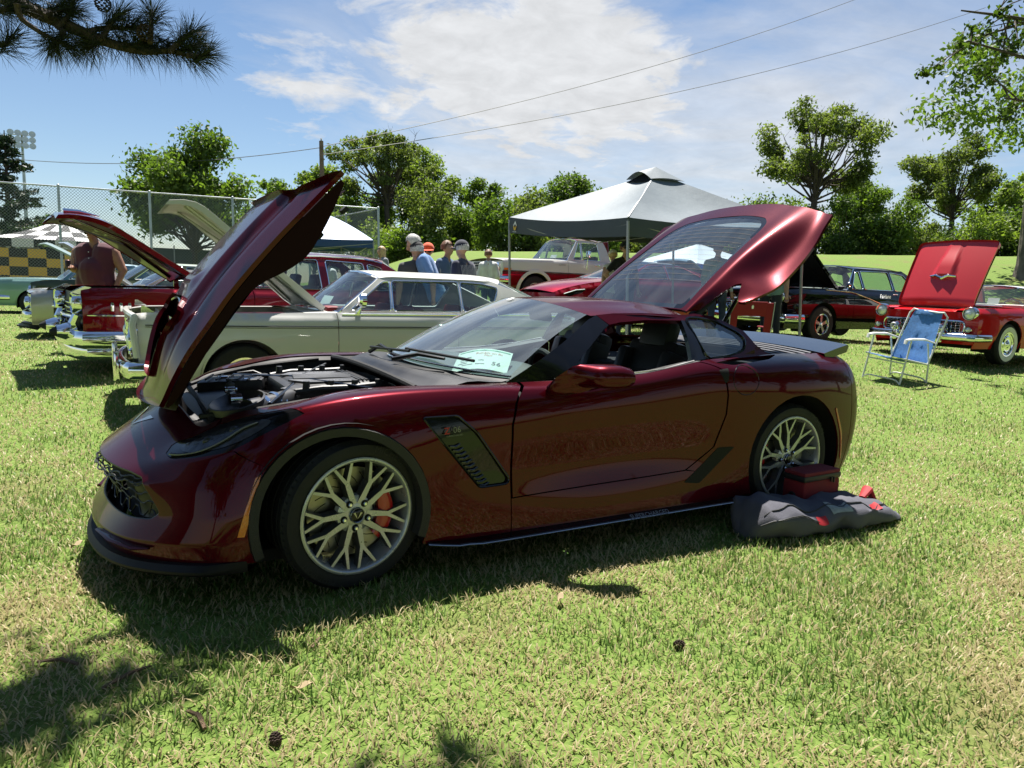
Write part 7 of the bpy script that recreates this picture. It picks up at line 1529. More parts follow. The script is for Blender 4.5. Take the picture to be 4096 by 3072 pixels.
def cottonwood():
    """tree standing just right of the view; only its leafy limbs reach in"""
    rng = np.random.default_rng(44); t = thing('overhanging_cottonwood', 'leafy cottonwood limbs reaching in from the right above the red two seater', 'tree', (12.6, .2, gz(12.6, .2)), 0)
    b = MB(); b.tube([(0, 0, -.2), (0, 0, 2.5), (-.1, .1, 4.6), (0, .2, 8)], [.36, .30, .24, .10], 10); b.build('trunk', BARK, t); lb = MB(); C = []; Rd = []
    root = Vector((-.1, .1, 3.6))
    limbs = [[root, (-1.2, 1.0, 4.2), (-2.2, 1.9, 4.7), (-3.2, 2.7, 5.1)], [root, (-1.3, 1.1, 4.7), (-2.4, 2.0, 5.3), (-3.3, 2.8, 5.55)], [root, (-1.2, .9, 3.9), (-2.1, 1.7, 4.1), (-2.75, 2.3, 4.25)], [root, (-1.6, 1.4, 5.4), (-2.9, 2.6, 6.1)], [root, (-1.0, .8, 3.7), (-1.8, 1.5, 3.75), (-2.2, 1.8, 3.5)], [root, (-.9, 1.2, 5.0), (-1.6, 2.0, 5.6), (-2.4, 2.9, 5.4)]]
    for L in limbs:
        P = [Vector(p) for p in L]; lb.tube(spline(P, 5), np.linspace(.075, .012, 5 * (len(P) - 1) + 1).tolist(), 6, caps=False)
        for k in range(15):
            f = .3 + .7 * rng.random(); i = min(int(f * (len(P) - 1)), len(P) - 2); q = P[i].lerp(P[i + 1], f * (len(P) - 1) - i); e = q + Vector(rng.normal(size=3) * np.array([.34, .34, .26])); lb.tube([q, q.lerp(e, .5) + Vector((0, 0, .04)), e], [.014, .010, .004], 4, caps=False); C.append(tuple(e)); Rd.append((.17, .17, .15))
    lb.build('limbs', BARK, t); V, F, tone = leaves(C, Rd, 5200, .075, rng, .2, 1.1); crown('crown', V, F, tone, leafmat('leaf_cottonwood', (.018, .035, .008), (.075, .115, .025)), t)
cottonwood()
def pine():
    """the pine the photographer stands under: trunk behind the view, one bough reaching across its top left corner"""
    rng = np.random.default_rng(77); t = thing('pine_tree', 'pine bough with long needle tufts hanging over the lawn at the left', 'tree', (-4.2, -.8, 0), 0); o = Vector((-4.2, -.8, 0)); BK = mat('pine_bark', (.070, .050, .040), .9, var=.4, vscale=20, bump=.8, bscale=60)
    b = MB(); b.tube([(0, 0, -.2), (0, 0, 3), (.1, 0, 8), (0, .1, 13)], [.30, .27, .2, .08], 12); b.build('trunk', BK, t)
    bough = MB(); tufts = []
    W_ = lambda p: Vector(p) - o
    main = PINE_MAIN; L = spline([W_(p) for p in main], 6); L = [Vector(p) for p in L]; bough.tube(L, np.linspace(.045, .008, len(L)).tolist(), 8)
    for p in PINE_SIDE:
        q = spline([W_(x) for x in p], 5); q = [Vector(x) for x in q]; bough.tube(q, np.linspace(.012, .005, len(q)).tolist(), 6)
        for f in (1.0, .82): i = int(f * (len(q) - 1)); tufts.append((q[i], (q[i] - q[max(0, i - 2)]).normalized()))
    for f in np.linspace(.42, 1.0, 9): i = int(f * (len(L) - 1)); tufts.append((L[i], (L[i] - L[max(0, i - 2)]).normalized() + Vector(rng.normal(size=3) * .35)))
    # higher crown boughs, out of view, that shade the grass
    for k in range(46):
        a = rng.uniform(-2.2, .62); z = rng.uniform(4.5, 9.5); Lh = rng.uniform(2.0, 3.9) * (1.25 - .05 * z); e = Vector((math.cos(a) * Lh, math.sin(a) * Lh, z + .25)); bough.tube([(0, 0, z), e * .5 + Vector((0, 0, z * .5 - .1)), e], [.05, .03, .01], 5, caps=False)
        for f in (.55, .7, .82, .92, 1.0): tufts.append((Vector((0, 0, z)).lerp(e, f) + Vector(rng.normal(size=3) * .12), Vector((e.x, e.y, .4)).normalized()))
    bough.build('boughs', BK, t)
    far = [tuple(p) for p, d in tufts if p.z > 3.9]; Vc, Fc, tc_ = leaves(far, [(.42, .42, .20)] * len(far), 9000, .26, rng, .2, .35); crown('crown', Vc, Fc, tc_, LEAF_CON, t)
    V = []; F = []; tn = []
    for p, d in tufts:
        near = (p + o - CAM).length < 4.2; n = 150 if near else 60; k0 = rng.random()
        for _ in range(n):
            v = Vector(rng.normal(size=3)); v = (v.normalized() * .80 + d.normalized() * .75).normalized(); ln = rng.uniform(.085, .135); s = p - d.normalized() * rng.uniform(0, .09); w = v.cross(Vector(rng.normal(size=3))).normalized() * (.0009 if near else .0022); e = s + v * ln + Vector((0, 0, -.012)); i = len(V); m = s.lerp(e, .55) + Vector((0, 0, .004)); V += [s - w, s + w, m + w, m - w, e]; F += [(i, i + 1, i + 2, i + 3), (i + 3, i + 2, i + 4, i + 4)]; tn += [min(1, max(0, .5 * k0 + .5 * rng.random()))] * 5
    F3 = []
    for f in F: F3 += [(f[0], f[1], f[2]), (f[0], f[2], f[3])] if f[3] != f[2] else [f[:3]]
    crown('needles', np.array([tuple(v) for v in V]), np.array(F3), np.array(tn), leafmat('pine_needle', (.010, .016, .007), (.035, .045, .018), .1), t)
    for p in PINE_CONES:
        c = MB(); P = W_(p)
        for r in range(7):
            for j in range(9): a = 2 * math.pi * (j + .5 * (r % 2)) / 9; z = .028 - .009 * r; rad = .024 * math.sin(math.pi * (r + 1) / 8.5) + .004; c.ball(P + Vector((rad * math.cos(a), rad * math.sin(a), z)), (.006, .006, .0035), 5, 3)
        c.build('pine_cone', mat('cone_brown', (.05, .03, .02), .8), t)
PINE_MAIN = [(-4.2, -.8, 3.3), (-3.8, -.6, 3.05), (-3.3, -.4, 2.72), (-2.706, -0.117, 2.447), (-2.514, -0.215, 2.347), (-2.41, -0.255, 2.303), (-2.281, -0.31, 2.251), (-2.18, -0.345, 2.218), (-2.073, -0.381, 2.203), (-1.98, -0.406, 2.214), (-1.918, -0.415, 2.206)]
PINE_SIDE = [[(-2.495, -0.328, 2.309), (-2.484, -0.314, 2.262), (-2.427, -0.326, 2.221), (-2.365, -0.339, 2.193), (-2.317, -0.341, 2.176)], [(-2.28, -0.324, 2.247), (-2.217, -0.328, 2.275), (-2.138, -0.345, 2.287), (-2.077, -0.349, 2.306)], [(-2.18, -0.359, 2.214), (-2.101, -0.376, 2.221), (-2.048, -0.376, 2.24)], [(-2.051, -0.432, 2.225), (-2.043, -0.395, 2.313), (-2.039, -0.361, 2.371)], [(-1.982, -0.433, 2.207), (-1.922, -0.43, 2.272), (-1.887, -0.418, 2.304)], [(-2.578, -0.305, 2.148), (-2.54, -0.298, 2.162), (-2.519, -0.276, 2.205)], [(-2.407, -0.313, 2.287), (-2.377, -0.299, 2.314), (-2.316, -0.302, 2.343)], [(-2.371, -0.312, 2.249), (-2.324, -0.302, 2.316), (-2.315, -0.27, 2.378)], [(-1.923, -0.469, 2.192), (-1.869, -0.472, 2.197), (-1.837, -0.459, 2.219)], [(-2.552, -0.3, 2.277), (-2.531, -0.281, 2.299), (-2.507, -0.264, 2.321)], [(-2.219, -0.362, 2.227), (-2.177, -0.346, 2.308), (-2.144, -0.332, 2.345)], [(-2.348, -0.341, 2.237), (-2.358, -0.311, 2.218), (-2.383, -0.273, 2.198), (-2.389, -0.243, 2.192)], [(-1.957, -0.377, 2.217), (-1.901, -0.377, 2.25), (-1.856, -0.371, 2.278)], [(-2.219, -0.362, 2.232), (-2.251, -0.32, 2.207), (-2.283, -0.275, 2.204)]]
PINE_CONES = [(-2.07, -0.443, 2.256), (-2.21, -0.317, 2.374)]
pine()
# ================================================================== people
SKIN = mat('skin', (.42, .24, .165), .55, var=.12, vscale=12); SKIN_T = mat('skin_tanned', (.30, .15, .095), .55, var=.12, vscale=12)
def cloth(name, col, **k): return mat('cloth_' + name, col, .85, var=k.get('var', .12), vscale=7, bump=.35, bscale=k.get('bs', 22), sheen=.2)
HAIRS = {'grey': mat('hair_grey', (.42, .41, .39), .6, var=.3, vscale=40, bump=.6, bscale=120), 'brown': mat('hair_brown', (.16, .075, .035), .5, var=.3, vscale=40, bump=.6, bscale=120), 'blonde': mat('hair_blonde', (.52, .36, .18), .5, var=.3, vscale=40, bump=.6, bscale=120), 'dark': mat('hair_dark', (.03, .022, .018), .5, var=.3, vscale=40, bump=.6, bscale=120)}
def person(label, base, H, face, top, legs, skin=SKIN, sleeves=True, arms=((None, None), (None, None)), build=1.0, hair=None, cap=None, glasses=False, lean=0.0, headturn=0.0, headtilt=0.0, long_hair=False, shoe=None, voxel=.016, female=False, short_sleeve=True, stripes=None, print_=None, brim=1.0):
    """standing figure facing local -Y; arms: (elbow, hand) per side (right = -X of the picture when facing the viewer) in metres for a 1.75 m body"""
    t = thing('person', label, 'person', base, face, plumb=True); k = H / 1.75; B = build
    mats = [skin, top, legs, shoe or RUBBER]; caps = []   # (p0, p1, r0, r1, material index, depth squash)
    ly = lambda z: -lean * max(0, z - .95)
    def V3(x, y, z): return Vector((x, y + ly(z), z))
    sh = .185 if not female else .165
    def C(p, q, r0, r1, m): caps.append((Vector(p) * k, Vector(q) * k, r0 * k, r1 * k, m))
    # torso: several overlapping tapered pieces
    for sx in (-1, 1):
        C(V3(sx * .095 * B, 0, 1.36), V3(sx * .075 * B, -.01, 1.08), .115 * B, .115 * B, 1)
        C(V3(sx * .075 * B, 0, 1.08), V3(sx * .085 * B, .0, .93), .115 * B, .125 * B, 1)
        C(V3(sx * .03, .01, 1.44), V3(sx * sh * B, .01, 1.405), .065, .062, 1)
    if B > 1.1: C(V3(0, -.05 * B, 1.12), V3(0, -.045 * B, 1.0), .14 * B, .13 * B, 1)
    if female:
        for sx in (-1, 1): C(V3(sx * .07, -.075, 1.27), V3(sx * .07, -.07, 1.24), .065, .06, 1)
    C(V3(0, .005, 1.42), V3(0, -.015, 1.53), .060 * min(B, 1.2), .052 * min(B, 1.2), 0)
    # legs and feet
    for sx in (-1, 1):
        C((sx * .095, 0, .93), (sx * .10, -.01, .50), .098 * min(B, 1.15), .066, 2); C((sx * .10, -.01, .50), (sx * .105, .015, .09), .066, .046, 2); C((sx * .105, .03, .045), (sx * .12, -.13, .035), .045, .038, 3)
    # arms
    hands = []
    for sx, (el, ha) in zip((-1, 1), arms):
        S = V3(sx * sh * B, .01, 1.405); E = V3(*el) if el else V3(sx * (sh * B + .06), .03, 1.12); Hn = V3(*ha) if ha else V3(sx * (sh * B + .075), -.03, .86)
        if sleeves:
            md = S.lerp(E, .62) if short_sleeve else E; C(S, md, .064, .062, 1)
            C(md, E, .047 if short_sleeve else .056, .044, 0 if short_sleeve else 1)
        else: C(S.lerp(E, .12), E, .060 * min(1.2, B), .048 * min(1.2, B), 0)
        C(E, Hn, .045 * min(B, 1.15), .029, 0 if short_sleeve or not sleeves else 1); d = (Hn - E).normalized(); C(Hn, Hn + d * .075, .030, .034, 0); hands.append((Hn, d, sx))
    hc = V3(0, -.03, 1.635) + Vector((0, -.035 * headtilt * 2, -.02 * headtilt)); hcs = hc * k
    def hr(p):   # head frame -> body
        p = Vector(p); p = Matrix.Rotation(headtilt, 3, 'X') @ p; return Matrix.Rotation(headturn, 3, 'Z') @ p
    def HC(p, q, r0, r1, m): caps.append(((hc + hr(p)) * k, (hc + hr(q)) * k, r0 * k, r1 * k, m))
    HC((0, .015, .022), (0, .02, .03), .088, .084, 0); HC((0, -.03, .0), (0, -.042, -.06), .062, .046, 0); HC((0, -.098, -.005), (0, -.105, -.028), .013, .016, 0)
    for sx in (-1, 1): HC((sx * .080, .012, .005), (sx * .083, .016, -.025), .018, .013, 0)
    bm = bmesh.new()
    for p, q, r0, r1, m in caps:
        b = MB(); n = 5; L = [p.lerp(q, i / n) for i in range(n + 1)]; d = (q - p); 
        if d.length < 1e-4: d = Vector((0, 0, 1e-3))
        u = d.normalized(); pts = [p - u * r0 * s for s in (1, .87, .5)] + L + [q + u * r1 * s for s in (.5, .87, 1)]; rad = [r0 * .02, r0 * .5, r0 * .87] + [r0 + (r1 - r0) * i / n for i in range(n + 1)] + [r1 * .87, r1 * .5, r1 * .02]
        b.tube(pts, rad, 12); vs = [bm.verts.new(v) for v in b.V]; [bm.faces.new([vs[i] for i in f]) for f in b.F if len(set(f)) > 2]
    me = bpy.data.meshes.new('body'); bm.to_mesh(me); bm.free(); o = bpy.data.objects.new('body', me); COL.objects.link(o)
    md = o.modifiers.new('r', 'REMESH'); md.mode = 'VOXEL'; md.voxel_size = voxel; sm = o.modifiers.new('s', 'SMOOTH'); sm.factor = .5; sm.iterations = 4
    dg = bpy.context.evaluated_depsgraph_get(); me2 = bpy.data.meshes.new_from_object(o.evaluated_get(dg)); bpy.data.objects.remove(o); bpy.data.meshes.remove(me); me2.name = 'body'
    for m in mats: me2.materials.append(m)
    n = len(me2.polygons); ctr = np.zeros(n * 3); me2.polygons.foreach_get('center', ctr); ctr = ctr.reshape(-1, 3); best = np.full(n, 9e9); idx = np.zeros(n, int)
    for p, q, r0, r1, m in caps:
        p, q = np.array(p), np.array(q); d = q - p; f = np.clip(((ctr - p) @ d) / max(d @ d, 1e-9), 0, 1); dist = np.linalg.norm(ctr - (p + f[:, None] * d), axis=1) - (r0 + (r1 - r0) * f); u = dist < best; best[u] = dist[u]; idx[u] = m
    me2.polygons.foreach_set('material_index', idx.astype(np.int32)); me2.shade_smooth()
    # fingers joined to the same body mesh
    fb = MB()
    for Hn, d, sx in hands:
        side = d.cross(Vector((0, 1, 0)) if abs(d.y) < .8 else Vector((0, 0, 1))).normalized(); nrm = d.cross(side)
        for i, ln in enumerate((.062, .075, .070, .052)): a = Hn + d * .085 + side * (.027 - .018 * i); fb.tube([x * k for x in (a, a + d * ln * .5 + nrm * .010, a + d * ln * .85 + nrm * .026)], [.0095 * k, .009 * k, .007 * k], 6)
        a = Hn + d * .03 + side * .030; fb.tube([x * k for x in (a, a + side * .025 + d * .02, a + side * .030 + d * .055 + nrm * .01)], [.012 * k, .010 * k, .008 * k], 6)
    bm = bmesh.new(); bm.from_mesh(me2); vs = [bm.verts.new(v) for v in fb.V]
    for f in fb.F:
        try: fc = bm.faces.new([vs[i] for i in f]); fc.material_index = 0; fc.smooth = True
        except Exception: pass
    bm.to_mesh(me2); bm.free(); add('body', me2, None, t)
    Hd = lambda p: (hc + hr(p)) * k
    if hair:
        h = MB(); M3 = (Matrix.Rotation(headturn, 3, 'Z') @ Matrix.Rotation(headtilt, 3, 'X'))
        rows, cols = 9, 18; V = []; F = []; rh = random.Random(int(H * 1000))
        for i in range(rows + 1):
            for j in range(cols):
                a = 2 * math.pi * j / cols; front = math.sin(a) < -.35; tmax = (1.15 if front else 1.95) if not long_hair else (1.05 if front and abs(math.cos(a)) < .6 else 2.0)
                th = tmax * i / rows; r = .098 + .006 * rh.random() + (.006 if i > rows * .6 and not front else 0); z = r * 1.05 * math.cos(th); rr_ = r * math.sin(th); 
                if th > 1.57: rr_ = r * (1 - .10 * (th - 1.57)); z = -(th - 1.57) * (.12 if not long_hair else .42)
                V.append(Hd((rr_ * .92 * math.cos(a), .022 + rr_ * math.sin(a), .03 + z)))
        for i in range(rows):
            for j in range(cols): F.append((i * cols + j, (i + 1) * cols + j, (i + 1) * cols + (j + 1) % cols, i * cols + (j + 1) % cols))
        h.put(V, F); h.build('hair', HAIRS[hair], t)
    if cap is not None:
        cm = cloth('cap_' + '%d_%d_%d' % tuple(int(c * 255) for c in cap), cap); c = MB(); V = []; F = []; rows, cols = 6, 20
        for i in range(rows + 1):
            for j in range(cols): a = 2 * math.pi * j / cols; th = 1.5 * i / rows; r = .112; V.append(Hd((r * .93 * math.sin(th) * math.cos(a), .012 + r * math.sin(th) * math.sin(a), .040 + r * .95 * math.cos(th))))
        for i in range(rows):
            for j in range(cols): F.append((i * cols + j, (i + 1) * cols + j, (i + 1) * cols + (j + 1) % cols, i * cols + (j + 1) % cols))
        c.put(V, F); co = c.build('cap', cm, t)
        b = MB(); V = []; F = []
        for i in range(9):
            a = math.pi * (1.12 + .76 * i / 8)
            for r, dz in ((.106, .0), (.106 + .075 * math.sin(math.pi * i / 8) ** .6 * brim, -.018)): V.append(Hd((r * .93 * math.cos(a), .012 + r * math.sin(a), .045 + dz)))
        for i in range(8): F.append((2 * i, 2 * i + 1, 2 * i + 3, 2 * i + 2))
        V2 = [v + Vector((0, 0, -.006)) for v in V]; nV = len(V); b.put(V + V2, F + [tuple(nV + x for x in f[::-1]) for f in F]); b.build('cap_brim', cm, co)
    if glasses:
        g = MB()
        for sx in (-1, 1): g.ball(Hd((sx * .036, -.083, .006)), (.028 * k, .010 * k, .022 * k), 10, 6); g.tube([Hd((sx * .06, -.07, .01)), Hd((sx * .085, 0, .012))], .003, 4)
        g.build('sunglasses', GLOSSB, t)
    else:
        for sx in (-1, 1): e = MB(); e.ball(Hd((sx * .034, -.082, .006)), (.013 * k, .006 * k, .007 * k), 8, 5); e.build('eye', mat('eye_dark', (.06, .04, .03), .2), t)
    mo = MB(); mo.ball(Hd((0, -.086, -.055)), (.024 * k, .005 * k, .006 * k), 8, 5); mo.build('mouth', mat('lips', (.28, .10, .08), .5), t)
    t['hd'] = 0; del t['hd']
    return t, k, V3
def on_back(t, k, s, z, size, m, name='shirt_print', x=0.0, y=.135): text(name, s, size, m, t, frame(Vector((x, y, z)) * k, (-1, 0, 0), (0, 0, 1)))
def at(x, y): return (x, y, gz(x, y))
def people():
    # sleeveless maroon shirt and can, behind the red sedan's nose
    t, k, V = person('person in maroon sleeveless button shirt and sunglasses holding a dark can', at(-2.36, 8.15), 1.80, R(-28), cloth('maroon', (.085, .018, .030)), cloth('denim', (.05, .07, .12)), SKIN_T, sleeves=False, build=1.32, arms=(((-.27, -.06, 1.14), (-.17, -.30, 1.14)), ((.36, .03, 1.12), (.30, -.10, .84))), glasses=True, cap=(.10, .09, .11), headturn=R(-12), headtilt=R(8), voxel=.014)
    can = thing('drink_can', 'dark can with red and white top held by the person in the maroon shirt', 'can', t.matrix_basis @ Vector((-.165 * k, -.375 * k, 1.12 * k)), 0)
    b = MB(); b.lathe([(0, 0), (.033, 0), (.036, .01), (.036, .115), (.030, .13), (0, .13)], (0, 0, -.02), 'Z', 20); b.build('can_body', mat('can_dark', (.03, .012, .015), .3), can); b = MB(); b.lathe([(0, .005), (.026, .004), (.030, 0)], (0, 0, .11), 'Z', 20); b.build('can_lid', mat('can_lid', (.6, .35, .33), .3, .5), can)
    for i in range(5): b = MB(); z = 1.36 - .085 * i; b.ball(Vector((-.0, -.165 - .03 * (i > 1), z)) * k, .008, 6, 4); b.build('shirt_button', WHITEP, t)
    person('man in black cap and charcoal tee seen from behind beyond the cream fastback', at(1.46, 5.34), 1.66, R(165), cloth('charcoal', (.045, .045, .05)), cloth('denim', (.05, .07, .12)), hair='grey', cap=(.012, .012, .016), headturn=R(20), build=1.1)
    person('man in bright orange cap and white shirt among the group behind the cream fastback', at(2.02, 6.30), 1.61, R(-10), cloth('white', (.70, .70, .70)), cloth('khaki', (.25, .20, .13)), cap=(.75, .10, .03), glasses=True, headtilt=R(10), headturn=R(-20))
    t, k, V = person('grey haired man in blue printed tee bending forward behind the cream fastback', at(1.72, 5.25), 1.76, R(-118), cloth('blue', (.10, .20, .42)), cloth('denim', (.05, .07, .12)), hair='grey', lean=.38, headtilt=R(28), build=1.1)
    on_back(t, k, 'BREAKIN', 1.34, .085, mat('print_navy', (.02, .05, .16), .7), y=.02 - .0); on_back(t, k, 'Wad', 1.27, .09, WHITEP, y=.045)
    person('man with dark hair almost hidden behind the grey haired man', at(2.30, 6.22), 1.64, R(30), cloth('slate', (.08, .13, .22)), cloth('denim', (.05, .07, .12)), hair='brown')
    t, k, V = person('man in navy cap and navy striped shirt behind the cream fastback', at(2.10, 5.22), 1.66, R(-150), cloth('navy', (.018, .022, .055)), cloth('denim', (.05, .07, .12)), hair='grey', cap=(.008, .012, .03), headturn=R(-14), build=1.08)
    st = MB()
    for i in range(16):
        x = -.20 + .4 * i / 15; st.tube([Vector((x * 1.02, .112 + .028 * math.cos(x * 9), 1.40 - .35 * x * x)) * k, Vector((x * .98, .138 + .012 * math.cos(x * 9), 1.22)) * k, Vector((x * .92, .125, 1.0)) * k], .0018, 4)
    st.build('shirt_stripe', mat('stripe_white', (.55, .56, .6), .8), t)
    person('woman with long light brown hair and grey top on the grass beyond the blue canopy', at(3.54, 12.74), 1.68, R(-80), cloth('grey', (.22, .23, .25)), cloth('denim', (.05, .07, .12)), hair='blonde', long_hair=True, female=True)
    person('woman with short brown hair and white top beside the pickup', at(4.58, 9.23), 1.50, R(150), cloth('offwhite', (.62, .62, .60)), cloth('denim', (.05, .07, .12)), hair='brown', female=True, short_sleeve=False)
    t, k, V = person('woman in black cap, sunglasses and black tee with hand on hip', at(5.56, 6.02), 1.62, R(-14), cloth('black', (.008, .008, .009)), cloth('denim_dark', (.03, .04, .06)), hair='brown', cap=(.012, .016, .028), glasses=True, female=True, arms=(((-.37, .05, 1.17), (-.17, -.03, .98)), ((.26, .03, 1.12), (.25, -.05, .87))))
    text('shirt_print', 'OZ', .10, mat('print_grey', (.5, .5, .5), .7), t, frame(Vector((.03, -.155, 1.20)) * k, (1, 0, 0), (0, 0, 1)))
    t, k, V = person('blonde woman in white tank top and white visor beside the black capped woman', at(6.02, 6.95), 1.50, R(160), cloth('white', (.70, .70, .70)), cloth('khaki', (.25, .20, .13)), hair='blonde', cap=(.65, .63, .56), female=True, sleeves=False)
    b = MB(); b.tube([Vector((-.16, .13, 1.38)) * k, Vector((0, .15, 1.2)) * k, Vector((.16, .13, 1.0)) * k], .012, 5); b.build('bag_strap', BLACK, t)
    person('man in grey cap, pale shirt and ripped jeans seen through the open hatch glass', at(7.15, 5.42), 1.68, R(-30), cloth('pale_denim', (.42, .48, .52)), cloth('ripped_jeans', (.035, .05, .085), var=.5), cap=(.07, .08, .09), headtilt=R(6), short_sleeve=False)
    person('person in teal shirt and dark jeans standing behind the raised hatch corner', at(7.60, 4.62), 1.76, R(-60), cloth('teal_grey', (.14, .22, .22)), cloth('dark_jeans', (.012, .014, .02)), hair='dark')
    person('person in white tee and dark cap beyond the deep red sedan windows', at(1.35, 9.45), 1.52, R(-70), cloth('white', (.70, .70, .70)), cloth('denim', (.05, .07, .12)), cap=(.02, .02, .025))
people()
# ================================================================== chairs, bags
def lawn_chair():
    FL, FR, RR, RL = (Vector(p) for p in ((7.09, 2.50, .23), (7.19, 2.01, .18), (7.68, 1.93, .20), (7.66, 2.46, .25)))
    o = (FL + FR + RR + RL) / 4; t = thing('lawn_chair', 'blue cloth folding lawn chair with white tube frame in front of the red two seater', 'chair', o); L = lambda p: Vector(p) - o
    up = Vector((0, 0, 1)); W_ = mat('chair_white_tube', (.66, .66, .63), .4, var=.05); BL = mat('chair_blue_cloth', (.075, .20, .43), .9, var=.18, vscale=30, bump=.5, bscale=260); back = (RR + RL - FL - FR).normalized()
    AL, AR = FL + up * .60 + back * .14, FR + up * .60 + back * .14      # arm front ends sit above the leaning front legs
    for F_l, R_l, A in ((FL, RL, AL), (FR, RR, AR)):
        Ae = A + back * .50 - up * .05
        b = MB(); b.tube([L(F_l), L(F_l.lerp(A, .5)), L(A)], .0125, 8); b.build('leg', W_, t); b = MB(); b.tube([L(R_l), L(R_l + up * .30), L(R_l + up * .56 - back * .06)], .0125, 8); b.build('leg', W_, t)
        b = MB(); P = [A - back * .12 - up * .035, A - back * .10 + up * .015, A + up * .025, A + back * .25 + up * .015, Ae]; b.tube([L(p) for p in P], [.022, .030, .032, .030, .018], 8, flat=.5); b.build('armrest', W_, t)
    for p, q_ in ((FL, FR), (RL, RR)):
        d = (q_ - p).normalized(); b = MB(); b.tube([L(p + up * .01), L(p + d * .05 + up * .05), L(p + d * .10 + up * .06), L(q_ - d * .10 + up * .06), L(q_ - d * .05 + up * .05), L(q_ + up * .01)], .011, 8); b.build('foot_bar', W_, t)
    b = MB(); b.tube([L(FL.lerp(AL, .48)), L(FR.lerp(AR, .48))], .010, 8); b.build('cross_bar', W_, t)
    sw = (FR - FL).normalized(); s0L, s0R = FL + up * .36 + back * .02, FR + up * .36 + back * .02; s1L, s1R = RL + up * .26 - back * .02, RR + up * .26 - back * .02; T = back * .30 + up * .70; bL, bR = s1L + T + sw * .0, s1R + T
    for a, b_ in ((s0L, s1L), (s0R, s1R)): b = MB(); b.tube([L(a), L(b_)], .0125, 8); b.build('seat_rail', W_, t)
    bk = MB(); ins = sw * .04; bk.tube([L(s1L), L(bL - up * .05), L(bL + ins * 1.2 + up * .01), L(bL + ins * 3), L(bR - ins * 3), L(bR - ins * 1.2 + up * .01), L(bR - up * .05), L(s1R)], .0125, 8); bk.build('back_frame', W_, t)
    def sling(name, a, b_, c, d, sag, n=14, pad=False):
        V = []; F = []
        for i in range(n + 1):
            for j in range(n + 1):
                u, v = i / n, j / n; p = a.lerp(b_, u).lerp(d.lerp(c, u), v); nn = (b_ - a).cross(d - a).normalized(); s = -sag * math.sin(math.pi * u) * (.5 + .5 * math.sin(math.pi * v)) + (.004 * math.sin(22 * v) * math.sin(math.pi * u) if pad else .003 * math.sin(30 * u))
                if pad:
                    for pu, pv in ((.35, .55), (.65, .55), (.35, .35), (.65, .35)): s -= -.012 * math.exp(-((u - pu) ** 2 + (v - pv) ** 2) / .003)
                V.append(L(p + nn * s))
        for i in range(n):
            for j in range(n): q = i * (n + 1) + j; F.append((q, q + n + 1, q + n + 2, q + 1))
        b = MB(); b.put(V, F); b.build(name, BL, t)
    sling('seat_cloth', s0L, s0R, s1R, s1L, .03); sling('back_cloth', s1L + T * .03, s1R + T * .03, bR - ins * 1.5 - T * .04, bL + ins * 1.5 - T * .04, .02, pad=True)
    sling('head_cloth', bL + ins * 1.6 - T * .08, bR - ins * 1.6 - T * .08, bR - ins * 1.6 + T * .02, bL + ins * 1.6 + T * .02, -.012)
lawn_chair()
def camp_chair():
    x, y = 5.55, 3.35; t = thing('camp_chair', 'red folding camp chair with grey piping behind the open hatch', 'chair', at(x, y), R(150)); RD = mat('camp_red', (.20, .008, .014), .85, bump=.3, bscale=150); BK = BLACK
    for sx in (-1, 1):
        for (p, q_) in (((sx * .28, -.26, 0), (sx * .26, .24, .46)), ((sx * .28, .26, 0), (sx * .26, -.24, .46))): b = MB(); b.tube([p, q_], .011, 7); b.build('leg', BK, t)
        b = MB(); b.tube([(sx * .27, .22, .42), (sx * .29, .32, 1.0)], .011, 7); b.build('back_post', BK, t); b = MB(); b.box((sx * .30, -.02, .64), (.06, .46, .025), bev=.01); b.build('armrest', RD, t)
        b = MB(); b.box((sx * .235, .285, .74), (.10, .02, .50), rot=(R(-9), 0, 0), bev=.006); b.build('back_side', RD, t); b = MB(); b.tube([(sx * .285, .27, .49), (sx * .295, .335, 1.0)], .006, 5); b.build('piping', mat('piping_grey', (.4, .4, .4), .7), t)
    b = MB(); b.box((0, .31, .90), (.40, .02, .20), rot=(R(-9), 0, 0), bev=.006); b.build('back_top', RD, t); b = MB(); b.box((0, -.02, .44), (.50, .46, .02), bev=.005); b.build('seat', BK, t)
    b = MB(); b.put([Vector(v) for v in ((-.012, .326, .90), (.012, .326, .90), (.016, .330, .935), (0, .332, .955), (-.016, .330, .935))], [(0, 1, 2, 3, 4)]); b.build('back_mark', WHITEP, t)
camp_chair()
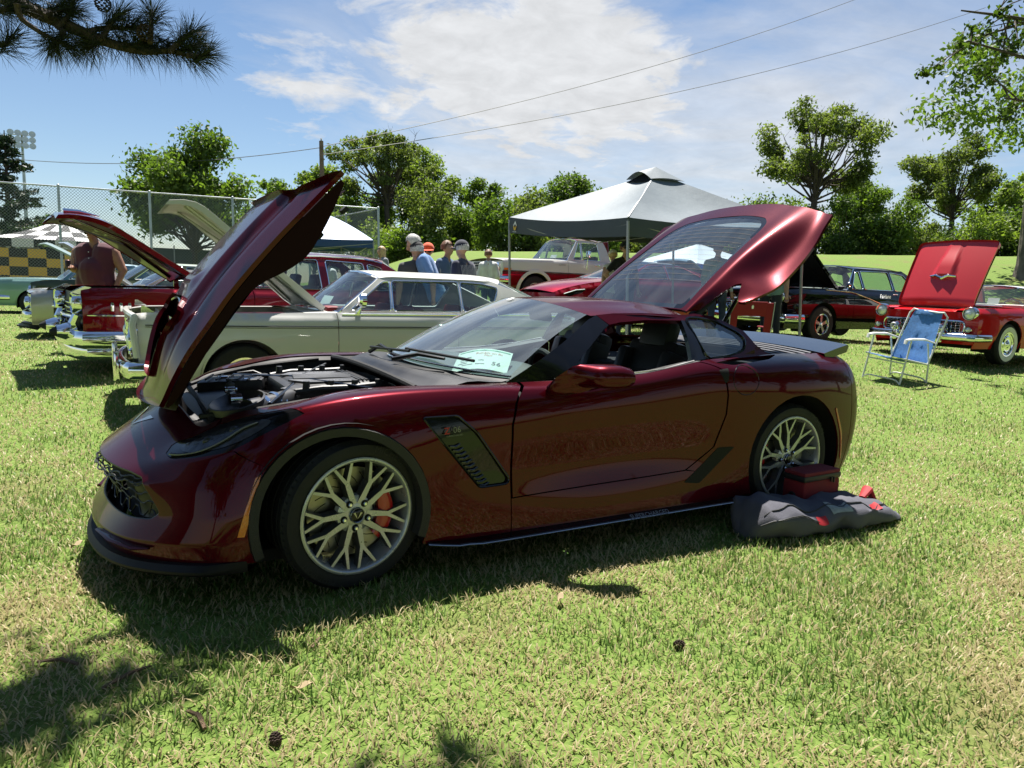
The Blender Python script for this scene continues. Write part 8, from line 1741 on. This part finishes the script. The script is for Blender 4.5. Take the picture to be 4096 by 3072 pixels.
def duffel():
    t = thing('garment_bag', 'long slouched grey fabric bag with red tabs lying beside the rear wheel', 'bag', (1.36, -1.20, 0), R(-5)); G_ = mat('bag_grey', (.085, .085, .105), .85, var=.15, vscale=6, bump=.35, bscale=260); V = []; F = []; n, m = 72, 34; rb = random.Random(8)
    def f(u, a):
        x = -.63 + 1.26 * u; e = min(1, (u * 14) ** .5) * min(1, ((1 - u) * 5) ** .6); w = (.165 + .02 * math.sin(5 * u)) * e; h = (.215 - .11 * u ** 1.6 + .012 * math.sin(11 * u + 1)) * e
        ca, sa = math.cos(a), math.sin(a); y = w * math.copysign(abs(ca) ** .72, ca); z = h * .5 + h * .5 * math.copysign(abs(sa) ** .85, sa)
        q3 = Vector((u * 5.2, math.cos(a) * 1.1, math.sin(a) * 1.1)); wr = .030 * (noise.noise(q3) + .5 * noise.noise(q3 * 2.3)) - .022 * abs(noise.noise(q3 * 1.7 + Vector((3, 1, 7)))) * max(0, sa + .4) + .012 * math.exp(-((u - .72) / .05) ** 2) * math.sin(3 * a) + .008 * math.sin(31 * u - 2 * a); return Vector((x, y + .6 * wr, max(.002, z + wr * min(1, z / .05))))
    for i in range(n + 1):
        for j in range(m): V.append(f(.004 + .992 * i / n, 2 * math.pi * j / m))
    for i in range(n):
        for j in range(m): F.append((i * m + j, i * m + (j + 1) % m, (i + 1) * m + (j + 1) % m, (i + 1) * m + j))
    F += [tuple(range(m))[::-1], tuple(n * m + j for j in range(m))]; b = MB(); b.put(V, F); b.build('bag_body', G_, t, angle=80)
    def patch_(name, u0, u1, a0, a1, m_, off=.004):
        V = []; F = []; k = 5
        for i in range(k + 1):
            for j in range(k + 1): p = f(u0 + (u1 - u0) * i / k, a0 + (a1 - a0) * j / k); c = Vector((p.x, 0, .07)); V.append(p + (p - c).normalized() * off)
        for i in range(k):
            for j in range(k): q = i * (k + 1) + j; F.append((q, q + 1, q + k + 2, q + k + 1))
        x = MB(); x.put(V, F); x.build(name, m_, t)
    RT = mat('tab_red', (.36, .010, .018), .7); patch_('pale_label', .40, .53, R(112), R(150), mat('label_grey', (.30, .33, .31), .8, var=.2, vscale=30)); patch_('red_tab', .29, .35, R(138), R(160), RT, .008); patch_('red_tab', .70, .75, R(105), R(135), RT, .010)
    s = MB(); s.tube([f(u, R(118)) + Vector((0, -.003, .003)) for u in np.linspace(.05, .93, 30)], .004, 5); s.build('zip_seam', INK, t)
    s = MB(); s.tube([f(u, R(150)) + Vector((0, -.004, .002)) for u in np.linspace(.03, .3, 10)], .004, 5); s.build('piping', INK, t)
    k = MB(); k.tube([f(.74, R(95)) + Vector((0, .03, .0)), f(.80, R(95)) + Vector((0, .05, .045)), f(.86, R(90)) + Vector((0, .04, .02))], [.02, .035, .02], 8, flat=.6); k.build('red_strap', RT, t)
duffel()
def cooler():
    t = thing('cooler_bag', 'small red lunch cooler with black zip band beside the rear wheel', 'bag', (1.44, -1.035, 0), R(2)); RD = mat('cooler_red', (.19, .008, .014), .75, var=.15, bump=.3, bscale=300); b = MB(); b.box((0, 0, .125), (.345, .15, .245), bev=.022); b.build('bag_body', RD, t)
    b = MB(); b.box((0, 0, .262), (.352, .156, .036), bev=.014); b.build('zip_band', BLACK, t); b = MB(); b.box((0, 0, .288), (.34, .146, .024), bev=.010); b.build('lid', mat('cooler_lid', (.16, .012, .022), .8, bump=.3, bscale=300), t)
    b = MB(); b.box((.07, -.083, .245), (.012, .01, .03), bev=.003); b.box((.095, -.083, .240), (.012, .01, .035), bev=.003); b.build('zip_pull', BLACK, t); b = MB(); b.tube([(-.02, -.077, .15), (.16, -.077, .15)], .003, 5); b.build('pocket_seam', INK, t); b = MB(); b.lathe([(.012, 0), (.020, .006), (.028, 0)], (0, 0, 0), 'Z', 14); o = b.build('side_ring', BLACK, t); o.location = (-.174, 0, .15); o.rotation_euler = (0, R(-90), 0)
cooler()
# ================================================================== grass blades and litter
def grass():
    rng = np.random.default_rng(4); fw = math.atan2(F_.y, F_.x); N1 = 70000; N2 = 230000
    r = np.concatenate([np.sqrt(rng.uniform(1.15 ** 2, 4.2 ** 2, N1)), 4.2 * np.exp(rng.uniform(0, math.log(32 / 4.2), N2))]); a = fw + rng.uniform(-.80, .80, N1 + N2)
    x = CAM.x + r * np.cos(a); y = CAM.y + r * np.sin(a)
    lump = np.sin(x * 2.3 + 1.3 * np.sin(y * 1.7)) + np.sin(y * 2.9 + 1.1 * np.sin(x * 2.1 + 2)) + .7 * np.sin(x * 6.1 + y * 4.3) + .7 * np.sin(y * 7.3 - x * 3.1)
    dry = (1 - .55 * sstep(4.5, 9, r)) * sstep(-.3, 1.6, -lump + 1.3 * (1 - sstep(-1.6, .6, x)) * (1 - sstep(-1.5, .5, y)) + .5 * (1 - sstep(-3.2, -2.2, y)) + .15 * rng.normal(size=len(x)))
    straw = rng.random(len(x)) < (.34 + .60 * dry); tall = np.where(lump > 1.2, 1.5, 1.0)
    L = rng.uniform(.018, .044, len(x)) * np.where(straw, .9, 1.0) * tall; w = .0017 * (1 + r / 5.5) * rng.uniform(.7, 1.4, len(x)); th = rng.uniform(0, 2 * np.pi, len(x)); lean = np.where(straw, rng.uniform(.75, 1.45, len(x)), rng.uniform(.3, 1.25, len(x)))
    d = np.c_[np.cos(th), np.sin(th), np.zeros(len(x))]; s = np.c_[-np.sin(th), np.cos(th), np.zeros(len(x))]; P = np.c_[x, y, ground(x, y) + np.where(straw, .004, -.002)]
    up = np.array([0, 0, 1.0]); M1 = P + (d * np.sin(lean * .6)[:, None] + up * np.cos(lean * .6)[:, None]) * (L * .55)[:, None]; T = M1 + (d * np.sin(lean)[:, None] + up * np.cos(lean)[:, None]) * (L * .5)[:, None]
    V = np.stack([P - s * w[:, None], P + s * w[:, None], M1 + s * w[:, None] * .8, M1 - s * w[:, None] * .8, T], 1).reshape(-1, 3); k = np.arange(len(x)) * 5
    F = np.concatenate([np.c_[k, k + 1, k + 2], np.c_[k, k + 2, k + 3], np.c_[k + 3, k + 2, k + 4]])
    me = fastmesh('grass', V, F); t = np.clip(np.where(straw, rng.uniform(0, .25, len(x)), rng.uniform(.5, 1.0, len(x)) * (1 - .15 * dry)), 0, 1); at_ = me.attributes.new('tone', 'FLOAT', 'POINT'); at_.data.foreach_set('value', np.repeat(t, 5).astype(np.float32))
    m = bpy.data.materials.new('grass_blade'); m.use_nodes = True; nt = m.node_tree; nt.nodes.clear(); lk = nt.links; o = nt.nodes.new('ShaderNodeOutputMaterial'); A = nt.nodes.new('ShaderNodeAttribute'); A.attribute_name = 'tone'
    rp = nt.nodes.new('ShaderNodeValToRGB'); e = rp.color_ramp.elements; e[0].position = 0; e[0].color = (.52, .44, .25, 1); e[1].position = 1; e[1].color = (.10, .20, .034, 1)
    for p_, c in ((.25, (.36, .295, .14)), (.45, (.25, .28, .09)), (.75, (.165, .26, .058))): q = e.new(p_); q.color = (*c, 1)
    lk.new(A.outputs['Fac'], rp.inputs[0]); df = nt.nodes.new('ShaderNodeBsdfPrincipled'); df.inputs['Roughness'].default_value = .5; df.inputs['Specular IOR Level'].default_value = .35; lk.new(rp.outputs[0], df.inputs['Base Color']); tr = nt.nodes.new('ShaderNodeBsdfTranslucent'); lk.new(rp.outputs[0], tr.inputs[0]); mx = nt.nodes.new('ShaderNodeMixShader'); mx.inputs[0].default_value = .35; lk.new(df.outputs[0], mx.inputs[1]); lk.new(tr.outputs[0], mx.inputs[2]); lk.new(mx.outputs[0], o.inputs[0])
    tag(add('grass', me, m), 'short patchy green and straw coloured lawn grass', 'grass', kind='stuff')
grass()
def litter():
    rg = random.Random(12); WD = mat('dead_wood', (.14, .09, .055), .9, var=.3, bump=.5, bscale=60); LF = mat('dead_leaf', (.33, .25, .14), .8, var=.2)
    for i, (x, y, a, l) in enumerate(((-2.22, -1.29, .5, .16), (-2.05, -1.63, 1.9, .12), (-2.42, -1.10, 2.6, .14), (-1.62, -1.33, .9, .07))):
        b = MB(); d = Vector((math.cos(a), math.sin(a), 0)); b.tube([Vector((0, 0, .012)) - d * l / 2, Vector((.01, .008, .02)), Vector((0, 0, .014)) + d * l / 2], [.006, .008, .004], 6); tag(b.build('fallen_twig', WD, loc=(x, y, 0)), 'short fallen twig lying in the dry grass under the pine', 'twig', 'fallen twigs on the lawn')
    for i, (x, y) in enumerate(((-1.86, -1.83), (-.42, -1.92))):
        b = MB()
        for r in range(7):
            for j in range(8): an = 2 * math.pi * (j + .5 * (r % 2)) / 8; rad = .020 * math.sin(math.pi * (r + 1) / 8.5) + .004; b.ball((.62 * rad * math.cos(an), -.02 + .0062 * r, .016 + .62 * rad * math.sin(an)), (.005, .003, .005), 5, 4)
        tag(b.build('fallen_pine_cone', mat('cone_brown', (.05, .03, .02), .8), loc=(x, y, 0), rot=(0, 0, i * 1.3)), 'brown pine cone lying on the lawn', 'pine cone', 'fallen pine cones')
    for i, (x, y) in enumerate(((-1.74, -1.62), (-.62, -1.42), (-2.40, .03))):
        V = []; n = 6
        for u in range(n + 1): w = .012 * math.sin(math.pi * (u + .3) / (n + .6)); V += [((u / n - .5) * .07, -w, .022 + .012 * math.sin(u)), ((u / n - .5) * .07, w, .026 + .006 * math.cos(u))]
        b = MB(); b.put(V, [(2 * u, 2 * u + 2, 2 * u + 3, 2 * u + 1) for u in range(n)]); tag(b.build('dead_leaf', LF, loc=(x, y, .012), rot=(0, 0, rg.uniform(0, 6))), 'pale curled dead leaf on the grass', 'leaf', 'dead leaves on the lawn')
litter()
